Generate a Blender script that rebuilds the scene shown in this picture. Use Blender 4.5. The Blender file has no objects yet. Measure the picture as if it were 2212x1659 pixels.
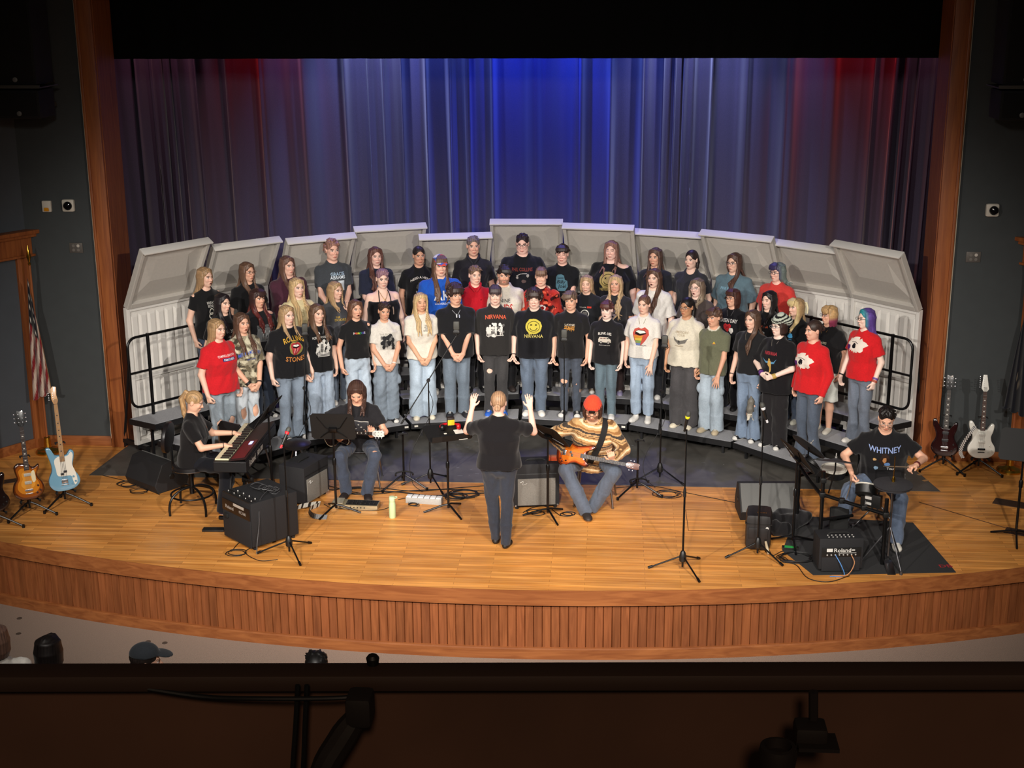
import bpy, bmesh, math, random
import numpy as np
from mathutils import Vector, Matrix
from mathutils.bvhtree import BVHTree
PI=math.pi; rad=math.radians
SC=bpy.context.scene; COL=SC.collection
def HX(h):
    h=h.lstrip('#'); o=[]
    for i in (0,2,4):
        v=int(h[i:i+2],16)/255; o.append(v/12.92 if v<=.04045 else ((v+.055)/1.055)**2.4)
    return tuple(o)
# ---------------------------------------------------------------- camera
CAMP=(1.17037,-16.87428,5.77871); FPX=3046.036; YAW,PIT,ROL=.07218,.28049,-.00512
_f=Vector((-math.sin(YAW)*math.cos(PIT),math.cos(YAW)*math.cos(PIT),-math.sin(PIT)))
_r=Vector((math.cos(YAW),math.sin(YAW),0)); _u=_r.cross(_f)
_c,_s=math.cos(ROL),math.sin(ROL); _r,_u=_c*_r+_s*_u,-_s*_r+_c*_u
cam=bpy.data.cameras.new('camera'); cam.sensor_fit='HORIZONTAL'; cam.sensor_width=36; cam.lens=FPX/2212*36; cam.clip_end=200
camo=bpy.data.objects.new('camera',cam); COL.objects.link(camo); SC.camera=camo
m=Matrix.Identity(4)
for i in range(3):
    m[i][0],m[i][1],m[i][2],m[i][3]=_r[i],_u[i],-_f[i],CAMP[i]
camo.matrix_world=m
# ---------------------------------------------------------------- world, lights, exposure
SC.view_settings.view_transform='Standard'; SC.view_settings.look='None'; SC.view_settings.gamma=1
SC.view_settings.use_curve_mapping=False; SC.view_settings.exposure=0.32
wd=bpy.data.worlds.new('house_dark'); SC.world=wd; wd.use_nodes=True
wd.node_tree.nodes['Background'].inputs[0].default_value=(1,.86,.74,1); wd.node_tree.nodes['Background'].inputs[1].default_value=.012
def spot(name,loc,to,power,col,ang,blend=.5,size=.12):
    l=bpy.data.lights.new(name,'SPOT'); l.energy=power; l.color=col; l.spot_size=rad(ang); l.spot_blend=blend; l.shadow_soft_size=size
    o=bpy.data.objects.new(name,l); COL.objects.link(o); o.location=loc
    o.rotation_euler=(Vector(to)-Vector(loc)).to_track_quat('-Z','Y').to_euler(); return o
WARM=(1,.935,.86)
for sx in (-1,1):
    spot('front_light',(sx*5.2,-13.5,6.5),(-sx*2.6,.2,.15),3300,WARM,36,1.,.1)
    spot('front_light',(sx*4.2,-13.8,6.4),(sx*3.0,.0,.1),2700,WARM,36,1.,.1)
spot('front_light',(.3,-14.5,6.9),(0,-1.6,.0),2300,WARM,42,1.,.12)
spot('front_fill',(0,-14.2,7.0),(0,-.5,.2),1500,(1,.92,.85),64,1.,.3)  # added weak fill over walls and curtain, imitating spill from the front lights
spot('apron_light',(-2.5,-11.5,8.5),(-2.6,-3.2,0),900,WARM,56,1.,.12); spot('apron_light',(2.5,-11.5,8.5),(2.6,-3.2,0),900,WARM,56,1.,.12)
hl=bpy.data.lights.new('balcony_fill','POINT'); hl.energy=130; hl.color=(1,.72,.5); hl.shadow_soft_size=.3; ho_=bpy.data.objects.new('balcony_fill',hl); COL.objects.link(ho_); ho_.location=(1.5,-19.2,7.6)  # unseen fill added behind the viewer to lift the dark balcony front
BLUE=(.12,.2,1); PALE=(.38,.44,1); RED=(1,.03,.05)
for x,c,p,a in ((0.1,(.03,.07,1),1250,64),(-2.3,PALE,680,60),(2.3,PALE,680,60),(-1.2,BLUE,480,56),(1.2,BLUE,480,56),(-3.9,RED,150,50),(4.4,RED,210,50),(-5.4,(.8,.3,.4),130,56),(5.6,(.8,.3,.4),100,56),(-3.3,PALE,170,46),(3.5,PALE,230,46)):
    spot('cyc_light',(x,3.0,6.6),(x,3.95,4.3),p,c,a,.9,.06)
for x in (-2.0,.2,2.2):
    spot('top_light',(x,2.9,5.6),(x,1.7,1.6),210,(.28,.26,1),62,.8,.08)
# pixel of the photograph -> point at height z / at depth y
def ray(px,py): return _r*((px-1106)/FPX)-_u*((py-829.5)/FPX)+_f
def G(px,py,z=0.0):
    d=ray(px,py); t=(z-CAMP[2])/d.z; return Vector(CAMP)+d*t
def GY(px,py,y):
    d=ray(px,py); t=(y-CAMP[1])/d.y; return Vector(CAMP)+d*t
# ---------------------------------------------------------------- materials
MATS={}
def NT(m): return m.node_tree.nodes,m.node_tree.links
def mat(name,col,rough=.6,metal=0.,var=0.,scale=25.,bump=0.,spec=.5,attr=False,emit=0,sheen=0,coat=0):
    if name in MATS: return MATS[name]
    m=bpy.data.materials.new(name); m.use_nodes=True; n,l=NT(m); b=n['Principled BSDF']
    if isinstance(col,str): col=HX(col)
    b.inputs['Base Color'].default_value=(*col,1); b.inputs['Roughness'].default_value=rough; b.inputs['Metallic'].default_value=metal
    b.inputs['Specular IOR Level'].default_value=spec
    if sheen: b.inputs['Sheen Weight'].default_value=sheen
    if coat: b.inputs['Coat Weight'].default_value=coat; b.inputs['Coat Roughness'].default_value=.08
    if emit: b.inputs['Emission Color'].default_value=(*col,1); b.inputs['Emission Strength'].default_value=emit
    src=None
    if attr:
        a=n.new('ShaderNodeVertexColor'); a.layer_name='Col'; src=a.outputs[0]; l.new(src,b.inputs['Base Color'])
    if var or bump:
        tc=n.new('ShaderNodeTexCoord'); nz=n.new('ShaderNodeTexNoise'); nz.inputs['Scale'].default_value=scale; nz.inputs['Detail'].default_value=4
        l.new(tc.outputs['Object'],nz.inputs['Vector'])
        if var:
            mr=n.new('ShaderNodeMapRange'); mr.inputs[1].default_value=.25; mr.inputs[2].default_value=.75; mr.inputs[3].default_value=1-var; mr.inputs[4].default_value=1+var
            l.new(nz.outputs['Fac'],mr.inputs[0])
            mx=n.new('ShaderNodeVectorMath'); mx.operation='MULTIPLY'
            if src is not None: l.new(src,mx.inputs[0])
            else: mx.inputs[0].default_value=col
            l.new(mr.outputs[0],mx.inputs[1]); l.new(mx.outputs[0],b.inputs['Base Color'])
        if bump:
            bp=n.new('ShaderNodeBump'); bp.inputs['Strength'].default_value=bump; bp.inputs['Distance'].default_value=.01
            l.new(nz.outputs['Fac'],bp.inputs['Height']); l.new(bp.outputs[0],b.inputs['Normal'])
    MATS[name]=m; return m
def wood(name,c1,c2,axis=2,rough=.4,scale=1.,planks=None,attr=False,spec=.5):
    """oak: stretched noise grain along an axis; planks=(length,width) lays boards along x; attr multiplies by the mesh's own board tint"""
    m=bpy.data.materials.new(name); m.use_nodes=True; n,l=NT(m); b=n['Principled BSDF']; b.inputs['Roughness'].default_value=rough; b.inputs['Specular IOR Level'].default_value=spec
    tc=n.new('ShaderNodeTexCoord'); mp=n.new('ShaderNodeMapping'); s=[22*scale]*3; s[axis]=1.6*scale; mp.inputs['Scale'].default_value=s
    l.new(tc.outputs['Object'],mp.inputs[0])
    nz=n.new('ShaderNodeTexNoise'); nz.inputs['Scale'].default_value=1; nz.inputs['Detail'].default_value=5; nz.inputs['Distortion'].default_value=.8; l.new(mp.outputs[0],nz.inputs['Vector'])
    cr=n.new('ShaderNodeValToRGB'); cr.color_ramp.elements[0].position=.32; cr.color_ramp.elements[1].position=.68
    cr.color_ramp.elements[0].color=(*HX(c1),1); cr.color_ramp.elements[1].color=(*HX(c2),1); l.new(nz.outputs['Fac'],cr.inputs[0]); out=cr.outputs[0]
    def mul(a,bq):
        x=n.new('ShaderNodeVectorMath'); x.operation='MULTIPLY'; l.new(a,x.inputs[0]); l.new(bq,x.inputs[1]); return x.outputs[0]
    if planks:
        br=n.new('ShaderNodeTexBrick'); br.offset=.37; br.inputs['Color1'].default_value=(.78,.74,.7,1); br.inputs['Color2'].default_value=(1.16,1.14,1.1,1); br.inputs['Mortar'].default_value=(.42,.36,.3,1)
        br.inputs['Scale'].default_value=1; br.inputs['Mortar Size'].default_value=.0014; br.inputs['Brick Width'].default_value=planks[0]; br.inputs['Row Height'].default_value=planks[1]; br.inputs['Bias'].default_value=.1
        l.new(tc.outputs['Object'],br.inputs['Vector']); out=mul(out,br.outputs['Color'])
        n2=n.new('ShaderNodeTexNoise'); n2.inputs['Scale'].default_value=1.1; n2.inputs['Detail'].default_value=6; l.new(tc.outputs['Object'],n2.inputs['Vector'])
        mr=n.new('ShaderNodeMapRange'); mr.inputs[1].default_value=.3; mr.inputs[2].default_value=.7; mr.inputs[3].default_value=.84; mr.inputs[4].default_value=1.1; l.new(n2.outputs['Fac'],mr.inputs[0]); out=mul(out,mr.outputs[0])
        m2=n.new('ShaderNodeMapRange'); m2.inputs[1].default_value=.3; m2.inputs[2].default_value=.7; m2.inputs[3].default_value=rough-.1; m2.inputs[4].default_value=rough+.15; l.new(n2.outputs['Fac'],m2.inputs[0]); l.new(m2.outputs[0],b.inputs['Roughness'])
    if attr:
        a=n.new('ShaderNodeVertexColor'); a.layer_name='Col'; out=mul(out,a.outputs[0])
    l.new(out,b.inputs['Base Color']); MATS[name]=m; return m
black=mat('black_plastic','#131313',.45); blackm=mat('black_metal','#0e0e0f',.35,.3); chrome=mat('chrome','#9a9a9d',.3,1.)
rubber=mat('black_rubber','#0c0c0c',.8); tolex=mat('black_tolex','#17171a',.75,var=.3,scale=300,bump=.3); white=mat('white_plastic','#e4e2dc',.45)
gold=mat('brass','#c79a3c',.25,1.); cable=mat('cable_black','#0d0d0e',.55); paper=mat('paper','#e8e4d8',.8); redp=mat('red_plastic','#c8141c',.4)
cloth=mat('cloth',(1,1,1),.92,attr=True,spec=.2,var=.1,scale=60,sheen=.15); skinm=mat('skin',(1,1,1),.5,attr=True,spec=.35); hairm=mat('hair',(1,1,1),.48,attr=True,spec=.4,var=.08,scale=70); shoem=mat('shoe_leather',(1,1,1),.6,attr=True)
inkm=mat('shirt_ink',(1,1,1),.85,attr=True,spec=.15); paint=mat('paint',(1,1,1),.35,attr=True); gloss=mat('gloss_lacquer',(1,1,1),.16,attr=True,coat=.6)
# ---------------------------------------------------------------- object helpers
def link(o,parent=None):
    COL.objects.link(o)
    if parent is not None: o.parent=parent
    return o
def tag(o,label=None,cat=None,group=None,kind=None):
    if label: o['label']=label
    if cat: o['category']=cat
    if group: o['group']=group
    if kind: o['kind']=kind
    return o
def thing(name,label,cat,loc=(0,0,0),rz=0.,group=None):
    o=bpy.data.objects.new(name,None); o.empty_display_size=.1; link(o); o.location=loc; o.rotation_euler=(0,0,rz); return tag(o,label,cat,group)
def dup(root,loc,rz,label,group=None):
    r=root.copy(); COL.objects.link(r); r.location=loc; r.rotation_euler=(0,0,rz); r['label']=label
    if group: r['group']=group
    for ch in list(root.children):
        c=ch.copy(); COL.objects.link(c); c.parent=r
        for g in ch.children:
            d=g.copy(); COL.objects.link(d); d.parent=c
    return r
def axisM(a,b):
    a=Vector(a); b=Vector(b); d=b-a; q=d.to_track_quat('Z','Y'); return Matrix.Translation(a)@q.to_matrix().to_4x4(),d.length
def RX(a): return Matrix.Rotation(a,4,'X')
def RY(a): return Matrix.Rotation(a,4,'Y')
def RZ(a): return Matrix.Rotation(a,4,'Z')
def TR(x=0,y=0,z=0): return Matrix.Translation((x,y,z))
class MB:
    def __init__(s,T=None): s.v=[];s.f=[];s.fm=[];s.fc=[];s.T=T or Matrix.Identity(4);s.m=0;s.c=(1,1,1)
    def add(s,vs,fs,T=None):
        M=s.T@T if T is not None else s.T; n=len(s.v)
        s.v+=[tuple(M@Vector(p)) for p in vs]
        for f in fs: s.f.append(tuple(n+i for i in f)); s.fm.append(s.m); s.fc.append(s.c)
        return s
    def box(s,c,d,T=None,bev=0.):
        x,y,z=c; a,b,h=d[0]/2,d[1]/2,d[2]/2
        if bev<=0:
            vs=[(x+i*a,y+j*b,z+k*h) for i in(-1,1) for j in(-1,1) for k in(-1,1)]
            return s.add(vs,[(0,1,3,2),(4,6,7,5),(0,4,5,1),(2,3,7,6),(0,2,6,4),(1,5,7,3)],T)
        bm=bmesh.new(); bmesh.ops.create_cube(bm,size=1)
        for v in bm.verts: v.co=Vector((x+v.co.x*d[0],y+v.co.y*d[1],z+v.co.z*d[2]))
        bmesh.ops.bevel(bm,geom=bm.edges[:],offset=min(bev,min(d)*.45),segments=2,profile=.6,affect='EDGES'); return s.bm(bm,T)
    def bm(s,bm,T=None):
        bm.verts.index_update(); vs=[v.co.copy() for v in bm.verts]; fs=[tuple(v.index for v in f.verts) for f in bm.faces]; bm.free(); return s.add(vs,fs,T)
    def cyl(s,a,b,r1,r2=None,n=14,cap=True):
        r2=r1 if r2 is None else r2; M,L=axisM(a,b); vs=[];fs=[]
        for k,(r,z) in enumerate(((r1,0),(r2,L))):
            vs+=[(r*math.cos(2*PI*i/n),r*math.sin(2*PI*i/n),z) for i in range(n)]
        fs=[(i,(i+1)%n,n+(i+1)%n,n+i) for i in range(n)]
        if cap: fs+=[tuple(range(n))[::-1],tuple(range(n,2*n))]
        return s.add(vs,fs,M)
    def tube(s,pts,r,n=8,closed=False,smoothn=0):
        P=[Vector(p) for p in pts]
        if smoothn: P=catmull(P,smoothn,closed)
        vs=[];fs=[];N=len(P); up=None
        for i,p in enumerate(P):
            t=(P[(i+1)%N]-P[i-1]) if closed else (P[min(i+1,N-1)]-P[max(i-1,0)])
            t=t.normalized() if t.length>1e-9 else Vector((0,0,1))
            if up is None: up=t.orthogonal().normalized()
            up=(up-t*up.dot(t)); up=up.normalized() if up.length>1e-6 else t.orthogonal().normalized()
            w=t.cross(up); rr=r[i] if isinstance(r,(list,tuple)) else r
            vs+=[p+up*(rr*math.cos(2*PI*k/n))+w*(rr*math.sin(2*PI*k/n)) for k in range(n)]
        for i in range(N if closed else N-1):
            a=i*n;b=((i+1)%N)*n
            fs+=[(a+k,a+(k+1)%n,b+(k+1)%n,b+k) for k in range(n)]
        if not closed: fs+=[tuple(range(n))[::-1],tuple(range((N-1)*n,N*n))]
        return s.add(vs,fs)
    def lathe(s,prof,n=24,T=None):
        vs=[];fs=[]
        for r,z in prof: vs+=[(max(r,1e-5)*math.cos(2*PI*i/n),max(r,1e-5)*math.sin(2*PI*i/n),z) for i in range(n)]
        for k in range(len(prof)-1): fs+=[(k*n+i,k*n+(i+1)%n,(k+1)*n+(i+1)%n,(k+1)*n+i) for i in range(n)]
        fs+=[tuple(range(n))[::-1],tuple(range((len(prof)-1)*n,len(prof)*n))]
        return s.add(vs,fs,T)
    def prism(s,poly,y0,y1,T=None,bev=0.):
        """outline in x,z extruded along y"""
        bm=bmesh.new(); vs=[bm.verts.new((x,y0,z)) for x,z in poly]; f=bm.faces.new(vs)
        r=bmesh.ops.extrude_face_region(bm,geom=[f]); bmesh.ops.translate(bm,vec=(0,y1-y0,0),verts=[g for g in r['geom'] if isinstance(g,bmesh.types.BMVert)])
        bmesh.ops.recalc_face_normals(bm,faces=bm.faces[:])
        if bev: bmesh.ops.bevel(bm,geom=[e for e in bm.edges if abs(e.verts[0].co.y-e.verts[1].co.y)<1e-6],offset=bev,segments=3,profile=.6,affect='EDGES')
        return s.bm(bm,T)
    def quad(s,p,T=None): return s.add(p,[tuple(range(len(p)))],T)
    def build(s,name,mats,parent=None,smooth=True,ang=35,sub=0):
        me=bpy.data.meshes.new(name); me.from_pydata(s.v,[],s.f)
        for m_ in (mats if isinstance(mats,(list,tuple)) else [mats]): me.materials.append(m_)
        me.polygons.foreach_set('material_index',s.fm)
        if any(c!=(1,1,1) for c in s.fc):
            a=me.color_attributes.new('Col','FLOAT_COLOR','CORNER'); arr=np.ones((len(me.loops),4),np.float32); i=0
            for f,c in zip(s.f,s.fc): arr[i:i+len(f),:3]=c; i+=len(f)
            a.data.foreach_set('color',arr.ravel())
        if smooth:
            me.polygons.foreach_set('use_smooth',[True]*len(me.polygons)); me.set_sharp_from_angle(angle=rad(ang))
        me.update(); o=bpy.data.objects.new(name,me); link(o,parent)
        return o
def catmull(P,n,closed=False):
    out=[];N=len(P)
    for i in range(N if closed else N-1):
        p0=P[i-1] if (closed or i>0) else P[0]*2-P[1]; p1=P[i]; p2=P[(i+1)%N]; p3=P[(i+2)%N] if (closed or i+2<N) else P[-1]*2-P[-2]
        for k in range(n):
            t=k/n; out.append(.5*((2*p1)+(p2-p0)*t+(2*p0-5*p1+4*p2-p3)*t*t+(3*p1-p0-3*p2+p3)*t**3))
    if not closed: out.append(P[-1])
    return out
# glyphs of the built-in font, fetched once while the scene is still small
GLY={}
def glyphs():
    cu=bpy.data.curves.new('glyph','FONT'); cu.size=1; cu.resolution_u=2; cu.offset=.012; o=bpy.data.objects.new('glyph',cu); COL.objects.link(o)
    def get(ch):
        cu.body=ch; bpy.context.view_layer.update(); dg=bpy.context.evaluated_depsgraph_get(); e=o.evaluated_get(dg); me=e.to_mesh()
        V=np.array([tuple(v.co) for v in me.vertices]).reshape(-1,3) if len(me.vertices) else np.zeros((0,3)); F=[tuple(p.vertices) for p in me.polygons]; e.to_mesh_clear(); return V,F
    w2=get('HH')[0][:,0].max(); wH=get('H')[0][:,0]; adv=w2-wH.max()
    for ch in "ABCDEFGHIJKLMNOPQRSTUVWXYZabcdefghijklmnopqrstuvwxyz0123456789-./&'":
        V,F=get(ch); V2,_=get(ch+'H'); GLY[ch]=(V[:,:2],F,V2[:,0].max()-wH.max())
    GLY[' ']=(np.zeros((0,2)),[],.28)
    bpy.data.objects.remove(o); bpy.data.curves.remove(cu)
glyphs()
def text2d(st,h,cx=0,cy=0,arc=0.,sx=1.,rot=0.,slant=0.):
    """flat text: list of (verts2d, faces), cap height h, centred at cx,cy; arc = rise of the middle over the ends"""
    k=h/.73; W=sum(GLY[c][2] for c in st)*k*sx; x=-W/2; out=[]; cr,sr=math.cos(rot),math.sin(rot)
    for c in st:
        V,F,a=GLY[c]
        if len(V):
            X=V[:,0]*k*sx+x; Z=V[:,1]*k-h/2; X=X+slant*Z
            if arc: Z=Z+arc*(1-(2*X/max(W,1e-6))**2)-arc*.4
            out.append((np.stack([X*cr-Z*sr+cx,X*sr+Z*cr+cy],1),F))
        x+=a*k*sx
    return out
def mbtext(mb,st,h,T,sx=1.,slant=0.):
    for V,F in text2d(st,h,sx=sx,slant=slant): mb.add([(x,0,z) for x,z in V],F,T)
# ---------------------------------------------------------------- distance-field modelling (figures, clothes, hair, guitars)
V3=lambda *a: np.array(a,np.float64)
class SDF:
    def __init__(s,h,seed=0): s.h=h; s.pr=[]; s.rng=np.random.RandomState(seed); s.wr=None
    def rc(s,a,b,r1,r2=None,k=.02,sub=False,flat=False):
        """tapered capsule (flat=True: cut square at both ends)"""
        a=np.asarray(a,float); b=np.asarray(b,float); r2=r1 if r2 is None else r2
        d=b-a; L2=max(d@d,1e-9); L=L2**.5; R=max(r1,r2)
        def f(X,Y,Z):
            px,py,pz=X-a[0],Y-a[1],Z-a[2]; t=(px*d[0]+py*d[1]+pz*d[2])/L2; tc=np.clip(t,0,1)
            q=np.sqrt((px-d[0]*tc)**2+(py-d[1]*tc)**2+(pz-d[2]*tc)**2)-(r1+(r2-r1)*tc)
            if flat:
                q=np.sqrt((px-d[0]*t)**2+(py-d[1]*t)**2+(pz-d[2]*t)**2)-(r1+(r2-r1)*np.clip(t,-.2,1.2)); q=np.maximum(q,np.maximum((t-1)*L,-t*L))
            return q
        s.pr.append((f,np.minimum(a,b)-R,np.maximum(a,b)+R,k,sub)); return s
    def path(s,P,r,k=.015):
        for i in range(len(P)-1):
            s.rc(P[i],P[i+1],r[i] if hasattr(r,'__len__') else r,r[i+1] if hasattr(r,'__len__') else r,k)
        return s
    def el(s,c,r,k=.02,M=None,sub=False):
        c=np.asarray(c,float); r=np.asarray(r,float); R=r if M is None else np.full(3,r.max()); mr=r.min()
        def f(X,Y,Z):
            x,y,z=X-c[0],Y-c[1],Z-c[2]
            if M is not None: x,y,z=[M[0,i]*x+M[1,i]*y+M[2,i]*z for i in range(3)]
            q=np.sqrt((x/r[0])**2+(y/r[1])**2+(z/r[2])**2); q2=np.sqrt((x/r[0]**2)**2+(y/r[1]**2)**2+(z/r[2]**2)**2)
            return q*(q-1)/np.maximum(q2,1e-6)
        s.pr.append((f,c-R,c+R,k,sub)); return s
    def loft(s,prof,k=.02,o=(0,0,0),M=None,sub=False,p=2.4):
        """stacked (super)ellipses: rows z, half width, half depth, y centre"""
        A=np.array(prof,float); o=np.asarray(o,float); Rx=A[:,1].max(); Ry=(A[:,2]+abs(A[:,3])).max()
        lo=np.array([-Rx,-Ry,A[0,0]]); hi=np.array([Rx,Ry,A[-1,0]])
        if M is not None:
            cs=np.array([[x,y,z] for x in(lo[0],hi[0]) for y in(lo[1],hi[1]) for z in(lo[2],hi[2])])@M.T; lo,hi=cs.min(0),cs.max(0)
        def f(X,Y,Z):
            x,y,z=X-o[0],Y-o[1],Z-o[2]
            if M is not None: x,y,z=[M[0,i]*x+M[1,i]*y+M[2,i]*z for i in range(3)]
            rx=np.interp(z.ravel(),A[:,0],A[:,1]).reshape(z.shape); ry=np.interp(z.ravel(),A[:,0],A[:,2]).reshape(z.shape); yc=np.interp(z.ravel(),A[:,0],A[:,3]).reshape(z.shape)
            q=((np.abs(x)/rx)**p+(np.abs(y-yc)/ry)**p)**(1/p); q=(q-1)*np.minimum(rx,ry)
            return np.maximum(q,np.maximum(z-A[-1,0],A[0,0]-z))
        s.pr.append((f,lo+o,hi+o,k,sub)); return s
    def half(s,n,c,lo,hi,k=.003):
        """cut away everything with n.p > c inside the box lo..hi"""
        n=np.asarray(n,float)
        s.pr.append((lambda X,Y,Z: c-(n[0]*X+n[1]*Y+n[2]*Z)+0*X*Y*Z,np.asarray(lo,float),np.asarray(hi,float),k,True)); return s
    def wrinkle(s,amp,wl=.09,n=4,zr=.6): s.wr=(amp,wl,n,zr); return s
    def grid(s):
        U=[p for p in s.pr if not p[4]]; h=s.h
        lo=np.min([p[1] for p in U],0)-4*h; hi=np.max([p[2] for p in U],0)+4*h
        n=np.ceil((hi-lo)/h).astype(int)+1; ax=[lo[i]+h*np.arange(n[i]) for i in range(3)]
        g=np.full(n,1.,np.float32)
        for f,a,b,k,sub in s.pr:
            i0=np.maximum(np.floor((a-lo-k-2*h)/h).astype(int),0); i1=np.minimum(np.ceil((b-lo+k+2*h)/h).astype(int)+1,n)
            if (i1<=i0).any(): continue
            sl=tuple(slice(i0[i],i1[i]) for i in range(3))
            X=ax[0][sl[0]][:,None,None]; Y=ax[1][sl[1]][None,:,None]; Z=ax[2][sl[2]][None,None,:]
            d=(f(X,Y,Z)).astype(np.float32); e=g[sl]
            if sub: d=-d; t=np.clip(.5-.5*(e-d)/k,0,1); g[sl]=e*(1-t)+d*t+k*t*(1-t)
            else: t=np.clip(.5+.5*(e-d)/k,0,1); g[sl]=e*(1-t)+d*t-k*t*(1-t)
        if s.wr:
            amp,wl,nn,zr=s.wr; X=ax[0][:,None,None];Y=ax[1][None,:,None];Z=ax[2][None,None,:]; w=0
            for _ in range(nn):
                d=s.rng.randn(3)*[1,1,zr]; d/=np.linalg.norm(d); d*=2*PI/(wl*s.rng.uniform(.7,1.5)); ph=s.rng.rand()*7
                w=w+np.sin(d[0]*X+d[1]*Y+d[2]*Z+ph+1.3*np.sin(3*d[1]*X/4+ph))
            g+=(amp/nn*2*w).astype(np.float32)
        return g,lo
    def mesh(s):
        g,lo=s.grid(); return snet(g,lo,s.h)
def snet(g,lo,h):
    S=g<0; c=np.zeros(np.array(g.shape)-1,np.uint8); off=[(i,j,k) for i in(0,1) for j in(0,1) for k in(0,1)]; N=g.shape
    for i,j,k in off: c+=S[i:N[0]-1+i,j:N[1]-1+j,k:N[2]-1+k]
    act=(c>0)&(c<8); I=np.argwhere(act); idx=np.full(act.shape,-1,np.int32); idx[act]=np.arange(len(I))
    v=np.stack([g[I[:,0]+i,I[:,1]+j,I[:,2]+k] for i,j,k in off],1); acc=np.zeros((len(I),3)); cnt=np.zeros(len(I)); O=np.array(off,float)
    for a in range(8):
        for b in range(a+1,8):
            if abs(O[a]-O[b]).sum()!=1: continue
            x=(v[:,a]<0)!=(v[:,b]<0); t=np.where(x,v[:,a]/np.where(x,v[:,a]-v[:,b],1),0); acc+=np.where(x[:,None],O[a]+(O[b]-O[a])*t[:,None],0); cnt+=x
    V=lo+h*(I+acc/cnt[:,None]); Q=[]
    for ax in range(3):
        b,cx=(ax+1)%3,(ax+2)%3; s0=[slice(None)]*3;s1=[slice(None)]*3; s0[ax]=slice(0,-1); s1[ax]=slice(1,None); e=S[tuple(s0)]!=S[tuple(s1)]
        E=np.argwhere(e); E=E[(E[:,b]>0)&(E[:,cx]>0)&(E[:,b]<N[b]-1)&(E[:,cx]<N[cx]-1)]; db=np.zeros(3,int);db[b]=1;dc=np.zeros(3,int);dc[cx]=1
        q=np.stack([idx[tuple((E-db-dc).T)],idx[tuple((E-dc).T)],idx[tuple(E.T)],idx[tuple((E-db).T)]],1); ins=S[tuple(E.T)]; q[~ins]=q[~ins][:,::-1]; Q.append(q)
    return V,np.concatenate(Q)
def qmesh(name,V,Q,cols,mat_,parent=None,smooth=True):
    me=bpy.data.meshes.new(name); n,k=len(V),Q.shape[1]; me.vertices.add(n); me.vertices.foreach_set('co',V.astype(np.float32).ravel())
    me.loops.add(Q.size); me.loops.foreach_set('vertex_index',Q.astype(np.int32).ravel()); me.polygons.add(len(Q)); me.polygons.foreach_set('loop_start',np.arange(0,Q.size,k,dtype=np.int32))
    if smooth: me.polygons.foreach_set('use_smooth',np.ones(len(Q),bool))
    me.update(calc_edges=True); me.validate()
    if cols is not None:
        a=me.color_attributes.new('Col','FLOAT_COLOR','POINT'); arr=np.ones((n,4),np.float32); arr[:,:3]=cols; a.data.foreach_set('color',arr.ravel())
    me.materials.append(mat_); o=bpy.data.objects.new(name,me); return link(o,parent)
def vnoise(P,f,seed=0):
    r=np.random.RandomState(seed); w=0
    for _ in range(5):
        d=r.randn(3)*f; w=w+np.sin(P@d+r.rand()*7+1.7*np.sin(P@(r.randn(3)*f*.6)))
    return w/5
def R3(yaw=0,pitch=0,roll=0):
    """yaw turns to viewer right(+), pitch nods down(+), roll tilts"""
    return np.array(Matrix.Rotation(yaw,3,'Z')@Matrix.Rotation(pitch,3,'X')@Matrix.Rotation(roll,3,'Y'))
def ik(S,W,l1,l2,pole):
    S=np.asarray(S,float);W=np.asarray(W,float); d=W-S; L=np.linalg.norm(d); L2=min(L,(l1+l2)*.995); u=d/L; W=S+u*L2
    a=(l1*l1-l2*l2+L2*L2)/(2*L2); hh=max(l1*l1-a*a,0)**.5; p=np.asarray(pole,float); p=p-u*(p@u); p/=np.linalg.norm(p)+1e-9
    return S+u*a+p*hh,W
def unit(v): v=np.asarray(v,float); return v/(np.linalg.norm(v)+1e-9)
def hand(sd,W,f,n,th,curl=.35,spread=.0,sc=1.,curls=None):
    """palm, five separate fingers and a thumb from the wrist: f along the fingers, n out of the palm, th towards the thumb"""
    f=unit(f); n=unit(np.asarray(n,float)-f*(np.asarray(n,float)@f)); t=np.cross(f,n); t=t if t@np.asarray(th,float)>0 else -t
    for o in (-.021,0,.021): sd.rc(W+t*o*.75*sc,W+(f*.082+t*o*1.1)*sc,.016*sc,.0135*sc,.012)
    for i,(o,L) in enumerate(((.031,.068),(.0105,.078),(-.0105,.072),(-.031,.056))):
        c=(curls[i] if curls else curl*(1+.15*i)); r=W+(f*.085+t*o)*sc; a=spread*(o/.03)
        d1=f*math.cos(c)+n*math.sin(c)+t*a; d2=f*math.cos(2.1*c)+n*math.sin(2.1*c)+t*a
        m_=r+unit(d1)*L*.52*sc; e=m_+unit(d2)*L*.5*sc
        sd.rc(r-f*.012*sc,m_,.0098*sc,.0088*sc,.005); sd.rc(m_,e,.0088*sc,.0074*sc,.004)
    r=W+(f*.022+t*.026)*sc; m_=r+unit(f*.62+t*.7+n*.25)*.042*sc; e=m_+unit(f*.85+t*.3+n*.4)*.034*sc
    sd.rc(r,m_,.0135*sc,.0105*sc,.008); sd.rc(m_,e,.0105*sc,.0085*sc,.005)
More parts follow.
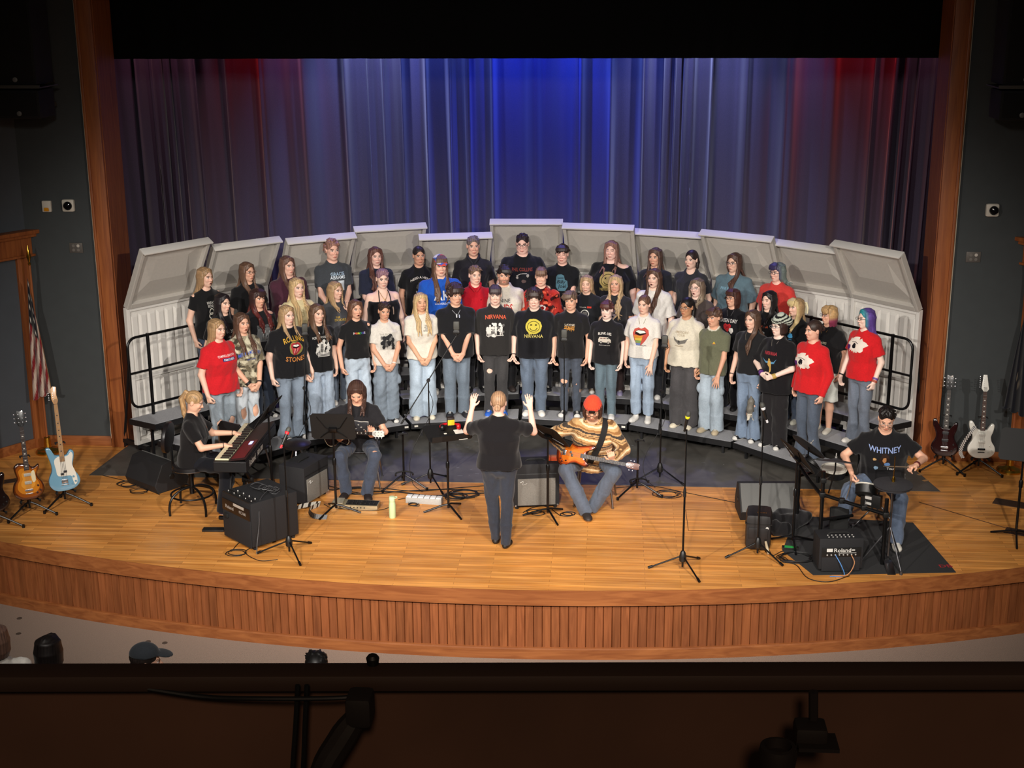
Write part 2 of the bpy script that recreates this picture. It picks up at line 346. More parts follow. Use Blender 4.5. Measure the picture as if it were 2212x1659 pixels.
def head_sdf(sd,o,M,hs,sex,fat=0.):
    q=lambda x,y,z:o+M@(np.array([x,y,z])*hs)
    E=lambda c,r,k=.02,sub=False:sd.el(q(*c),np.array(r)*hs,k,M,sub)
    E((0,.014,.03),(.0755,.092,.084)); E((0,-.02,-.03),(.063+.009*fat,.07,.088 if sex=='m' else .085),.03); E((0,-.058,-.098),(.026+.006*(sex=='m')+.01*fat,.024,.022),.03)
    for s in(-1,1):
        jw=.043 if sex=='m' else .036; E((s*jw,-.02,-.068),(.0225+.012*fat,.04,.034),.025); E((s*.036,-.066,-.028),(.022,.018,.02),.02)
        E((s*.031,-.0945,.004),(.0175,.013,.0115),.008,True); E((s*.031,-.0745,.004),(.0125,.0125,.0125),.002)
        E((s*.03,-.081,.021),(.02,.011,.006),.01); E((s*.078,.012,-.008),(.009,.021,.033),.006); E((s*.0165,-.094,-.036),(.009,.009,.008),.006)
    sd.rc(q(0,-.084,.006),q(0,-.106,-.031),.0065*hs,.0108*hs,.01); E((0,-.082,-.07),(.024,.0135,.0115),.012); E((0,-.0905,-.066),(.02,.007,.005),.005); E((0,-.0885,-.0765),(.0165,.007,.0055),.005)
def head_paint(V,o,M,hs,skin,sp,C):
    L=((V-o)@M)/hs; x,y,z=np.abs(L[:,0]),L[:,1],L[:,2]; fr=y<-.035
    def put(mask,col,a=1.): C[mask]=C[mask]*(1-a)+np.array(col)*a
    sk=np.array(skin); red=sk*np.array([1.06,.8,.78])
    put(fr&(((x-.036)/.022)**2+((z+.03)/.02)**2<1),red,.4); put((x<.014)&(y<-.1)&(z>-.048)&(z<-.018),red,.4)
    lip=np.array(sp.get('lip',sk*np.array([.82,.5,.5]))); op=sp.get('open',0.); zz=z+.071
    put(fr&((x/.022)**2+(zz/(.0095+.004*op))**2<1),lip)
    if op: put(fr&((x/.0145)**2+(zz/(.0055+.004*op))**2<1),(.03,.008,.008))
    else: put(fr&(x<.021)&(np.abs(zz)<.0018),lip*.45)
    cl=sp.get('closed',False); ez=z-.004
    eye=fr&(((x-.031)/.0155)**2+(ez/.0075)**2<1)
    if cl: put(fr&(np.abs(x-.031)<.015)&(np.abs(ez+.003)<.0032),(.05,.03,.025))
    else:
        put(eye,(.62,.58,.56)); put(fr&(((x-.031)/.0072)**2+(ez/.0072)**2<1),sp.get('iris',(.05,.035,.03))); put(fr&(np.abs(x-.031)<.0165)&(np.abs(ez-.0075)<.0026),(.04,.025,.02),.8)
    bz=z-.0245+.35*np.abs(x-.034)-.12*(.034-x)*(x<.034); put(fr&(x>.012)&(x<.049)&(np.abs(bz)<.0042),np.array(sp.get('brow',(.06,.035,.02))),.85)
    if sp.get('beard'): put((y<.0)&(z<-.05)&(z>-.125)&((x>.027)|(z<-.088)|(np.abs(z+.055)<.006)),sp['beard'],.6)
    return C
LUT={}
def hair_mesh(o,M,hs,st,col,kw,torso_y,rng,s):
    sd=SDF(.0075*max(1,s),rng.randint(1e6)); q=lambda x,y,z:o+M@(np.array([x,y,z])*hs)
    Rk=np.array(R3(math.atan2(M[1,0],M[0,0]))); w=lambda x,y,z:o+Rk@(np.array([x,y,z])*hs)
    E=lambda c,r,k=.01,sub=False:sd.el(q(*c),np.array(r)*hs,k,M,sub)
    big=kw.get('big',0.); part=kw.get('part',0.)
    E((0,.016,.04),(.082+big,.1+big,.086+big)); 
    if st in('short','buzz'):
        tuft=int(kw.get('tuft',26)*2.2); b=.004 if st=='buzz' else .0088
        sd.half(M@V3(0,-.62,-1),(M@V3(0,-.62,-1))@q(0,-.035,-.012),q(0,0,0)-.16,q(0,0,0)+.16,.006)
        for sg in(-1,1): E((sg*.085,.008,-.012),(.02,.022,.034),.006,True)
        E((0,.06,-.035),(.062,.052,.06))
        for i in range(tuft if st=='short' else 0):
            a=rng.uniform(-2.6,2.6)-PI/2; e=rng.uniform(.35,1.35); d=np.array([math.cos(a)*math.cos(e),math.sin(a)*math.cos(e)*.95,math.sin(e)])
            c=np.array([0,.014,.036])+d*[.083,.097,.09]; t=c+np.array([kw.get('sweep',.012)+rng.uniform(-.015,.015),-.026+rng.uniform(-.01,.012),rng.uniform(-.012,.012)])
            sd.rc(q(*c),q(*t),b*hs*1.25,b*hs*.45,.004)
    E((0,-.09,-.045),(.0655,.064,.119),.006,True)
    fr=kw.get('fringe',0)
    if fr:
        n=15; sw=kw.get('sweep',0)
        for i in range(n):
            u=i/(n-1)*2-1; x=.058*u; zb=.055-.05*fr*(1-.35*abs(u))+rng.uniform(-.016,.02); y0=-.092-.012*(1-u*u)
            sd.path([q(x*.55+sw*.4,-.035+rng.uniform(-.01,.01),.122+big*.8),q(x*.95+sw*.8,y0*.86-.004,.096+big*.5),q(x*1.08+sw*1.2+rng.uniform(-.004,.004),y0-.006,.066),q(x*1.1+sw*1.6+rng.uniform(-.008,.008),y0-.008+rng.uniform(-.004,.003),zb)],[.013*hs,.011*hs,.0085*hs,.003*hs],.003)
    if st=='mop':
        nn=int(kw.get('n',60)*1.7); rr=kw.get('r',.021)*.74
        for i in range(nn):
            a=rng.uniform(0,2*PI); e=rng.uniform(-.6,1.5); d=np.array([math.cos(a)*math.cos(e),math.sin(a)*math.cos(e),math.sin(e)])
            if (d[1]<-.3 and d[2]<.5-.1*rng.rand()) or (d[1]<.02 and d[2]<-.12): continue
            c=np.array([0,.016,.036])+d*[.088+big,.102+big,.09+big]; t=c+rng.uniform(-.024,.024,3)+[0,-.01,-.012]
            m2=(c+t)/2+rng.uniform(-.008,.008,3); sd.path([q(*c),q(*m2),q(*t)],[rr*hs,rr*.85*hs,rr*.4*hs],.004)
    if st in('long','bob'):
        L=kw.get('L',.3 if st=='long' else .02); wav=kw.get('wave',.006); vol=kw.get('vol',1.); fwd=kw.get('fwd',.75); nS=kw.get('n',13); thick=kw.get('thick',1.)
        for sg in(-1,1):
            for i in range(nS):
                ph=rad(62+118*i/(nS-1)); ox,oy=sg*math.sin(ph),-math.cos(ph); f0=(i/(nS-1))<fwd*.62 and st=='long'
                ph2=rng.rand()*7; ty=(torso_y(-.17)[0]-.012) if f0 else None
                P=[q(part*.5+sg*.012,-.055+.12*i/(nS-1),.106),q(ox*.075+part*.2,.014+oy*.088,.075),q(ox*.088*vol,.014+oy*.1*vol,.0),q(ox*.086*vol,.012+oy*.092*vol,-.08)]
                R_=[.013*hs,.0155*hs,.016*hs,.016*hs]
                if st=='long':
                    nseg=max(2,int(L/.07)); nf=max(1,(nS-1)*fwd*.62); bx=sg*(.03+.065*math.sin(ph)*vol) if not f0 else sg*(.048+.052*(i/nf)+kw.get('spread',.0)); 
                    if kw.get('side') is not None and sg==kw['side']: f0=False
                    if kw.get('back'): f0=False
                    for j in range(1,nseg+1):
                        zz=-.1-(L)*j/nseg; ff=torso_y(zz*hs)
                        t=min(1,j/2); y=(ff[0]-.014)/hs if f0 else (ff[1]+.016)/hs
                        y0=.012+oy*.092*vol; yy=y0+(y-y0)*t; ww=wav*math.sin(zz*38+ph2)*(1+j*.25)
                        wx=bx*(1+.25*math.sin(ph)*(0 if f0 else 1))+ww
                        P.append(w(wx+(ox*.086*vol-wx)*(1-t),yy+ww*.4,zz+rng.uniform(-.006,.006)+(.03*(i%3-1) if j==nseg else 0))); R_.append((.0165-.0095*(j/nseg)**2)*hs*thick)
                else:
                    P.append(q(ox*(.08-.008*kw.get('in',1))*vol+rng.uniform(-.006,.006),.012+oy*.085*vol,-.1-L+rng.uniform(-.008,.008))); R_.append(.011*hs)
                sd.path(P,R_,.006)
    if st in('pony','bun'):
        E((0,.016,.02),(.08,.1,.09)); E((0,-.09,-.045),(.066,.064,.119),.006,True); sd.half(M@V3(0,-.45,-1),(M@V3(0,-.45,-1))@q(0,0,-.012),q(0,0,0)-.17,q(0,0,0)+.17,.006)
        if st=='bun':
            bz=kw.get('bz',-.02); E((0,.115,bz),(.036,.032,.034),.006)
            for i in range(7):
                a=i*.9; sd.rc(q(.026*math.cos(a),.135,bz+.026*math.sin(a)),q(.026*math.cos(a+1.3),.14,bz+.026*math.sin(a+1.3)),.013*hs,.012*hs,.004)
        else:
            px,pz,L=kw.get('px',0.),kw.get('pz',.03),kw.get('L',.25)
            for i in range(7):
                a=i*.9; e=.014
                P=[q(px+e*.3*math.cos(a),.1,pz),q(px*1.3+e*math.cos(a),.135,pz-.01+e*math.sin(a)),q(px*2+.026*math.cos(a),.15+.018*math.sin(a),pz-.1),w(px*2.4+.034*math.cos(a)+rng.uniform(-.01,.01),.13+.016*math.sin(a),pz-.1-L*.55),w(px*2.4+.026*math.cos(a),.12+.012*math.sin(a),pz-.1-L+rng.uniform(-.03,.03))]
                sd.path(P,[.012*hs,.017*hs,.019*hs,.016*hs,.006*hs],.008)
    V,Q=sd.mesh(); L=((V-o)@M)/hs; c0=np.array(HX(col)); ang=np.arctan2(L[:,0],L[:,1]+.02)
    C=np.repeat(c0[None],len(V),0); C=C*.8+.2*(C@np.array([.3,.55,.15]))[:,None]; C*=(1+.3*np.sin(ang*37+3*vnoise(L*[1,1,.15],25,3))*(L[:,2]<.09)+.26*np.sin(L[:,0]*260+2*vnoise(L*[1,.2,.2],20,8))*(L[:,2]>=.03)+.16*vnoise(L*[1,1,.12],80,5))[:,None]
    for key in ('tips','front','left','under'):
        if key in kw:
            c1=np.array(HX(kw[key])); 
            t={'tips':np.clip((-.04-L[:,2])/.12,0,1),'front':np.clip((-.01-L[:,1])/.05,0,1)*(L[:,2]>-.3),'left':np.clip((L[:,0]+.005)/.02,0,1),'under':np.clip((-.02-L[:,2])/.05,0,1)}[key][:,None]
            C=C*(1-t)+c1*t
    return V,Q,np.clip(C,.002,1)
# ---------------------------------------------------------------- the setting
oak=wood('oak_floor','#c68139','#e4a256',axis=0,rough=.36,scale=.8,planks=(.95,.058))
oakslat=wood('oak_slats','#75401f','#92552f',axis=2,rough=.5,scale=1.3,attr=True); oaktrim=wood('oak_trim','#7f4723','#9c5f33',axis=0,rough=.45,scale=1.); oakv=wood('oak_casing','#7e421f','#9c5a2c',axis=2,rough=.5,scale=1.)
wallm=mat('wall_paint_slate','#3c4041',.9,var=.06,scale=6); walls2=mat('wall_paint_blue_grey','#474c52',.9,var=.05,scale=6)
carpet=mat('house_carpet','#8f7d70',.97,var=.16,scale=120,bump=.5); marley=mat('vinyl_dance_floor','#55524d',.55,var=.35,scale=3.)
def structure(o): o['kind']='structure'; return o
SC0=(.105,12.414); SR=16.573
def edge(x,dr=0.): return SC0[1]-math.sqrt((SR-dr)**2-(x-SC0[0])**2)
xs=[-9+18*i/140 for i in range(141)]
mb=MB()
for i in range(140):
    a,b=xs[i],xs[i+1]
    mb.quad([(a,edge(a),0),(b,edge(b),0),(b,5.2,0),(a,5.2,0)])
    mb.quad([(a,edge(a),-.12),(a,5.2,-.12),(b,5.2,-.12),(b,edge(b),-.12)])
structure(mb.build('stage_floor',oak,smooth=False))
mb=MB()
prof=[(0,.002),(-.012,.0),(-.012,-.158),(.03,-.162),(.03,-.01)]
for i in range(140):
    a,b=xs[i],xs[i+1]
    for k in range(4):
        (d0,z0),(d1,z1)=prof[k],prof[k+1]; mb.quad([(a,edge(a,d0),z0),(b,edge(b,d0),z0),(b,edge(b,d1),z1),(a,edge(a,d1),z1)])
structure(mb.build('trim_1',oaktrim,ang=20))
rng=random.Random(4); mb=MB(); da=.0865/SR; n=int(9.2/.0865)
for i in range(-n,n):
    a0,a1=i*da,(i+1)*da; t=rng.uniform(.82,1.12); 
    for q0,q1,r0,r1,dk in ((a0,a0+da*.07,.05,.034,.35),(a0+da*.07,a1-da*.07,.034,.034,1),(a1-da*.07,a1,.034,.05,.5)):
        mb.c=(t,t*rng.uniform(.97,1.01),t*.97); R0,R1=SR-r0,SR-r1
        P=lambda q,R:(SC0[0]+R*math.sin(q),SC0[1]-R*math.cos(q))
        mb.quad([(*P(q0,R0),-.635),(*P(q1,R1),-.635),(*P(q1,R1),-.155),(*P(q0,R0),-.155)])
structure(mb.build('stage_front_wall',oakslat,smooth=False))
mb=MB(); prof=[(.04,-.628),(.012,-.63),(.008,-.645),(.008,-.752)]
for i in range(140):
    a,b=xs[i],xs[i+1]
    for k in range(3):
        (d0,z0),(d1,z1)=prof[k],prof[k+1]; mb.quad([(a,edge(a,d0),z0),(b,edge(b,d0),z0),(b,edge(b,d1),z1),(a,edge(a,d1),z1)])
structure(mb.build('baseboard_front',oaktrim,ang=20))
mb=MB(); mb.quad([(-9,-5.6,-.75),(9,-5.6,-.75),(9,-2,-.75),(-9,-2,-.75)]); mb.quad([(-9,-14.5,.25),(9,-14.5,.25),(9,-5.6,-.75),(-9,-5.6,-.75)]); structure(mb.build('floor',carpet,smooth=False))
# small flaws in the house carpet
mb=MB()
for px,py in ((42,1336),(320,1386),(356,1389),(40,1369)): p=G(px,py,-.75); mb.lathe([(.03,0),(.028,.004),(.012,.005)],7,TR(p.x,p.y,-.75)@RZ(px))
tag(mb.build('carpet_scrap',mat('scrap_dark','#4a3d34',.9)),'tiny dark scraps and holes in the beige house carpet','litter',None,'stuff')
# proscenium walls and angled side walls
for sg,sd in ((-1,'left'),(1,'right')):
    mb=MB(); cx=6.1*sg
    mb.box(((5.218*sg+cx)/2,.06,3.6),(.882,.12,7.2)); structure(mb.build('wall_'+sd,wallm,smooth=False))
    ax,ay=cx,0.; bx,by=cx+sg*.82,-1.22; d=Vector((bx-ax,by-ay,0)).normalized(); L=3.4
    T=Matrix.Translation((ax,ay,0))@Matrix(((d.x,-d.y*sg*-1 if False else -d.y,0,0),(d.y,d.x,0,0),(0,0,1,0),(0,0,0,1)))
    bk=1 if sg>0 else -1   # local +y*bk is behind the wall
    mb=MB(T); mb.box((L/2,.06*bk,3.6),(L,.12,7.2)); structure(mb.build('wall_'+sd+'_side',walls2,smooth=False))
    # door surround with crown
    mb=MB(T); mb.box((.1,-.02*bk,1.25),(.16,.05,2.5),None,.006); mb.box((2.2,-.02*bk,1.25),(.16,.05,2.5),None,.006)
    mb.box((1.15,-.03*bk,2.61),(2.36,.08,.22),None,.006); mb.box((1.15,-.05*bk,2.74),(2.46,.13,.04),None,.008); mb.box((1.15,-.065*bk,2.785),(2.54,.17,.05),None,.012); mb.box((1.15,-.04*bk,2.49),(2.42,.1,.03),None,.006)
    mb.box((.55,-.018*bk,4.3),(.13,.04,2.98),None,.006)
    structure(mb.build('trim_door_'+sd,oakv))
    mb=MB(T); mb.box((1.0,-.012*bk,.06),(1.9,.03,.13),None,.006); mb.T=Matrix.Identity(4); mb.box(((5.218*sg+cx)/2,-.012,.065),(.86,.025,.13),None,.005); structure(mb.build('baseboard_'+sd,oaktrim))
    mb=MB(); mb.box((sg*5.105,-.02,3.6),(.19,.08,7.2),None,.008); mb.box((sg*5.02,.29,3.6),(.035,.6,7.2)); mb.box((sg*5.185,-.035,3.6),(.035,.1,7.2),None,.01); structure(mb.build('trim_proscenium_'+sd,oakv))
    mb=MB(); mb.tube([(sg*5.226,-.012,.95 if sg>0 else .1),(sg*5.226,-.012,7.1)],.0065,8); o=mb.build('cable_cover',mat('cable_cover_cream','#d8c4aa',.6)); tag(o,'thin cream cable run up the %s edge of the stage frame'%sd,'cable')
mb=MB(); mb.box((0,.5,6.6),(10.5,1.,.5)); structure(mb.build('wall_proscenium_head',wallm,smooth=False))
# curtain and valance
def drape(name,x0,x1,z0,z1,y,amp,wl,seed,m,nz=14,dx=.022,thick=.02):
    r=np.random.RandomState(seed); X=np.arange(x0,x1,dx); ph=np.zeros(len(X)); w=wl*(1+.45*np.sin(X*1.7+r.rand()*6)+.3*np.sin(X*4.1+2)); ph=np.cumsum(2*PI*dx/np.maximum(w,.08)); a2=.55+.45*np.sin(X*2.3+r.rand()*6)**2
    V=[];N=len(X)
    for j in range(nz+1):
        t=j/nz; z=z0+(z1-z0)*t; fl=1+.25*(1-t); f=np.sin(ph+.5*np.sin(X*.9+3*t)); f=np.sign(f)*np.abs(f)**.75; yy=y-amp*a2*fl*f-amp*.35*np.sin(2.3*ph+1.7*t+1)
        V.append(np.stack([X+(1-t)*.12*(-X/6)+.03*np.cos(ph)*amp/.08,yy,np.full(N,z)],1))
    V=np.concatenate(V); i=np.arange(N-1); Q=np.concatenate([np.stack([j*N+i,j*N+i+1,(j+1)*N+i+1,(j+1)*N+i],1) for j in range(nz)])
    return qmesh(name,V,Q,None,m)
velour=mat('curtain_velour','#474253',.95,var=.12,scale=90,spec=.15,sheen=.25); blackcl=mat('valance_velour','#0a0a0b',.95,spec=.1)
tag(drape('stage_curtain',-7.0,7.0,.02,5.9,3.95,.12,.46,5,velour),'wide dark grey pleated stage curtain lit blue behind the choir','curtain')
tag(drape('stage_valance',-5.7,5.7,4.835,6.6,.68,.02,.5,9,blackcl,3,.05),'black valance hanging across the top of the stage opening','curtain')
# vinyl dance floor
mb=MB(); P=[(-5.12,-1.14),(5.03,-1.12),(4.72,.5),(4.6,3.6),(-4.9,3.6),(-5.02,-.02)]; mb.add([(x,y,.005) for x,y in P]+[(x,y,.0005) for x,y in P],[tuple(range(6))]+[(i,6+i,6+(i+1)%6,(i+1)%6) for i in range(6)]); tag(mb.build('dance_floor',marley,smooth=False),'black vinyl dance floor sheet under the choir risers','floor covering')
mb=MB(); r_=random.Random(3)
for i in range(70):
    x=r_.uniform(-1.9,2.6); y=r_.uniform(-1.0,.45); 
    if math.hypot(x-.184,y+3.357)>4.05: continue
    a=r_.uniform(0,3.1); L=r_.uniform(.015,.06); mb.box((x,y,.0058),(L,.004,.0012),None) if r_.random()<.6 else mb.lathe([(.006,.0052),(.005,.0064)],6,TR(x,y,0))
tag(mb.build('scuff',mat('scuff_grey','#6f7078',.7),smooth=False),'pale scuffs and specks on the black vinyl floor','scuff marks',None,'stuff')
# tape pieces on the sheet at stage left
for px,py,l in ((1988,1026,'upper'),(1999,1039,'lower')):
    p=G(px,py); mb=MB(TR(p.x,p.y,.006)@RZ(.5)); mb.box((0,0,.001),(.07,.045,.002)); tag(mb.build('floor_tape',mat('tape_tan','#b98a5a',.7)),'%s piece of tan tape on black vinyl beside the drummer'%l,'tape')
# flush floor plates and the trap outline
for px,py,w,h,l in ((1700,1128,.95,.62,'square'),):
    p=G(px,py); mb=MB(TR(p.x-.62,p.y,0))
    for a,b,c_,d in ((0,h/2,w,.006),(0,-h/2,w,.006),(-w/2,0,.006,h),(w/2,0,.006,h)): mb.box((a,b,.0006),(c_,d,.0012))
    structure(mb.build('trim_floor_trap',mat('groove_dark','#4a2a12',.8),smooth=False))
a,b=G(1985,1085),G(2212,1172); mb=MB(); mb.cyl((a.x,a.y,.0),(b.x+.6,b.y-.25,.0),.006,.006,6); structure(mb.build('trim_floor_seam',MATS['groove_dark']))
for px,py,w,h in ((2196,1090,.5,.2),(2200,1150,.28,.18),(18,1040,.36,.14)):
    p=G(px,py); mb=MB(TR(p.x,p.y,0)@RZ(-.45 if px>1000 else .5)); mb.box((0,0,.002),(w,h,.006),None,.002); tag(mb.build('floor_pocket',mat('pocket_brown','#3a2415',.6)),{2196:'larger dark floor pocket plate by the far right music stand',2200:'smaller dark floor pocket plate nearer the stage edge at right',18:'dark floor pocket plate behind the sunburst guitar at left'}[px],'floor pocket')
# ---------------------------------------------------------------- choir risers
AC=(.184,-3.357); 
def pol(R,deg): return Vector((AC[0]+R*math.sin(rad(deg)),AC[1]+R*math.cos(rad(deg)),0))
treadm=mat('riser_carpet','#a0a1a5',.95,var=.22,scale=160); framem=mat('riser_frame','#141416',.5)
BD=[-62.2,-42.4,-22.6,-2.6,17.1,37.1,57.0]
POS=['at the far left end behind the keyboard','second from the left behind the long haired guitarist','left of centre with two white stickers at its corner','centre, facing the conductor','right of centre behind the bass player','at the far right end behind the drummer']
for k in range(6):
    mid=(BD[k]+BD[k+1])/2; ha=rad(BD[k+1]-BD[k])/2*.99; c0=pol(4.82,mid)
    t=thing('choir_riser','three step black choir riser '+POS[k],'riser',(c0.x,c0.y,0),-rad(mid),'choir risers in an arc')
    loc=lambda R,a:(R*math.sin(a),R*math.cos(a)-4.82)
    for j in range(3):
        R0,R1,z=4.13+.457*j,4.13+.457*(j+1)-.012,.203*(j+1); mb=MB()
        # straight fronted trapezoid
        f=math.cos(ha); P=[(-R0*math.sin(ha),R0*f-4.82+(R0*(1-f))*.6),(R0*math.sin(ha),R0*f-4.82+(R0*(1-f))*.6),(R1*math.sin(ha),R1*f-4.82+(R0*(1-f))*.6),(-R1*math.sin(ha),R1*f-4.82+(R0*(1-f))*.6)]
        bm=bmesh.new(); vs=[bm.verts.new((x,y,z-.075)) for x,y in P]; fa=bm.faces.new(vs); r=bmesh.ops.extrude_face_region(bm,geom=[fa]); bmesh.ops.translate(bm,vec=(0,0,.071),verts=[g for g in r['geom'] if isinstance(g,bmesh.types.BMVert)]); bmesh.ops.recalc_face_normals(bm,faces=bm.faces[:]); mb.bm(bm); st=mb.build('step',framem,t,smooth=False)
        mb=MB(); cx_=sum(p[0] for p in P)/4; cy_=sum(p[1] for p in P)/4; Q=[(cx_+(x-cx_)*.985,cy_+(y-cy_)*.95) for x,y in P]
        mb.add([(x,y,z-.004) for x,y in Q]+[(x,y,z) for x,y in Q],[(4,5,6,7),(0,1,5,4),(1,2,6,5),(2,3,7,6),(3,0,4,7)]); mb.build('tread_carpet',treadm,st,smooth=False)
        for sx in (-.8,.8):
            x=R0*math.sin(ha)*sx; y=P[0][1]+.1
            for dy in (0,.24): mb=MB(); mb.box((x,y+dy,(z-.075)/2),(.03,.03,z-.075)); mb.build('leg',framem,t,smooth=False)
    for sx in (-1,1):
        a=sx*ha*.86; mb=MB(); x,y=loc(5.35,a); mb.cyl((x,y-.02,.05),(x,y+.02,.05),.05,.05,14); mb.build('caster',rubber,t)
    # guard rail along the back edge
    if k in (0,5): a0,a1=(-ha*.98,ha*.98)
    else: a0,a1=-ha*.97,ha*.97
    (x0,y0),(x1,y1)=loc(5.47,a0),loc(5.47,a1); yy=(y0+y1)/2; mb=MB(); zt,zb=1.62,.74
    rr=.12; pts=[(x0+rr,yy,zt),(x1-rr,yy,zt),(x1,yy,zt-rr),(x1,yy,zb+rr),(x1-rr,yy,zb),(x0+rr,yy,zb),(x0,yy,zb+rr),(x0,yy,zt-rr)]
    full=[]
    for i in range(8):
        p,q=Vector(pts[i]),Vector(pts[(i+1)%8]); full.append(p)
        if i in(1,3,5,7):
            cc=Vector((p.x if i in(1,5) else q.x,yy,q.z if i in(1,5) else p.z)); full+=[cc+(p-cc)*math.cos(u)+(q-cc)*math.sin(u) for u in (.4,.8,1.2)]
    mb.tube(full,.017,8,closed=True); mb.tube([(x0,yy,1.18),(x1,yy,1.18)],.015,8)
    for sx in (.16,.84): xx=x0+(x1-x0)*sx; mb.tube([(xx,yy+.0,.56),(xx,yy,zt+.02)],.021,8)
    mb.build('guard_rail',blackm,t)
for px,py in ((879,923),(901,922),(1346,922)):
    p=GY(px,py,G(px,py,.17).y); d=pol(1,math.degrees(math.atan2(p.x-AC[0],p.y-AC[1])))-Vector((*AC,0)); p=Vector((AC[0],AC[1],p.z))+d*4.158+Vector((0,0,0))
    mb=MB(Matrix.Translation((p.x,p.y,.166))@RZ(-math.atan2(p.x-AC[0],p.y-AC[1]))); mb.box((0,-.004,0),(.05,.004,.024),None,.001); tag(mb.build('sticker',paper),{879:'white label sticker left of the riser joint beside the boom stand',901:'white label sticker right of the riser joint beside the boom stand',1346:'white label sticker on the riser joint behind the bass player'}[px],'sticker')
# ---------------------------------------------------------------- acoustic shells
shellm=mat('shell_grey','#bdb8b0',.62,var=.04,scale=30); shellw=mat('shell_white','#d9d6d0',.55)
TOP=[(-59.5,-47.8,2.65),(-47.0,-36.9,2.52),(-36.7,-26.7,2.51),(-26.4,-16.0,2.56),(-17.3,-6.9,2.43),(-7.1,3.3,2.585),(3.45,13.6,2.56),(12.8,23.5,2.49),(23.4,34.2,2.56),(32.8,44.2,2.5),(43.3,54.6,2.62)]
SP=['leftmost, beside the left stage frame','second from the left, behind the long brown hair and thin glasses','third from the left, behind the tall boy in the grey tee','behind the auburn haired singer in the navy tee','lower one behind the boy in the black polo','tallest, at the centre behind the big man in glasses','right of centre, behind the blonde singer with the bare shoulder','behind the two singers in charcoal tees','behind the singer in the pale blue tee','second from the right, behind the singer in the coral tee','rightmost, beside the right stage frame']
for k,(a0,a1,zt) in enumerate(TOP):
    mid=(a0+a1)/2; w=min(1.02,2*5.5*math.sin(rad(a1-a0)/2)); R=5.95 if k%2 else 5.80; c=pol(R,mid); zh=1.86+.3*(zt-2.53)
    if k==10: w=1.05
    t=thing('acoustic_shell','grey acoustic shell, '+SP[k],'acoustic shell',(c.x,c.y,0),-rad(mid),'acoustic shells behind the choir')
    mb=MB(); x0,x1=-w/2,w/2; fr=.05
    mb.box((0,.03,(zh+.12)/2),(w,.03,zh-.12)); 
    for sx in (x0+fr/2,x1-fr/2): mb.box((sx,.0,(zh+.12)/2),(fr,.04,zh-.12),None,.006)
    for z in (.145,zh-.03,zh*.52): mb.box((0,.0,z),(w-2*fr,.035,.05),None,.006)
    for z0,z1 in ((.2,zh*.5),(zh*.545,zh-.1)):
        nr=7
        for i in range(nr):
            xc=x0+fr+(w-2*fr)*(i+.5)/nr; b=(w-2*fr)/nr; mb.add([(xc-b*.42,.016,z0),(xc-b*.26,-.012,z0+.03),(xc+b*.26,-.012,z0+.03),(xc+b*.42,.016,z0),(xc-b*.42,.016,z1),(xc-b*.26,-.012,z1-.03),(xc+b*.26,-.012,z1-.03),(xc+b*.42,.016,z1)],[(0,1,5,4),(1,2,6,5),(2,3,7,6),(0,3,2,1),(4,5,6,7)])
    mb.build('lower_panel',shellw,t,smooth=False)
    th=math.atan2(.42,zt-zh); Lc=math.hypot(.42,zt-zh); T=TR(0,0,zh)@RX(th); mb=MB(T)
    mb.box((0,.035,Lc/2),(w,.012,Lc))
    for sx in (x0+fr/2,x1-fr/2): mb.box((sx,.0,Lc/2),(fr,.075,Lc),None,.008)
    for z in (fr*.7,Lc-fr/2): mb.box((0,.0,z),(w-2*fr+.002,.075,fr*(1.5 if z<.1 else 1)),None,.008)
    a,b_=x0+fr,x1-fr; lo,hi=fr*1.5,Lc-fr; mx=w*.26; mzl=lo+(hi-lo)*.42
    V=[(a,.02,lo),(b_,.02,lo),(b_,.02,hi),(a,.02,hi),(-mx,-.02,mzl),(mx,-.02,mzl),(mx*.9,.0,hi-.12),(-mx*.9,.0,hi-.12)]
    mb.add(V,[(0,1,5,4),(1,2,6,5),(2,3,7,6),(3,0,4,7),(4,5,6,7)])
    cn=mb.build('canopy',shellm,t,smooth=False)
    mb=MB(T); mb.box((0,-.02,Lc+.008),(w+.004,.12,.022),None,.006); mb.build('top_edge',shellw,cn)
    mb=MB(); mb.box((0,.03,.09),(w*.96,.05,.06)); 
    for sx in (-.42,.42): mb.box((w*sx,.15,.09),(.05,.55,.05)); mb.cyl((w*sx-.02,-.08,.045),(w*sx+.02,-.08,.045),.045); mb.cyl((w*sx-.02,.38,.045),(w*sx+.02,.38,.045),.045); mb.tube([(w*sx,.38,.1),(w*sx,.06,zh*.8)],.016,6)
    mb.build('base_frame',framem,t,smooth=False)
# ---------------------------------------------------------------- wall fittings
def onwall(px,py,y=0.): return GY(px,py,y)
plate=mat('wall_plate_cream','#c9c2b4',.5)
for px,py,sd in ((150,443,'left wall beside the stage frame'),(2142,453,'right wall beside the stage frame')):
    p=onwall(px,py); t=thing('dome_camera','white square dome camera on the '+sd,'camera',p); mb=MB(); mb.box((0,-.03,0),(.155,.06,.155),None,.03); mb.build('housing',plate,t); mb=MB(); mb.lathe([(.055,0),(.053,.02),(.038,.042),(.0,.054)],20,TR(0 if px<1000 else .012,-.058,0)@RX(PI/2)); mb.build('dome',mat('dome_smoke','#0b0b0d',.1,coat=.5),t)
p=onwall(103,445); t=thing('alarm_strobe','small cream wall strobe alarm with amber lens','alarm',p); mb=MB(); mb.box((0,-.022,0),(.115,.044,.14),None,.014); mb.build('housing',plate,t); mb=MB(); mb.box((0,-.05,-.035),(.06,.02,.045),None,.008); mb.build('lens',mat('amber','#d08a1c',.2),t)
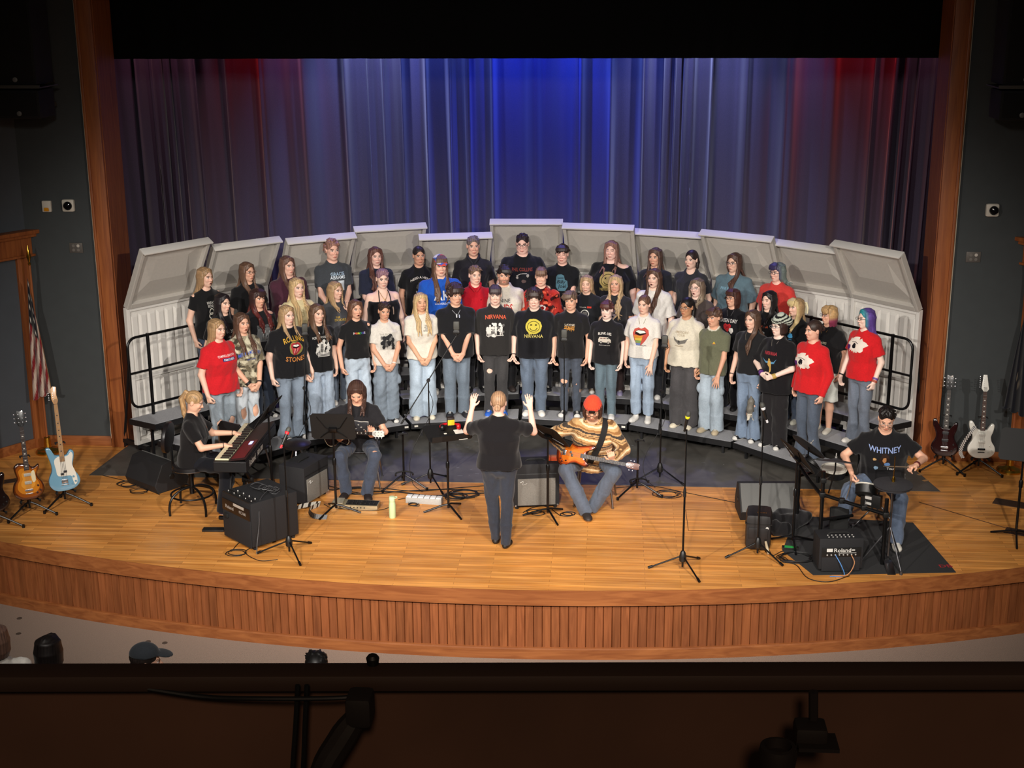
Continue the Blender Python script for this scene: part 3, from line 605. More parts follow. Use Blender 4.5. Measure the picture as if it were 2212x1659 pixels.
for px,py,sd in ((165,535,'left'),(2102,555,'right')):
    p=onwall(px,py); t=thing('outlet_plate','dull steel four socket outlet plate on the %s wall'%sd,'outlet',p); mb=MB(); mb.box((0,-.008,0),(.17,.014,.125),None,.004); mb.build('plate',mat('plate_steel','#5c5752',.5,.3),t); 
    for i,(x,z) in enumerate(((-.03,.026),(.03,.026),(-.03,-.026),(.03,-.026))): mb=MB(); mb.cyl((x,-.013,z),(x,-.019,z),.019,.019,14); mb.build('socket',mat('socket_light','#b7b0a6',.5) if i==1 else mat('socket_dark','#6d6862',.5),t)
# loudspeakers on brackets at the top corners
for sg,sd in ((-1,'left'),(1,'right')):
    for lv,(z0,z1,dep) in enumerate(((4.64,5.95,.5),(4.26,4.58,.45))):
        xa=sg*5.72-(.0 if sg<0 else -.02); t=thing('loudspeaker','%s black loudspeaker box high on the %s side wall'%(('tall upper','small lower')[lv],sd),'loudspeaker',(sg*5.7,-.8,z0)); mb=MB(); mb.box((0,.0,(z1-z0)/2),(.72,dep,z1-z0),None,.015); mb.build('cabinet',mat('speaker_black','#0d0d0d',.8),t); mb=MB(); mb.box((0,-dep/2-.006,(z1-z0)/2),(.66,.012,z1-z0-.06),None,.004); mb.build('grille',mat('grille_black','#090909',.9),t); mb=MB(); mb.lathe([(.028,0),(.028,.008),(.012,.012)],14,TR(sg*-.12,-dep/2-.012,.06)@RX(PI/2)); mb.build('badge',mat('badge_silver','#8f8d88',.4,.6),t)
        mb=MB(); mb.box((0,.0,-.03),(.8,dep+.06,.012)); mb.box((-.2,.42,-.0),(.05,.4,.05)); mb.box((.2,.42,.0),(.05,.4,.05)); mb.box((0,.25,-.0),(.5,.05,.05)); mb.box((0,-dep/2-.02,-.018),(.8,.012,.035)); 
        if lv==1: mb=MB(); mb.box((0,.2,.1),(.5,.05,.05)); mb.box((-.2,.42,.1),(.05,.4,.05)); mb.box((.2,.42,.1),(.05,.4,.05))
        mb.build('bracket',mat('bracket_grey','#57534c',.5,.4),t,smooth=False)
# flags on brass poles
def flag(x,y,label,usa):
    t=thing('flag',label,'flag',(x,y,0)); mb=MB(); mb.lathe([(.155,0),(.155,.02),(.135,.045),(.06,.06),(.045,.075),(.04,.2),(.03,.21)],28); mb.build('base',gold,t); mb=MB(); mb.tube([(0,0,.05),(.0,0,2.42)],.015,10); mb.build('pole',oakv,t)
    mb=MB(); mb.lathe([(.012,2.42),(.022,2.44),(.01,2.46),(.03,2.53),(.018,2.6),(.0,2.68)],12); mb.build('finial',gold,t)
    U=np.linspace(0,1,46); Vv=np.linspace(0,1,40); V=[];C=[]
    for v in Vv:
        for u in U:
            z=2.28-1.62*v*(1-.0*u)-.28*u*(1-v*.4)*1.6; w=(.05+.21*v**.8)*(1 if usa else 1.0); a=u*15; x_=w*(.55*u*1.9-.35)+.03*math.sin(a)*(.3+v); y_=-.05-.065*math.sin(a*1.0+.6)*(.35+v*.8)-.03*u
            V.append((x_*(1 if usa else -1),y_,max(z,.72+.12*u)))
            if usa:
                q=u*1.15+v*.0; st=int((u*.8+v*.55)*13)%2
                if v<.34 and u<.62: c=HX('#15161d') if not(int(u*22)%3==1 and int(v*44)%4==1) else HX('#cfc8bc')
                else: c=HX('#7c1d22') if st else HX('#c4b2a2')
            else: c=HX('#0f1018') if not(.5<v<.66 and .3<u<.5 and math.sin(u*40)*math.sin(v*37)>.2) else HX('#6d6252')
            if u>.965 or v>.975: c=HX('#b07a34') if usa else c
            C.append(c)
    n=46; Q=[(j*n+i,j*n+i+1,(j+1)*n+i+1,(j+1)*n+i) for j in range(39) for i in range(45)]
    qmesh('flag_cloth',np.array(V),np.array(Q),np.array(C),cloth,t)
flag(-5.95,-.32,'draped stars and stripes flag on a brass stand at left',True)
flag(6.02,-.34,'draped dark blue flag on a brass stand at right',False)
# ---------------------------------------------------------------- balcony rail in front of the viewer
railm=mat('balcony_rail','#3a281e',.6); panelm=mat('balcony_panel','#5a3c2c',.7,var=.3,scale=3)
T=Matrix.Translation((1.05,-15.2,0))@RZ(.066)
mb=MB(T); mb.box((0,.0,4.894),(6,.042,.024),None,.007); structure(mb.build('trim_balcony_rail',railm)); mb=MB(T); mb.box((0,.02,4.01),(6,.02,1.75)); structure(mb.build('wall_balcony',panelm,smooth=False))
dimm=mat('lamp_dark_brown','#1a120e',.7)
def rl(px,py,dy=0.): return GY(px,py,-15.2+dy)
mb=MB(); mb.tube([rl(320,1488,-.05),rl(440,1505,-.05),rl(560,1509,-.06),rl(720,1508,-.06),rl(800,1500,-.05)],.0032,8,smoothn=6); tag(mb.build('power_cable',cable),'black cable sagging along the balcony front below the rail','cable')
for i,(a,b,l) in enumerate(((643,632,'left'),(663,655,'right'))):
    mb=MB(); mb.tube([rl(a,1480,-.055),rl(a-4,1560,-.055),rl(b,1659,-.055),rl(b-10,1800,-.055)],.0034,8,smoothn=4); tag(mb.build('hanging_cable',cable),'%s one of two dark cables hanging down the balcony front'%l,'cable')
t=thing('lamp_clamp','dark clamp and bent arm fixed on the balcony rail','clamp',rl(780,1520,-.06)); o=t.location; mb=MB(Matrix.Translation(-o)); mb.box(rl(778,1528,-.06),(.034,.04,.042),None,.008); mb.build('jaw',dimm,t); mb=MB(Matrix.Translation(-o)); mb.tube([rl(775,1540,-.06),rl(735,1600,-.07),rl(700,1665,-.08),rl(690,1760,-.08)],[.013,.015,.017,.018]+[.018]*9,10,smoothn=4); mb.build('arm',dimm,t)
t=thing('rail_knob','small black knob standing on the balcony rail','knob',rl(805,1424,.0)); mb=MB(); mb.lathe([(.007,-.012),(.009,.002),(.006,.006)],12); mb.build('cap',black,t)
t=thing('stage_lamp','dark lamp on a yoke hanging under the balcony rail','lamp',rl(1755,1500,-.06)); o=t.location; mb=MB(Matrix.Translation(-o)); mb.tube([rl(1757,1494,-.06),rl(1757,1590,-.06)],.006,8); mb.build('yoke',dimm,t); mb=MB(Matrix.Translation(-o)); mb.box(rl(1750,1585,-.07),(.04,.035,.03),None,.006); mb.box(rl(1765,1604,-.08),(.05,.04,.005)); mb.build('lamp_body',dimm,t)
p=rl(1680,1630,-.1); t=thing('lens_hood','round dark lens hood below the balcony lamp','lamp',p); mb=MB(); mb.lathe([(.02,-.03),(.024,0),(.022,.012),(.017,.013),(.016,0)],20); mb.build('hood',dimm,t)
PROF={'m':[(.82,.172,.124,0),(.95,.168,.12,0),(1.08,.163,.116,-.006),(1.22,.176,.122,-.01),(1.30,.178,.114,-.006),(1.365,.142,.092,.006),(1.415,.085,.07,.012),(1.46,.064,.06,.012)],
      'f':[(.84,.166,.122,0),(.95,.16,.118,0),(1.05,.146,.108,-.004),(1.2,.158,.128,-.018),(1.29,.158,.112,-.01),(1.355,.13,.088,.006),(1.41,.078,.066,.012),(1.455,.058,.056,.012)]}
def shapes2d(items):
    """print artwork -> list of (2d verts, faces, colour, layer)"""
    out=[]
    for li,it in enumerate(items):
        k=it[0]; 
        if k=='t':
            _,st,h,u,v,c=it[:6]; o=it[6] if len(it)>6 else {}
            for V,F in text2d(st,h,u,v,**o): out.append((V,F,c,li))
            continue
        if k=='e':
            _,u,v,a,b,c=it[:6]; ro=it[6] if len(it)>6 else 0; t=np.linspace(0,2*PI,29)[:-1]; x,y=a*np.cos(t),b*np.sin(t); P=np.stack([u+x*math.cos(ro)-y*math.sin(ro),v+x*math.sin(ro)+y*math.cos(ro)],1)
        elif k=='r': _,u,v,a,b,c=it; P=np.array([(u-a/2,v-b/2),(u+a/2,v-b/2),(u+a/2,v+b/2),(u-a/2,v+b/2)])
        elif k=='p': _,P,c=it; P=np.array(P,float)
        elif k=='blob':
            _,u,v,a,b,c,sd=it; r=np.random.RandomState(sd); t=np.linspace(0,2*PI,33)[:-1]; q=1+.07*np.sin(3*t+r.rand()*6)+.06*np.sin(5*t+r.rand()*6)+.06*np.sin(9*t+r.rand()*6); P=np.stack([u+a*q*np.cos(t),v+b*q*np.sin(t)],1)
        elif k=='ring':
            _,u,v,a,b,w,c=it; t=np.linspace(0,2*PI,33)[:-1]; P=np.concatenate([np.stack([u+a*np.cos(t),v+b*np.sin(t)],1),np.stack([u+(a-w)*np.cos(t),v+(b-w)*np.sin(t)],1)]); n=32
            out.append((P,[(i,(i+1)%n,n+(i+1)%n,n+i) for i in range(n)],c,li)); continue
        elif k=='l':
            _,L,w,c=it; L=np.array(L,float); d=np.gradient(L,axis=0); d/=np.linalg.norm(d,axis=1)[:,None]+1e-9; nn=np.stack([-d[:,1],d[:,0]],1)*w/2; P=np.concatenate([L+nn,L-nn]); n=len(L)
            out.append((P,[(i,i+1,n+i+1,n+i) for i in range(n-1)],c,li)); continue
        out.append((P,[tuple(range(len(P)))],c,li))
    return out
def print_mesh(items,shV,shQ,org,Mt,sc,parent,cen=(0,1.2),name='shirt_print',maxe=.014):
    bvh=BVHTree.FromPolygons([tuple(v) for v in shV],[tuple(int(i) for i in q) for q in shQ]); AV=[];AF=[];AC=[]
    dr=Vector(Mt@V3(0,1,0))
    for P,F,c,li in shapes2d(items):
        bm=bmesh.new(); vs=[bm.verts.new((p[0],p[1],0)) for p in P]
        for f in F:
            try: bm.faces.new([vs[i] for i in f])
            except ValueError: pass
        bmesh.ops.triangulate(bm,faces=bm.faces[:])
        for _ in range(4):
            le=[e for e in bm.edges if e.calc_length()>maxe/sc]
            if not le: break
            bmesh.ops.subdivide_edges(bm,edges=le,cuts=1); bmesh.ops.triangulate(bm,faces=bm.faces[:])
        bm.verts.index_update(); n=len(AV); ok=[]; hx=HX(c) if isinstance(c,str) else c
        for v in bm.verts:
            p=org(V3(v.co.x,-.55,v.co.y)+V3(cen[0],0,cen[1])); h=bvh.ray_cast(Vector(p),dr)
            ok.append(h[0] is not None); AV.append(tuple(h[0]-dr*(.0028+.0009*li)) if h[0] is not None else tuple(p)); AC.append(hx)
        for f in bm.faces:
            I=[v.index for v in f.verts]
            if all(ok[i] for i in I):
                ys=[(Vector(AV[n+i])).dot(dr) for i in I]
                if max(ys)-min(ys)<.05:
                    # winding so that the normal faces out
                    a,b,d=[Vector(AV[n+i]) for i in I[:3]]
                    if (b-a).cross(d-a).dot(dr)>0: I=I[::-1]
                    AF.append([n+i for i in I])
        bm.free()
    if not AF: return None
    return qmesh(name,np.array(AV),np.array(AF),np.array(AC),inkm,parent)
SHOE={}
def shoe(kind,up,so,s):
    k=(kind,up,so,round(s,2))
    if k in SHOE: return SHOE[k].copy()
    sd=SDF(.0055); hi={'high':.075,'boot':.1}.get(kind,.03)
    sd.el((0,-.005,.03),(.037,.06,.034),.02).el((0,-.1,.024),(.045,.075,.03),.03).rc((0,-.03,.04),(0,-.12,.026),.036,.03,.03)
    sd.rc((0,.008,.05),(0,.012,.05+hi),.036,.034,.02); sd.half((0,0,-1),-.0005,(-.1,-.25,-.05),(.1,.15,.02)); sd.half((0,.15,1),.062+hi,(-.1,-.25,.03),(.1,.15,.3))
    V,Q=sd.mesh(); C=np.repeat(np.array([HX(up)]),len(V),0); C[V[:,2]<.017]=HX(so)
    if kind in('high','canvas'): C[(V[:,1]<-.135)]=HX('#d8d6d0'); 
    if kind in('high','canvas','sneaker'): C[(np.abs(V[:,0])<.014)&(V[:,1]<-.035)&(V[:,1]>-.125)&(V[:,2]>.045)&(np.sin(V[:,1]*420)>-.2)]=HX('#e2e0da' if up!='#e6e2d6' else '#bdb8aa')
    o=qmesh('shoe',V*s,Q,C,shoem); SHOE[k]=o; return o
def person(label,loc,rz,p,group=None,name='person'):
    H=p.get('H',1.68); s=H/1.70; sex=p.get('sex','f'); b=p.get('b',1.); seed=p.get('seed',int(abs(H*977+loc[0]*131+loc[1]*57)*10)%100000); rng=np.random.RandomState(seed)
    root=thing(name,label,'person',loc,rz,group)
    P0=V3(0,0,.9); lean=p.get('lean',0.); Mt=R3(p.get('twist',0),lean,p.get('tilt',0)); Pp=V3(*p.get('pelvis',(0,0,.9)))
    T=lambda q:(Pp+Mt@(np.asarray(q,float)-P0))*s
    sk=np.clip(np.array(HX(p.get('skin','#d9a78c')))*[1.1,1.13,1.16]+.012,0,.88); sh=(.172 if sex=='m' else .156)*b**.35
    prof=[(z,rx*(b**(1.15 if z<1.28 else .75)),ry*(b**(1.35 if z<1.28 else .8)),yc-.03*(b-1)*(z<1.3)) for z,rx,ry,yc in PROF[sex]]
    pr=[tuple(v*s for v in r) for r in prof]
    hs=s*p.get('hs',.965)*(1.02 if sex=='m' else 1.); Mh=Mt@R3(0,-lean*p.get('hl',.9),0)@R3(p.get('yaw',0),p.get('pit',.06),p.get('roll',0)); nb=T((0,.018,1.41))
    ho=nb+(Mt@R3(0,-lean*.4,0)@V3(0,-.022-.035*math.sin(max(p.get('pit',0),0)),.172))*s
    # ---- body
    bd=SDF(p.get('res',.006)); o_=T(V3(0,0,0)); 
    bd.loft([(z,rx*.93,ry*.9,yc) for z,rx,ry,yc in pr if z>.86*s],.02,o_,Mt)
    nr=(.054 if sex=='m' else .047)*s*b**.3
    bd.rc(T((0,.02,1.36)),nb,.07*s,nr*1.08,.03); bd.rc(nb,ho+Mh@V3(0,.018,-.05)*hs,nr*1.05,nr,.025)
    arms=p.get('arms','down'); tgt={}
    for sg in(-1,1):
        S=T((sg*sh,.012,1.338)); bd.rc(T((sg*.07,.012,1.365)),S,.045*s,.046*s*b**.5,.03); a=arms if isinstance(arms,str) else arms[0 if sg<0 else 1]
        xw=max(.225,prof[0][1]+.055)
        if isinstance(a,dict): W=np.array(a['w'],float)*s; pole=a.get('pole',(sg*.5,.6,-.6)); f=a.get('f',(0,-.3,-1)); n=a.get('n',(-sg,0,0)); th=a.get('th',(0,-1,0)); kw={k:a[k] for k in('curl','spread','curls') if k in a}
        elif a=='front': W=T((sg*.062,-prof[2][2]-.075-.02*(sg>0),.865)); pole=(sg*1,.35,-.1); f=(-sg*.62,-.12,-.75); n=(-sg*.25,.95,0); th=(-sg*.6,-.3,.6); kw=dict(curl=.5)
        elif a=='mid': W=T((sg*.085,-prof[2][2]-.085-.02*(sg>0),.985)); pole=(sg*1,.3,-.35); f=(-sg*.85,-.25,-.3); n=(-sg*.2,.95,.1); th=(0,-.3,.9); kw=dict(curl=.6)
        elif a=='back': W=T((sg*.09,.175,.93)); pole=(sg*1,.6,0); f=(-sg*.8,.1,-.5); n=(0,-1,0); th=(0,0,1); kw=dict(curl=.4)
        elif a=='thigh': W=T((sg*.15,-.16,.83)); pole=(sg*.8,.6,0); f=(-sg*.1,-.25,-.95); n=(0,.95,-.2); th=(-sg,0,0); kw=dict(curl=.12,spread=.25)
        else: W=T((sg*xw,-.06+.02*rng.randn(),.835)); pole=(sg*.45,1,0); f=(-sg*.1,-.22,-1); n=(-sg,.15,0); th=(0,-1,-.1); kw=dict(curl=.55+.25*rng.rand())
        E,W=ik(S,W,.285*s,.255*s,pole); ab=b**.6
        bd.rc(S,E,.046*s*ab,.037*s*ab,.02); bd.rc(E,W,.0375*s*ab,.0255*s,.015); hand(bd,W,f,n,th,sc=s*(1. if sex=='m' else .93),**kw); tgt[sg]=(S,E,W,np.array(f))
    # ---- legs
    st,pc=p.get('pants',('straight','#5f7896'))[:2]; po=p['pants'][2] if len(p.get('pants',()))>2 else {}
    hb=b**.8; legs=p.get('legs'); LG={}
    for sg in(-1,1):
        if legs: hp,kn,an,ty=legs[0 if sg<0 else 1]; hp,kn,an=[np.array(q,float)*s for q in(hp,kn,an)]
        else:
            fx=p.get('stance',.085); hp=V3(sg*.083*hb,0,.86)*s; kn=V3(sg*(.083*hb*.6+fx*.4),-.02,.475)*s; an=V3(sg*fx,.01,.07)*s; ty=sg*(.12+.14*rng.rand())
        LG[sg]=(hp,kn,an,ty)
        bare=st=='shorts' or po.get('rip')
        if bare:
            if st!='shorts': bd.rc(hp,kn,.07*s*hb,.052*s*hb**.5,.02)
            else: bd.rc(hp,kn,.075*s*hb,.054*s*hb**.5,.02)
            bd.rc(kn,kn+(an-kn)*.35+V3(0,.012,0)*s,.052*s*hb**.5,.053*s*hb**.5,.02); bd.rc(kn+(an-kn)*.35+V3(0,.012,0)*s,an,.053*s*hb**.5,.034*s,.02)
    head_sdf(bd,ho,Mh,hs,sex,max(0,b-1)*1.5)
    V,Q=bd.mesh(); C=np.repeat(sk[None],len(V),0)*(1+.035*vnoise(V,9,seed))[:,None]; head_paint(V,ho,Mh,hs,sk,p,C)
    kn=V[:,2]; bo=qmesh('body',V,Q,np.clip(C,0,1),skinm,root)
    # ---- shirt
    tk,tc=p.get('top',('tee','#151517'))[:2]; to=p['top'][2] if len(p.get('top',()))>2 else {}
    sd=SDF(.0095,seed); hem=to.get('hem',.0); loose=to.get('loose',.0); top=1.46
    P2=[]
    for z,rx,ry,yc in prof:
        l=1+loose*(.16 if z<1.25 else .04); P2.append(((z+hem*(z<.9))*s,(rx+.013+.008*(z<1))*l*s,(ry+.013+.01*(z<1))*l*s,yc*s))
    if tk in('off','tank'): P2=[r for r in P2 if r[0]<1.31*s]+[(1.335*s,.165*s*b**.5,.1*s*b**.4,.0)]
    sd.loft(P2,.02,o_,Mt)
    if tk not in('off','tank'):
        sf={'tee':.70,'polo':.68,'long':1,'fit':.5,'over':.9,'sweat':1}[tk]; r0,r1={'tee':(.064,.071),'polo':(.064,.069),'long':(.062,.05),'fit':(.056,.056),'over':(.07,.083),'sweat':(.072,.06)}[tk]; ab=b**.55
        for sg in(-1,1):
            S,E,W,f=tgt[sg]
            sd.rc(T((sg*.06,.01,1.368)),S,.054*s*b**.3,r0*.93*s*ab,.03)
            if sf<1: sd.rc(S,S+(E-S)*sf,r0*.93*s*ab,r1*s*ab,.03,flat=True)
            else: sd.rc(S,E,r0*s*ab,r1*s*ab*1.08,.03); sd.rc(E,W+unit(W-E)*.01,r1*s*ab*1.05,r1*.8*s,.02,flat=True)
        w=to.get('neck',1.); vv=to.get('v',0); sd.el(T((to.get('nx',0),-.045,1.487-.012*w)),np.array((.073*w,.082+.02*(w-1),.055+.022*(w-1)+vv))*s,.006,Mt,True)
    if to.get('cutL'): sd.el(T((.17,-.03,1.43)),np.array((.1,.16,.075))*s,.01,Mt,True)
    if tk=='off': sd.half(Mt@V3(0,0,1),(Mt@V3(0,0,1))@T((0,0,1.30)),T((0,0,1.36))-.4,T((0,0,1.36))+.4)
    sd.wrinkle(to.get('wr',.0042)*s,.11,5,.5); SV,SQ=sd.mesh(); c=np.array(HX(tc)); SCo=np.repeat(c[None],len(SV),0); pat=to.get('pat'); L=(SV/s-Pp)@Mt+P0
    if pat=='camo':
        n1,n2=vnoise(L,38,seed),vnoise(L,55,seed+3); SCo[n1>.18]=HX('#6d6450'); SCo[n2>.28]=HX('#3f3b30'); SCo[n1<-.32]=HX('#cfc9ae')
    if pat=='red': n1,n2=vnoise(L,34,seed),vnoise(L,50,seed+3); SCo[n1>.2]=HX('#3a0c0c'); SCo[n2>.34]=HX('#f06a4e')
    if pat=='dye': n1=vnoise(L,16,seed); SCo*=(1+.9*np.clip(n1,-.6,1))[:,None]
    if pat=='plaid':
        uu=L[:,2]*1.0+.12*L[:,0]; q=(uu*7.5)%1; SCo[(q<.16)]=HX('#3d352f'); SCo[(q>.22)&(q<.34)]=HX('#8d6239'); SCo[(q>.5)&(q<.62)]=HX('#e8d3ab'); SCo[(q>.72)&(q<.8)]=HX('#6d4a2b'); SCo[(q>.86)&(q<.9)]=HX('#3d352f')
    if 'trim' in to:
        w_=to.get('neck',1.); ne=(L[:,0]/(.073*w_))**2+((L[:,1]+.045)/.082)**2+((L[:,2]-1.475)/.055)**2<1.7; SCo[ne]=HX(to['trim'])
    so=qmesh({'tee':'t_shirt','fit':'t_shirt','over':'t_shirt','long':'long_sleeved_shirt','sweat':'pullover','polo':'polo_shirt','off':'off_shoulder_top','tank':'tank_top'}[tk],SV,SQ,np.clip(SCo,.004,1),cloth,root)
    if p.get('print'): print_mesh(p['print'],SV,SQ,T,Mt,s,so,(0,1.2))
    if tk=='off':
        mb=MB()
        for sg in(-1,1): mb.tube([T((sg*.075,-.128*b,1.29)),T((sg*.07,-.085,1.385)),T((sg*.055,-.02,1.435)),T((sg*.035,.05,1.44))],.006*s,6,smoothn=4)
        mb.build('strap',cloth if False else mat('strap_black','#101012',.9),so)
    if tk=='polo':
        mb=MB(); 
        for sg in(-1,1): mb.tube([T((sg*.012,-.1,1.375)),T((sg*.05,-.085,1.425)),T((sg*.074,-.02,1.462)),T((sg*.05,.055,1.475)),T((0,.075,1.478))],[.012*s,.017*s,.016*s,.015*s,.014*s]+[.014*s]*12 if False else .0145*s,8,smoothn=3)
        mb.build('collar',mat('collar_'+tc,tc,.9),so)
    # ---- trousers
    if st!='none':
        sd=SDF(.0095,seed+1); kr={'skinny':.06,'straight':.07,'wide':.088,'flare':.066,'shorts':.09,'baggy':.092}[st]; ar={'skinny':.045,'straight':.066,'wide':.1,'flare':.1,'shorts':.1,'baggy':.095}[st]; wb=hb
        if legs: sd.el(T((0,.012,.885)),np.array((.172*wb,.125*wb,.115))*s,.04,Mt)
        else: sd.loft([(.79*s,.15*wb*s,.1*wb*s,.004),(.87*s,.168*wb*s,.118*wb*s,.004),(.96*s,.158*wb*s,.112*wb*s,.002),(1.04*s,.142*wb*s,.106*wb*s,0)],.03)
        kr*=hb**.7; ar*=hb**.4
        for sg in(-1,1):
            hp,kn,an,ty=LG[sg]; 
            if st=='shorts': sd.rc(hp,hp+(kn-hp)*1.08+V3(sg*.02,0,0)*s,.085*s*hb,.092*s*hb**.6,.012,flat=True); continue
            sd.rc(hp,kn,.092*s*hb,kr*s,.035); d=an-kn; en=an-unit(d)*po.get('crop',-.03)*s
            mid=kn+(en-kn)*.5; mr=(kr*(.9 if st!='wide' else 1.02)+ar*.1) if st!='flare' else kr*.92
            sd.rc(kn,mid,kr*s,mr*s,.02); sd.rc(mid,en,mr*s,ar*s,.02,flat=True)
            if po.get('rip') and sg in po['rip']:
                fdir=unit(np.cross(V3(1,0,0),kn-hp)); fdir=fdir if fdir[1]<0 else -fdir
                sd.el(kn+fdir*(kr*1.0)*s+V3(rng.uniform(-.01,.01),0,po.get('rz',.01))*s,np.array((.052,.05,.055*po.get('rs',1)))*s,.008,None,True)
            if st=='baggy': sd.el((hp+kn)/2+V3(sg*.085,-.03,-.06)*s,np.array((.035,.05,.07))*s,.01)
        lo=min(LG[-1][2][2],LG[1][2][2])-.06*s
        if not legs: sd.half((0,0,-1),-.012,(-.6,-.6,-.1),(.6,.6,.05))
        sd.wrinkle(.0058*s,.1,5,.45); V,Q=sd.mesh(); c=np.array(HX(pc)); c=c*.52+.48*(c@np.array([.3,.55,.15])) if po.get('denim',1) else c; C=np.repeat(c[None],len(V),0); nv=vnoise(V,7,seed+2)
        if po.get('denim',st!='shorts'):
            fade=np.zeros(len(V))
            for sg in(-1,1):
                hp,kn,an,ty=LG[sg]; d=kn-hp; t=np.clip(((V-hp)@d)/(d@d),0,1); ax=hp+t[:,None]*d; fade=np.maximum(fade,np.exp(-(np.linalg.norm((V-ax)[:,[0]],axis=1)/(.05*s))**2)*(V[:,1]<ax[:,1])*np.sin(PI*np.clip(t*.9+.08,0,1)))
            C=C*(1+.32*fade+.13*nv)[:,None]
        C*=(1+.05*vnoise(V,40,4))[:,None]
        if 'frontc' in po: C[(V[:,0]*po.get('side',1)<0)]=HX(po['frontc'])
        qmesh({'shorts':'shorts'}.get(st,'jeans' if po.get('denim',1) else 'trousers'),V,Q,np.clip(C,.004,1),cloth,root)
    # ---- shoes
    if p.get('shoes'):
        kd,up,sl=p['shoes']
        for sg in(-1,1):
            hp,kn,an,ty=LG[sg]; so_=shoe(kd,up,sl,s*(1.03 if sex=='m' else .94)); 
            if so_.name not in COL.objects: COL.objects.link(so_)
            elif so_.parent is not None: so_=so_.copy(); COL.objects.link(so_)
            so_.parent=root; ft=p.get('foot',{}).get(sg,(0,0)); so_.location=(an[0],an[1],an[2]-.07*s); so_.rotation_euler=(ft[0],ft[1],ty)
    # ---- hair
    if p.get('hair'):
        stl,hc=p['hair'][:2]; kw=p['hair'][2] if len(p['hair'])>2 else {}
        zz=[r[0] for r in P2]; 
        def ty_(dz):
            z=(ho[2]+dz)/1.0; zl=np.clip(z,pr[0][0],None)
            f=np.interp(zl,[r[0] for r in P2],[r[3]-r[2] for r in P2]); bk=np.interp(zl,[r[0] for r in P2],[r[3]+r[2] for r in P2])
            if lean>.15: return (-.1*s-.0,.08*s+(-dz)*math.sin(lean)*.9)
            return (min(f,-.05*s)-ho[1],max(bk,.06*s)-ho[1])
        HV,HQ,HC=hair_mesh(ho,Mh,hs,stl,hc,kw,ty_,rng,s); qmesh('hair',HV,HQ,HC,hairm,root)
    # ---- extras
    hq=lambda x,y,z:ho+Mh@(np.array([x,y,z])*hs)
    if p.get('glasses'):
        mb=MB()
        for sg in(-1,1):
            mb.tube([hq(sg*.032+.021*math.cos(a),-.109,.003+.017*math.sin(a)) for a in np.linspace(0,2*PI,17)[:-1]],.0022*hs,5,closed=True)
            mb.tube([hq(sg*.053,-.107,.006),hq(sg*.076,-.085,.006),hq(sg*.082,0,.004)],.002*hs,5)
        mb.tube([hq(-.011,-.11,.006),hq(0,-.113,.01),hq(.011,-.11,.006)],.0022*hs,5)
        mb.build('eyeglasses',mat('glasses_'+p['glasses'],p['glasses'],.3,.2),root)
    for sg,cc,off,wd_ in p.get('bands',()):
        S,E,W,f=tgt[sg]; d=unit(W-E); c=W-d*off; mb=MB(); r=.029*s*b**.25; mb.lathe([(r,-wd_),(r+.005,-wd_),(r+.005,wd_),(r,wd_)],14,axisM(c,c+d)[0]); mb.build('wristband',mat('band_'+cc,cc,.6),root)
    if p.get('necklace'):
        mb=MB(); z0=p.get('nz',1.30); mb.tube([T((-.05,.02,1.45)),T((-.045,-.07,1.40)),T((0,-.118*b**.8,z0)),T((.045,-.07,1.40)),T((.05,.02,1.45))],.0026*s,5,smoothn=5); mb.tube([T((0,-.125*b**.8,z0)),T((0,-.128*b**.8,z0-.03))],.006*s,6); mb.build('necklace',mat('neck_'+p['necklace'],p['necklace'],.3,.8),root)
    hat=p.get('hat')
    if hat:
        sd=SDF(.0075)
        if hat[0]=='cap':
            sd.el(hq(0,.012,.055),np.array((.09,.104,.082))*hs,.01,Mh); sd.half(-Mh@V3(0,.0,1),-(Mh@V3(0,.0,1))@hq(0,0,.052),hq(0,0,0)-.2,hq(0,0,0)+.2); sg=hat[2] if len(hat)>2 else -1
            sd.el(hq(0,-.11,.052),np.array((.068,.075,.012))*hs,.01,Mh@R3(0,.22,0))
        else:
            sd.el(hq(0,.016,.06),np.array((.092,.106,.098))*hs,.01,Mh); n_=Mh@unit((0,-.22,1)); sd.half(-n_,-n_@hq(0,-.06,.042),hq(0,0,0)-.2,hq(0,0,0)+.2)
            if hat[0]=='slouch': sd.el(hq(.045,.085,.05),np.array((.065,.07,.055))*hs,.03,Mh); sd.rc(hq(.02,.03,.12),hq(.08,.1,.06),.06*hs,.05*hs,.03)
            for a in np.linspace(0,2*PI,22)[:-1]: sd.rc(hq(.092*math.cos(a),.016+.106*math.sin(a),.045+.022*(-math.sin(a))*-1*-1),hq(.092*math.cos(a),.016+.106*math.sin(a),.075+.022*(-math.sin(a))*-1*-1),.009*hs,.008*hs,.004)
        V,Q=sd.mesh(); C=np.repeat(np.array([HX(hat[1])]),len(V),0); L=((V-ho)@Mh)/hs
        if hat[0]=='slouch': C[np.sin((L[:,2]*.9-.35*L[:,1]+.25*L[:,0])*190)>.1]=HX('#191a1b')
        if hat[0]=='cap' and len(hat)>3: n1=vnoise(L,30,3); C[n1>.15]=HX('#e0503a'); C[n1<-.25]=HX('#e8e2da'); 
        ht=qmesh({'cap':'baseball_cap'}.get(hat[0],'knit_beanie'),V,Q,C,cloth,root)
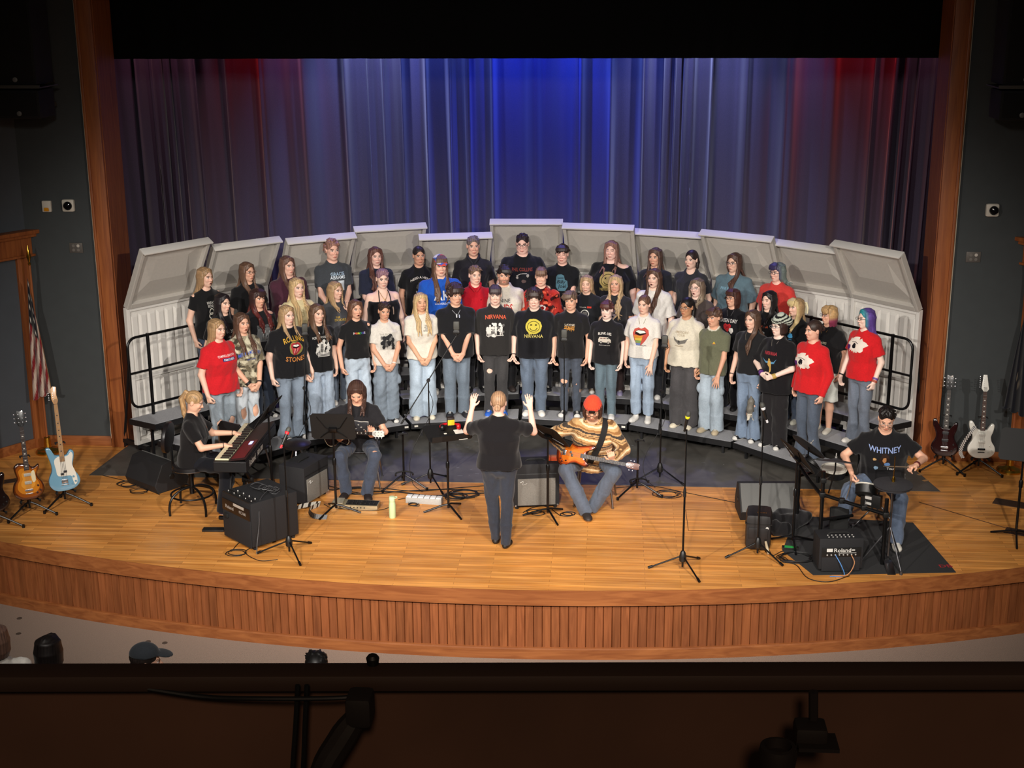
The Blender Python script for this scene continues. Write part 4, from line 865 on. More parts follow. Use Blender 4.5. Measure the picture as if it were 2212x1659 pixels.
        if len(hat)>3 and hat[3]=='badge':
            mb=MB(); mb.box((0,0,0),(.07*hs,.012*hs,.036*hs),None,.006); o=mb.build('hat_badge',black,ht); o.matrix_local=Matrix.Translation(Vector(hq(0,-.104,.072)))@Matrix(Mh.tolist()).to_4x4(); mb=MB(); mb.tube([(.011*math.cos(a),-.009,.011*math.sin(a)) for a in np.linspace(0,2*PI,15)[:-1]],.003,6,closed=True); e=mb.build('badge_ring',mat('badge_grey','#8d8a86',.5),ht); e.matrix_local=o.matrix_local.copy()
    root['_']=0; del root['_']
    return root,dict(T=T,hand=tgt,ho=ho,Mh=Mh,s=s,hq=hq)
# ---------------------------------------------------------------- the choir
def ring(px,py,R):
    d=ray(px,py); ex,ey=CAMP[0]-AC[0],CAMP[1]-AC[1]; a=d.x**2+d.y**2; b=d.x*ex+d.y*ey; k=ex*ex+ey*ey-R*R; t=(-b+math.sqrt(b*b-a*k))/a; return Vector(CAMP)+d*t
RR={1:(4.37,.203),2:(4.82,.406),3:(5.27,.61)}
GRP={1:'singers in the front row of the choir',2:'singers in the middle row of the choir',3:'singers in the back row of the choir'}
def tongue(u,v,k,c1='#b8343a',c2='#d98a86',bow=False):
    o=[('p',[(u-.075*k,v+.02*k),(u-.06*k,v+.06*k),(u-.02*k,v+.075*k),(u+.005*k,v+.065*k),(u+.04*k,v+.08*k),(u+.075*k,v+.055*k),(u+.085*k,v+.01*k),(u+.05*k,v-.05*k),(u+.01*k,v-.095*k),(u-.035*k,v-.1*k),(u-.06*k,v-.05*k)],c1),('p',[(u-.05*k,v+.035*k),(u-.02*k,v+.055*k),(u+.045*k,v+.05*k),(u+.06*k,v+.02*k),(u+.0*k,v+.0*k),(u-.05*k,v+.012*k)],'#20100f'),('p',[(u-.045*k,v+.036*k),(u-.02*k,v+.05*k),(u+.04*k,v+.046*k),(u+.055*k,v+.03*k),(u,v+.02*k)],'#ece6dc')]
    if bow:
        for i,c in enumerate(('#d9903c','#d8b84a','#7f9a58','#6c7fae')): z=.0-.026*i; o.append(('p',[(u-(.06-.004*i)*k,v+z*k),(u+(.03-.008*i)*k,v+(z+.004)*k),(u+(.022-.008*i)*k,v+(z-.024)*k),(u-(.057-.006*i)*k,v+(z-.022)*k)],c))
    else: o+=[('p',[(u-.035*k,v-.0*k),(u-.012*k,v+.0*k),(u-.022*k,v-.075*k),(u-.04*k,v-.07*k)],c2),('p',[(u+.008*k,v+.0*k),(u+.03*k,v+.002*k),(u+.008*k,v-.06*k),(u-.006*k,v-.07*k)],c2)]
    return o
def smiley(u,v,k,c='#c9ba4c',d='#1b1a16'):
    return [('e',u,v,.1*k,.09*k,c),('blob',u,v,.098*k,.088*k,c,5),('ring',u,v,.078*k,.066*k,.006*k,d),('l',[(u-.045*k,v-.012*k),(u-.03*k,v-.034*k),(u,v-.044*k),(u+.03*k,v-.034*k),(u+.048*k,v-.01*k)],.008*k,d),('l',[(u-.04*k,v+.032*k),(u-.02*k,v+.014*k)],.007*k,d),('l',[(u-.02*k,v+.032*k),(u-.04*k,v+.014*k)],.007*k,d),('l',[(u+.02*k,v+.032*k),(u+.04*k,v+.014*k)],.007*k,d),('l',[(u+.04*k,v+.032*k),(u+.02*k,v+.014*k)],.007*k,d),('e',u+.036*k,v-.05*k,.011*k,.014*k,'#b0a03e')]
def picture(u,v,w,h,seed,bg=None,fg='#dcd9d2',n=8):
    r=np.random.RandomState(seed); o=[('r',u,v,w,h,bg)] if bg else []
    for i in range(n*3): k=r.uniform(.35,1); o.append(('blob',u+r.uniform(-.44,.44)*w,v+r.uniform(-.44,.44)*h,k*.13*w,k*.16*h,fg if i%3 else '#6d6b68',seed*10+i))
    for i in range(3): x=u+(i-1)*.3*w; o+=[('e',x,v+.25*h,.05*w,.06*h,fg),('p',[(x-.07*w,v+.19*h),(x+.07*w,v+.19*h),(x+.05*w,v-.1*h),(x+.06*w,v-.45*h),(x,v-.12*h),(x-.06*w,v-.45*h),(x-.05*w,v-.1*h)],fg)]
    return o
def flame(u,v,k=1.):
    P=[]; r=np.random.RandomState(8)
    for i in range(44): a=2*PI*i/44; q=(.108 if i%2 else .076)*(1+.3*max(0,math.cos(a-.3)))*r.uniform(.85,1.15); P.append((u+q*k*math.cos(a),v+q*.8*k*math.sin(a)))
    return [('p',P,'#e8dcd0'),('blob',u-.005*k,v-.005*k,.028*k,.03*k,'#17141a',3),('l',[(u-.05*k,v+.03*k),(u,v+.04*k),(u+.045*k,v+.025*k)],.006*k,'#17141a'),('blob',u-.085*k,v-.03*k,.03*k,.028*k,'#5a2a6a',4)]
JB,JL,JM,JD='#6f8fb0','#9db9d2','#5d7690','#33425a'
SK=['#dfb29a','#d8a488','#e4bba6','#cf9a7c','#b57f5e']
BLK='#161618'
CH=[ # row, head px, head py, spec, label
(1,467.5,688,dict(b=1.12,yaw=.15,hair=('long','#a8814f',dict(L=.2,back=1,part=-.03,vol=1.02)),top=('tee','#c81f27',dict(loose=.3)),print=[('t','CAMPBELL-SAVONA',.026,0,.085,'#f0dcdc',dict(sx=.72)),('r',.02,.04,.17,.034,'#27306e'),('t','PANTHERS',.024,.02,.04,'#f0ecec',dict(sx=.9))],pants=('straight','#8199ab',dict(rip=(-1,1),rz=-.02)),shoes=('canvas','#15151a','#e8e6e0'),bands=[(1,'#ded8d0',.01,.014),(1,'#1a1a1e',.045,.006)]),'person in a red tee with white lettering over a navy bar, knees torn'),
(1,521.2,675,dict(yaw=-.05,hair=('long','#5d3f2d',dict(L=.26,fwd=.5,part=-.02)),top=('over','#9b937c',dict(pat='camo',loose=.5)),print=[('t','MEGAN MORONEY',.042,0,.03,'#3b5ab8',dict(sx=.62,arc=.035)),('t','ON TOUR',.018,0,-.035,'#3b5ab8')],pants=('straight','#aebdc8',dict(rip=(-1,1),rs=1.6)),shoes=('sneaker','#dcd8d0','#eeeae4'),arms='front',bands=[(-1,'#121214',.025,.017),(1,'#2a2226',.02,.008)],open=.6),'person in a camouflage tee with blue lettering and light ripped jeans, hands clasped'),
(1,618.7,659,dict(b=1.24,yaw=.12,hair=('long','#b08a58',dict(L=.17,fwd=.2,part=.02)),top=('tee','#17171a',dict(loose=.4)),print=[('t','ROLLING',.06,0,.10,'#d3a53e',dict(sx=.8,arc=.03)),('e',.0,.0,.088,.082,'#8c8447')]+tongue(-.003,.005,.86,'#a8343a')+[('t','STONES',.062,0,-.125,'#d08a4a',dict(sx=.85,arc=-.02))],pants=('flare','#6d87a2'),shoes=('canvas','#141418','#2a2a2e')),'person in a black tee with gold letters around a red tongue on a disc'),
(1,684.4,656,dict(yaw=.1,hair=('long','#6a4b34',dict(L=.25,wave=.016,vol=1.08)),top=('tee','#141416'),print=[('t','FLEETWOOD MAC',.026,0,.09,'#d8d6d0',dict(sx=.85,arc=.01))]+picture(0,-.03,.19,.2,11,None,'#d8d6d0',9)+[('l',[(-.08,-.1-.016*i),(.08,-.1-.016*i)],.008,'#d8d6d0') for i in range(4)],pants=('wide','#89a6c4'),shoes=('sneaker','#dcd8d0','#eeeae4'),necklace='#c8ccd0'),'person with wavy brown hair in a black tee with white band photo and stripes'),
(1,767,646.8,dict(b=.95,yaw=.1,hair=('long','#6b452e',dict(L=.24,back=1,part=.02)),top=('fit','#1a1a1c',dict(hem=.1)),print=[('t',c_,.026,-.072+.0205*i,.085,k_,{}) for i,(c_,k_) in enumerate(zip('PARADISE',('#e8e0d8','#e85a5a','#e8a03c','#e8d84a','#4ab85a','#4a8ae0','#7a6ad8','#d8d4e0')))],pants=('wide',JL),shoes=('sneaker','#e8e4de','#f0ece6'),open=1.),'person in a short black tee with small multicoloured letters and pale wide jeans'),
(1,828.7,652,dict(b=.97,skin='#cf9a7c',yaw=.0,hair=('short','#3f2c22',dict(tuft=44)),top=('tee','#d9d4ca',dict(loose=.5)),print=[('t','THE BEATLES',.02,0,.085,'#9a968e',dict(sx=1.3))]+picture(0,-.03,.2,.21,21,'#c9c5bc','#2b2b2d',12),pants=('baggy','#71899f'),shoes=('canvas','#1c1c20','#1c1c20'),arms='front',bands=[(1,'#dcd8d0',.02,.008)],pit=.16),'person with short dark hair in a white tee with a black and white street photo'),
(1,908.3,632,dict(skin='#d3a07f',yaw=.08,hair=('long','#c9a568',dict(L=.3,fwd=.6,part=.02)),top=('tee','#ded8ca',dict(loose=.7)),print=[('t','TREAT',.018,.055,.09,'#3a3a3c'),('t','PEOPLE',.018,.055,.07,'#3a3a3c'),('t','WITH',.018,.055,.05,'#3a3a3c'),('t','KINDNESS',.018,.055,.03,'#3a3a3c')],pants=('wide','#9dbdd8'),shoes=('sneaker','#e8dfc8','#f2ecdc'),arms='front',closed=1),'person with long straight blonde hair in a plain cream tee with a small chest print'),
(1,983,614,dict(sex='m',b=1.08,yaw=.25,hair=('mop','#3d2a25',dict(big=.014,fringe=.4,n=95,r=.024)),top=('over','#1a1a1d',dict(loose=.6,hem=-.02)),pants=('straight','#5e768c'),shoes=('sneaker','#222226','#3a3a3e'),arms='front',print=[('l',[(-.05,.2),(-.01,.155),(.02,.152),(.05,.2)],.006,'#8d9096'),('e',.0,.135,.008,.022,'#cfd2d6'),('e',.034,.13,.007,.02,'#aab2c2')],pit=.1),'person with dark fluffy hair in a black tee with two dog tags, hands crossed'),
(1,1069.4,616.3,dict(sex='m',yaw=.0,hair=('short','#4a3a3c',dict(fringe=.75,tuft=30)),top=('over','#2a2827',dict(loose=.5)),print=[('t','NIRVANA',.05,0,.12,'#dd6446',dict(sx=.9,arc=.012))]+picture(0,-.03,.24,.2,31,None,'#dedbd4',10)+[('r',0,-.045,.12,.008,'#dedbd4'),('l',[(-.1,-.1),(0,-.108),(.1,-.104)],.008,'#dedbd4')],pants=('straight','#3a3839',dict(rip=(-1,),rz=.12,rs=.6)),shoes=('sneaker','#2e62c4','#e8e8ec'),bands=[]),'person in a black tee with orange letters over a white concert photo, ripped black jeans'),
(1,1154,624,dict(sex='m',b=1.2,skin='#e2b8a4',yaw=.0,hair=('mop','#3e2b24',dict(big=.016,fringe=.55,n=110,r=.024)),top=('over','#17171b',dict(loose=.5)),print=smiley(0,.045,1.05)+[('t','NIRVANA',.046,0,-.075,'#c9ba6a',dict(sx=.9))],pants=('straight','#4f6885'),shoes=('sneaker','#e8e4dc','#efece6'),closed=1,bands=[(-1,'#121214',.01,.005)]),'person with curly dark hair in a black tee with a big yellow smiley'),
(1,1233.7,629,dict(sex='m',b=.9,yaw=-.15,hair=('short','#6b5240',dict(fringe=.5,sweep=-.03)),top=('tee','#1d1c1d',dict(loose=.5)),print=[('t','LAYNE',.026,0,.08,'#c9bfae',dict(sx=1.25)),('t','STALEY',.036,0,.045,'#e0a04a',dict(sx=.85))]+[('p',[(-.075+.018*i,.03),(-.062+.018*i,.03),(-.068+.018*i,.01-.014*(i%3))],'#e0a04a') for i in range(8)],pants=('skinny','#3d4a5e',dict(rip=(-1,),rs=.5)),shoes=('canvas','#2c2c30','#e0ded8')),'person with a swept fringe in a black tee with small flaming orange letters'),
(1,1311.3,649,dict(sex='m',b=.93,skin='#ecc5b4',yaw=-.1,hair=('mop','#5c2f26',dict(fringe=.8,n=70,r=.018)),top=('tee','#1c1b1d',dict(loose=.6)),print=[('t','BLINK-182',.036,0,.065,'#e4e0d8',dict(sx=.85,arc=.01)),('p',[(-.088,-.06),(-.09,-.02),(-.07,.018),(.05,.018),(.07,-.005),(.09,-.02),(.09,-.06)],'#cfc6b8'),('r',.045,-.0,.03,.016,'#4a4644'),('r',.0,-.0,.035,.016,'#8a6a62'),('r',-.045,-.0,.035,.016,'#8a6a62'),('e',-.05,-.062,.02,.02,'#4a4644'),('e',.055,-.062,.02,.02,'#4a4644'),('e',-.05,-.062,.009,.009,'#d8d4cc'),('e',.055,-.062,.009,.009,'#d8d4cc'),('t','CRAPPY PUNK ROCK',.012,0,-.1,'#d8d4cc')],pants=('straight','#4d6f80'),shoes=('sneaker','#e4e2de','#f0eeea'),open=.6),'person with a reddish brown fringe in a black tee with a cream van print'),
(1,1391.9,637,dict(yaw=-.1,b=1.02,hair=('pony','#6d4a34',dict(L=.12)),top=('tee','#dedad2',dict(loose=.4,hem=.05)),print=tongue(.0,.0,1.35,'#c0564a','#c0564a',True)+[('l',[(.0,-.135),(.02,-.128),(.04,-.138),(.06,-.13),(.08,-.136)],.007,'#3a3a3a')],pants=('straight','#86a9cc',dict(crop=.03)),shoes=('high','#eae6de','#f2efe8'),arms=('down','thigh'),necklace='#d8c9a0'),'person in a white tee with a large rainbow tongue print and cropped pale jeans'),
(1,1484.4,642,dict(b=1.1,skin='#b98663',yaw=-.2,hair=('pony','#1e1815',dict(L=.12)),glasses='#6a5a50',top=('tee','#d9d2bf',dict(loose=.6)),print=[('t','AMERICAN',.03,0,.085,'#a8977c',dict(sx=.85)),('t','TOUR',.028,0,.05,'#a8977c'),('p',[(-.1,.03),(-.06,.0),(-.02,-.02),(.03,-.01),(.1,.02),(.06,-.045),(.01,-.06),(-.03,-.075),(-.05,-.05),(-.08,-.02)],'#77746e'),('e',-.02,-.03,.014,.018,'#4a4844'),('l',[(-.08,-.085),(-.03,-.095),(.03,-.088)],.008,'#a8977c')],pants=('wide','#464346'),shoes=('sneaker','#e6dcc2','#f0e9d8'),bands=[(1,'#17171a',.02,.012)]),'person with glasses and tied black hair in a cream tee with a grey eagle print'),
(1,1544,664,dict(sex='m',b=.92,skin='#d09b7e',yaw=-.3,hair=('mop','#5a3d2c',dict(fringe=.45,n=60,r=.017)),top=('tee','#686a55',dict(loose=.5,trim='#d8d4c4')),print=[('p',[(.05,.06),(.066,.085),(.085,.06)],'#d8b83c'),('r',.067,.055,.04,.006,'#c8683c')],pants=('baggy','#93afc4'),shoes=('sneaker','#b9a98c','#cfc3a8'),bands=[],arms=('down','thigh')),'person with curly brown hair in an olive green tee with a white collar trim'),
(1,1626.4,669,dict(b=.98,yaw=-.15,hair=('long','#5a3f2e',dict(L=.3,fwd=.5,side=-1,part=-.01)),top=('tee','#1d1d1f',dict(neck=1.15,hem=.06)),pants=('flare','#5f82a8',dict(rip=(1,),rs=.4)),shoes=('canvas','#131317','#ecebe6'),necklace='#b9b4a8',bands=[(-1,'#3a2a26',.02,.006)]),'person with brown hair over one shoulder in a plain black tee and blue flared jeans'),
(1,1684,683,dict(b=1.05,skin='#ecc7b6',yaw=-.25,hair=('bob','#3a2620',dict(L=.0)),hat=('slouch','#b9c0b2'),top=('over','#151417',dict(loose=.8,hem=-.1,neck=1.15)),print=[('t','NIRVANA',.042,0,.06,'#b03a44',dict(sx=.7)),('p',[(-.1,.0),(-.06,-.04),(-.015,-.045),(0,-.02),(.015,-.045),(.06,-.04),(.1,.0),(.06,-.065),(.012,-.075),(-.012,-.075),(-.06,-.065)],'#5d95bd'),('e',0,-.015,.011,.014,'#c9a45a'),('p',[(-.018,-.03),(.018,-.03),(.02,-.09),(.008,-.18),(-.012,-.2),(-.012,-.12),(-.03,-.09)],'#c9a45a')],pants=('baggy','#211f21',dict(denim=False)),shoes=('canvas','#17171a','#f0eee8'),arms='mid',bands=[(-1,'#6a3a86',.02,.022),(1,'#b99a52',.02,.022),(-1,'#2a2a30',.055,.006)],necklace='#c8c4b8',glasses='#8a8a8c'),'person in a striped slouchy knit hat and an oversized black tee with a winged figure'),
(1,1758.7,691,dict(b=1.02,skin='#d8a58c',yaw=-.35,hair=('bun','#3c2a24',dict(bz=0)),top=('long','#cb1f24',dict(loose=.5)),print=flame(-.03,.02,1.05),pants=('flare','#43566f'),shoes=('sneaker','#8b7a68','#c9c0b0'),open=.5),'person in a red long sleeved shirt with a cream flame print, hair tied back'),
# middle row
(2,479.5,633.3,dict(yaw=.2,hair=('long','#241d20',dict(L=.27,fwd=.3,part=.02)),top=('tee','#151517'),print=[('t','KORN',.04,.02,.05,'#c9c6be')]+picture(.02,-.04,.13,.12,41,None,'#b9b6ae',7),pants=('straight','#25262c'),shoes=('canvas','#5a1a22','#e8e6e0')),'person with long straight black hair in a dark tee with a grey print, second row'),
(2,555,623.3,dict(b=1.08,yaw=.15,hair=('long','#3f2622',dict(L=.3,wave=.012,fringe=.35,tips='#5a2420')),top=('tee','#17171a',dict(neck=1.3,cutL=1)),print=[('p',[(-.1,.06),(.1,.06),(.12,-.16),(-.12,-.16)],'#5d5f60'),('t','LINKIN PARK',.03,0,.035,'#17171a',dict(sx=.8))]+picture(0,-.07,.12,.12,43,None,'#8f9192',6),pants=('straight','#2a3a52'),shoes=('canvas','#17171c','#e8e6e0')),'person with dark auburn fringe in an off shoulder black tee with a grey panel'),
(2,640.6,599.5,dict(yaw=.1,hair=('long','#c7a264',dict(L=.36,part=.0,fwd=.9)),top=('tee','#d3c59a',dict(loose=.4)),print=[('ring',0,.06,.022,.03,.007,'#a8986c'),('blob',0,-.05,.06,.05,'#bdb08a',7),('blob',.05,-.1,.04,.04,'#8f8a78',9)],pants=('straight','#93aac0'),shoes=('sneaker','#e2ded6','#eeeae4')),'person with very long golden hair in a pale yellow tee'),
(2,724,607.4,dict(yaw=.45,hair=('long','#b08a58',dict(L=.17,wave=.02,vol=1.15)),top=('tee','#45464a',dict(pat='dye',loose=.3)),print=[('t','THE',.024,-.03,.04,'#c9a83c'),('t','DOORS',.034,0,.005,'#c9a83c')],pants=('straight','#5f7690'),shoes=('sneaker','#e2ded6','#eeeae4'),arms=('down',dict(w=(.1,-.24,1.33),pole=(1,.2,-1),f=(-.1,-.1,1),n=(0,1,0),th=(-1,0,0),curl=.3))),'person with wavy dark blonde hair in a washed grey tee with gold letters'),
(2,824.8,581,dict(b=1.18,skin='#e6bda9',yaw=.0,hair=('short','#9a6f7c',dict(tuft=40)),top=('off','#131316',dict(loose=.3)),print=[('l',[(-.09,.06),(-.075,-.06)],.014,'#c9c4c0'),('l',[(.09,.04),(.095,-.06)],.012,'#b9a08c'),('e',.03,.08,.015,.01,'#4a6a9a')],pants=('wide','#16161a',dict(denim=False)),shoes=('canvas','#17171c','#2a2a2e'),necklace='#c9a45a',nz=1.33,pit=.14),'person with short pink tinted hair in a black off shoulder top with straps'),
(2,950,551.6,dict(sex='m',b=1.12,skin='#e2b49c',yaw=.1,hair=('long','#6b4a34',dict(L=.3,wave=.01,fringe=.3)),hat=('cap','#4a6ab0',-1,'mix'),top=('over','#1f56b8',dict(loose=.5)),print=[('t','AK',.115,0,.05,'#e6e8ee',dict(sx=.95)),('t','UNIVERSITY',.026,0,-.05,'#dfe4ee',dict(sx=.95))],pants=('straight','#1d1d22'),shoes=('sneaker','#e2ded6','#eeeae4')),'person in a bright blue tee with big white letters and a patterned cap, long hair'),
(2,1025.7,573.9,dict(sex='m',b=.95,skin='#e4b7a0',yaw=.25,hair=('short','#7a5c44',dict(tuft=18)),top=('polo','#b81626'),print=[('e',.07,.07,.007,.008,'#3a0a10')],pants=('straight','#1c1c20',dict(denim=False)),shoes=('sneaker','#17171a','#2a2a2c')),'person with cropped fair hair in a plain red polo shirt'),
(2,1088.3,572.5,dict(sex='m',b=1.22,yaw=.05,hair=('mop','#2e2522',dict(fringe=.55,n=50,sweep=.03)),beard=(.06,.04,.03),top=('tee','#dcd4c6',dict(loose=.3)),print=[('t','NINE',.046,.01,.07,'#2a3038'),('t','ENDS',.1,.01,-.02,'#c02418',dict(sx=.6))],pants=('straight','#1f1f24'),shoes=('boot','#3a3230','#1c1a1a'),pit=.12),'person with a dark fringe and beard in a cream tee with black and red letters'),
(2,1169,577.5,dict(sex='m',b=.98,skin='#e2b29a',yaw=-.05,hair=('short','#7d5a44',dict(fringe=.75,tuft=20)),top=('over','#b8322a',dict(pat='red',loose=.4)),print=[('blob',.02,-.02,.05,.045,'#e8d8d4',5),('blob',.02,-.02,.03,.025,'#8a1a1a',6),('t','S',.03,.02,-.08,'#e8d8d4')],pants=('straight','#20202a'),shoes=('sneaker','#17171a','#d0ccc4'),closed=1),'person in a red and black camouflage tee with closed eyes'),
(2,1267.5,593.8,dict(yaw=-.05,hair=('long','#b08c60',dict(L=.12,back=1)),top=('tee','#1f2024',dict(loose=.4)),print=[('t','THE ALBUM',.016,-.03,.07,'#b8b4ac',dict(sx=.8)),('r',.06,.07,.06,.024,'#b83a2e'),('ring',.0,-.02,.06,.06,.012,'#c9c6c0'),('blob',0,-.02,.035,.035,'#6a6866',4)],pants=('straight','#24242a'),shoes=('high','#8a7358','#b8a88c'),closed=1,pit=.12),'person with tied back fair hair in a charcoal tee with a red bar print'),
(2,1330,593.4,dict(yaw=.0,hair=('long','#c4a06a',dict(L=.36,wave=.02,vol=1.1,fwd=.9)),top=('tee','#2a292c',dict(loose=.3)),print=[('t','OUTLAW',.036,-.0,.07,'#b8382c',dict(sx=.85)),('p',[(-.04,.04),(.04,.04),(.05,-.02),(.02,-.09),(-.02,-.09),(-.05,-.02)],'#8d7f84'),('e',-.018,.0,.012,.008,'#1a181a'),('e',.018,.0,.012,.008,'#1a181a'),('e',0,-.055,.014,.012,'#1a181a')],pants=('straight','#3a2422'),shoes=('sneaker','#8d86a8','#c9c4d4')),'person with long wavy blonde hair in a charcoal tee with a mask print'),
(2,1413.7,579.5,dict(yaw=-.12,hair=('long','#5c3d2b',dict(L=.3,part=-.02,vol=1.05)),top=('over','#dedbd4',dict(loose=.5)),print=[('t','MAINE',.035,.0,.05,'#33343a',dict(sx=.75)),('r',.0,-.05,.1,.12,'#b9b5ae')]+picture(0,-.05,.08,.1,47,None,'#5d5a58',4),pants=('wide','#24262e'),shoes=('sneaker','#e6e4de','#eeeae4'),open=1.),'person with long chestnut hair in a white tee with a grey photo, mouth open'),
(2,1506.2,600.4,dict(b=1.12,skin='#e6bfac',yaw=-.12,hair=('long','#7a6450',dict(L=.15,wave=.022,vol=1.15,tips='#9a8a76')),glasses='#c9b8b4',top=('tee','#4f4644',dict(loose=.4)),print=[('blob',.03,-.02,.05,.04,'#8d9096',3),('blob',-.02,.0,.03,.03,'#a8aab0',5)],pants=('straight','#1c1c22'),shoes=('sneaker','#dedad2','#eeeae4'),open=.8),'person with pale framed glasses and wavy grey brown hair in a brown tee'),
(2,1583.8,623.2,dict(b=.98,yaw=-.3,hair=('bob','#4c2a20',dict(L=.05,fringe=.3,sweep=.02)),glasses='#15151a',top=('tee','#141418'),print=[('t','GREEN DAY',.05,0,.08,'#dcdad6',dict(sx=.68,arc=.01)),('p',[(-.055,.02),(-.03,.045),(0,.03),(.03,.045),(.055,.02),(.045,-.03),(0,-.075),(-.045,-.03)],'#b02a2e'),('l',[(-.04,.02),(.04,-.02)],.005,'#5a1418'),('l',[(.04,.02),(-.03,-.03)],.005,'#5a1418'),('blob',.055,-.05,.03,.04,'#d8d4ce',4)],pants=('straight','#17171c',dict(denim=False)),shoes=('boot','#1a1a1c','#101012'),necklace='#b9bcc0'),'person with auburn bob and black glasses in a black tee with a red heart print'),
(2,1662.2,627.5,dict(yaw=-.2,hair=('long','#1f191a',dict(L=.24,part=0.0,vol=1.02)),top=('tee','#151517',dict(neck=1.1)),print=[('t','NIRVANA',.034,0,.05,'#c85a3c',dict(sx=.75))]+picture(0,-.04,.12,.08,51,None,'#cfccc6',6),pants=('straight','#1c1c22'),shoes=('canvas','#17171c','#e8e6e0'),closed=1),'person with long straight dark hair in a black tee with small orange letters'),
(2,1721,643.4,dict(b=.96,yaw=-.35,hair=('long','#a98450',dict(L=.2,fringe=.7,front='#d8c08a')),top=('tee','#141416'),print=[('blob',.02,.02,.035,.033,'#4f9fd0',3),('t','UNC',.016,.02,-.03,'#4f9fd0')],pants=('straight','#4a6488'),shoes=('sneaker','#dcdccc','#e8e4d8'),necklace='#c9c9c9',bow=1),'person with blonde fringe and cream hair bow in a black tee with blue emblem'),
(2,1792.5,659.3,dict(b=1.1,yaw=-.35,hair=('bob','#c79a58',dict(L=.06,fringe=.6,sweep=.03,under='#8a3a54')),glasses='#3a3440',top=('tee','#151517',dict(loose=.4)),print=[('t','CINEMATICS',.026,.02,.04,'#c9c2a8',dict(sx=.75))],pants=('shorts','#8b9781',dict(frontc='#d8dcd4',side=-1)),shoes=('sneaker','#cfcabc','#e6e2d6'),necklace='#c9a45a'),'person with blonde and pink bobbed hair and glasses in a black tee and sage shorts'),
(2,1872,665.3,dict(b=1.02,skin='#ecc6b4',yaw=-.3,hair=('long','#5f3f9a',dict(L=.16,back=1,front='#2f8d96',vol=1.08)),glasses='#3a2a2a',top=('tee','#cd1e24',dict(loose=.4)),print=flame(-.02,.06,1.05),pants=('flare','#5f7088'),shoes=('sneaker','#d8d4cc','#e6e2da'),bands=[(-1,'#141416',.015,.008),(1,'#6a4a96',.045,.012),(1,'#a8503a',.015,.014)]),'person with teal and purple hair and glasses in a red tee with a flame print'),
# back row
(3,441.7,576.6,dict(yaw=.25,hair=('long','#a07a4c',dict(L=.3,back=1,part=.0,wave=.012)),top=('fit','#151517',dict(neck=1.1)),print=[('t','BREAKING',.032,.01,.085,'#cfccc6',dict(sx=.8)),('t','BENJAMIN',.032,.01,.047,'#cfccc6',dict(sx=.8)),('ring',-.03,-.02,.03,.04,.009,'#d8d4c8'),('ring',.03,-.02,.03,.04,.009,'#d8d4c8'),('ring',-.03,-.07,.03,.04,.009,'#d8d4c8'),('ring',.03,-.07,.03,.04,.009,'#d8d4c8'),('e',0,-.045,.018,.02,'#d8d4c8')],pants=('skinny','#2c4468'),shoes=('high','#1a1a1e','#e8e6e0'),bands=[(1,'#2a2224',.01,.006)],open=.5,arms=('down','front')),'person with long fair hair in a black tee with a white knot emblem, back row'),
(3,533,565.6,dict(yaw=.25,hair=('long','#6a4a34',dict(L=.36,wave=.008,fwd=.8)),glasses='#7a5a4a',top=('tee','#141416'),print=[('blob',.02,-.07,.06,.06,'#6a2a26',5)],pants=('straight','#2c3a52'),shoes=('canvas','#17171c','#e8e6e0')),'person with very long brown hair and thin glasses in a black tee, back row'),
(3,619.7,552.7,dict(sex='m',b=1.18,skin='#e0b09a',yaw=.2,hair=('long','#6d4a3a',dict(L=.26,part=0,fwd=.7)),top=('tee','#4a2836',dict(loose=.3)),print=[('t','RED HOT',.05,.0,.0,'#d8d0cc',dict(rot=1.2,sx=.7)),('blob',.05,.0,.035,.05,'#b83a34',2)],pants=('straight','#20222a'),shoes=('sneaker','#17171c','#e8e6e0'),arms='front'),'person with long brown hair in a maroon tee with white lettering'),
(3,716,516,dict(sex='m',b=.95,skin='#e0ae98',yaw=.1,hair=('mop','#9a6a58',dict(n=60,r=.018,big=.0)),top=('tee','#3f4348',dict(loose=.4)),print=[('t','GRACIE',.04,.02,.11,'#a8c0d4',dict(sx=.9)),('t','ABRAMS',.04,.02,.07,'#d8e2ea',dict(sx=.9)),('r',.02,-.03,.15,.12,'#c9d2da'),('blob',-.0,-.02,.04,.05,'#1f2024',3),('e',.0,-.025,.02,.028,'#d8d4d2')],pants=('straight','#2a2e3a'),shoes=('sneaker','#d8d4cc','#e6e2da'),arms='front'),'tall person with curly hair in a slate grey tee with a portrait print, back row'),
(3,810.7,532.8,dict(b=1.05,skin='#e2b4a2',yaw=.05,hair=('long','#6b4034',dict(L=.38,wave=.016,vol=1.05)),top=('over','#24283a',dict(loose=.5)),print=[('blob',.03,.0,.07,.05,'#4f9fd8',7),('blob',.02,.045,.04,.03,'#e6eef4',8),('blob',.06,-.02,.03,.02,'#17325a',9)],pants=('straight','#1e2028'),shoes=('sneaker','#d8d4cc','#e6e2da'),arms='front'),'person with long auburn hair in a navy tee with a blue and white print'),
(3,904.3,532,dict(sex='m',b=1.02,skin='#c99478',yaw=.1,hair=('buzz','#2e2320'),top=('tee','#151518',dict(loose=.1)),print=[('t','NEED A HERO',.03,0,.08,'#cfc9c2',dict(sx=1.05,arc=.05)),('blob',0,-.01,.06,.06,'#4a4846',3),('blob',.0,-.01,.03,.04,'#8d8a86',4),('t','SAMSON',.026,0,-.09,'#cfc9c2',dict(arc=-.03))],pants=('straight','#1e2028'),shoes=('sneaker','#17171c','#e6e2da')),'person with a dark crew cut in a black tee with arched white letters'),
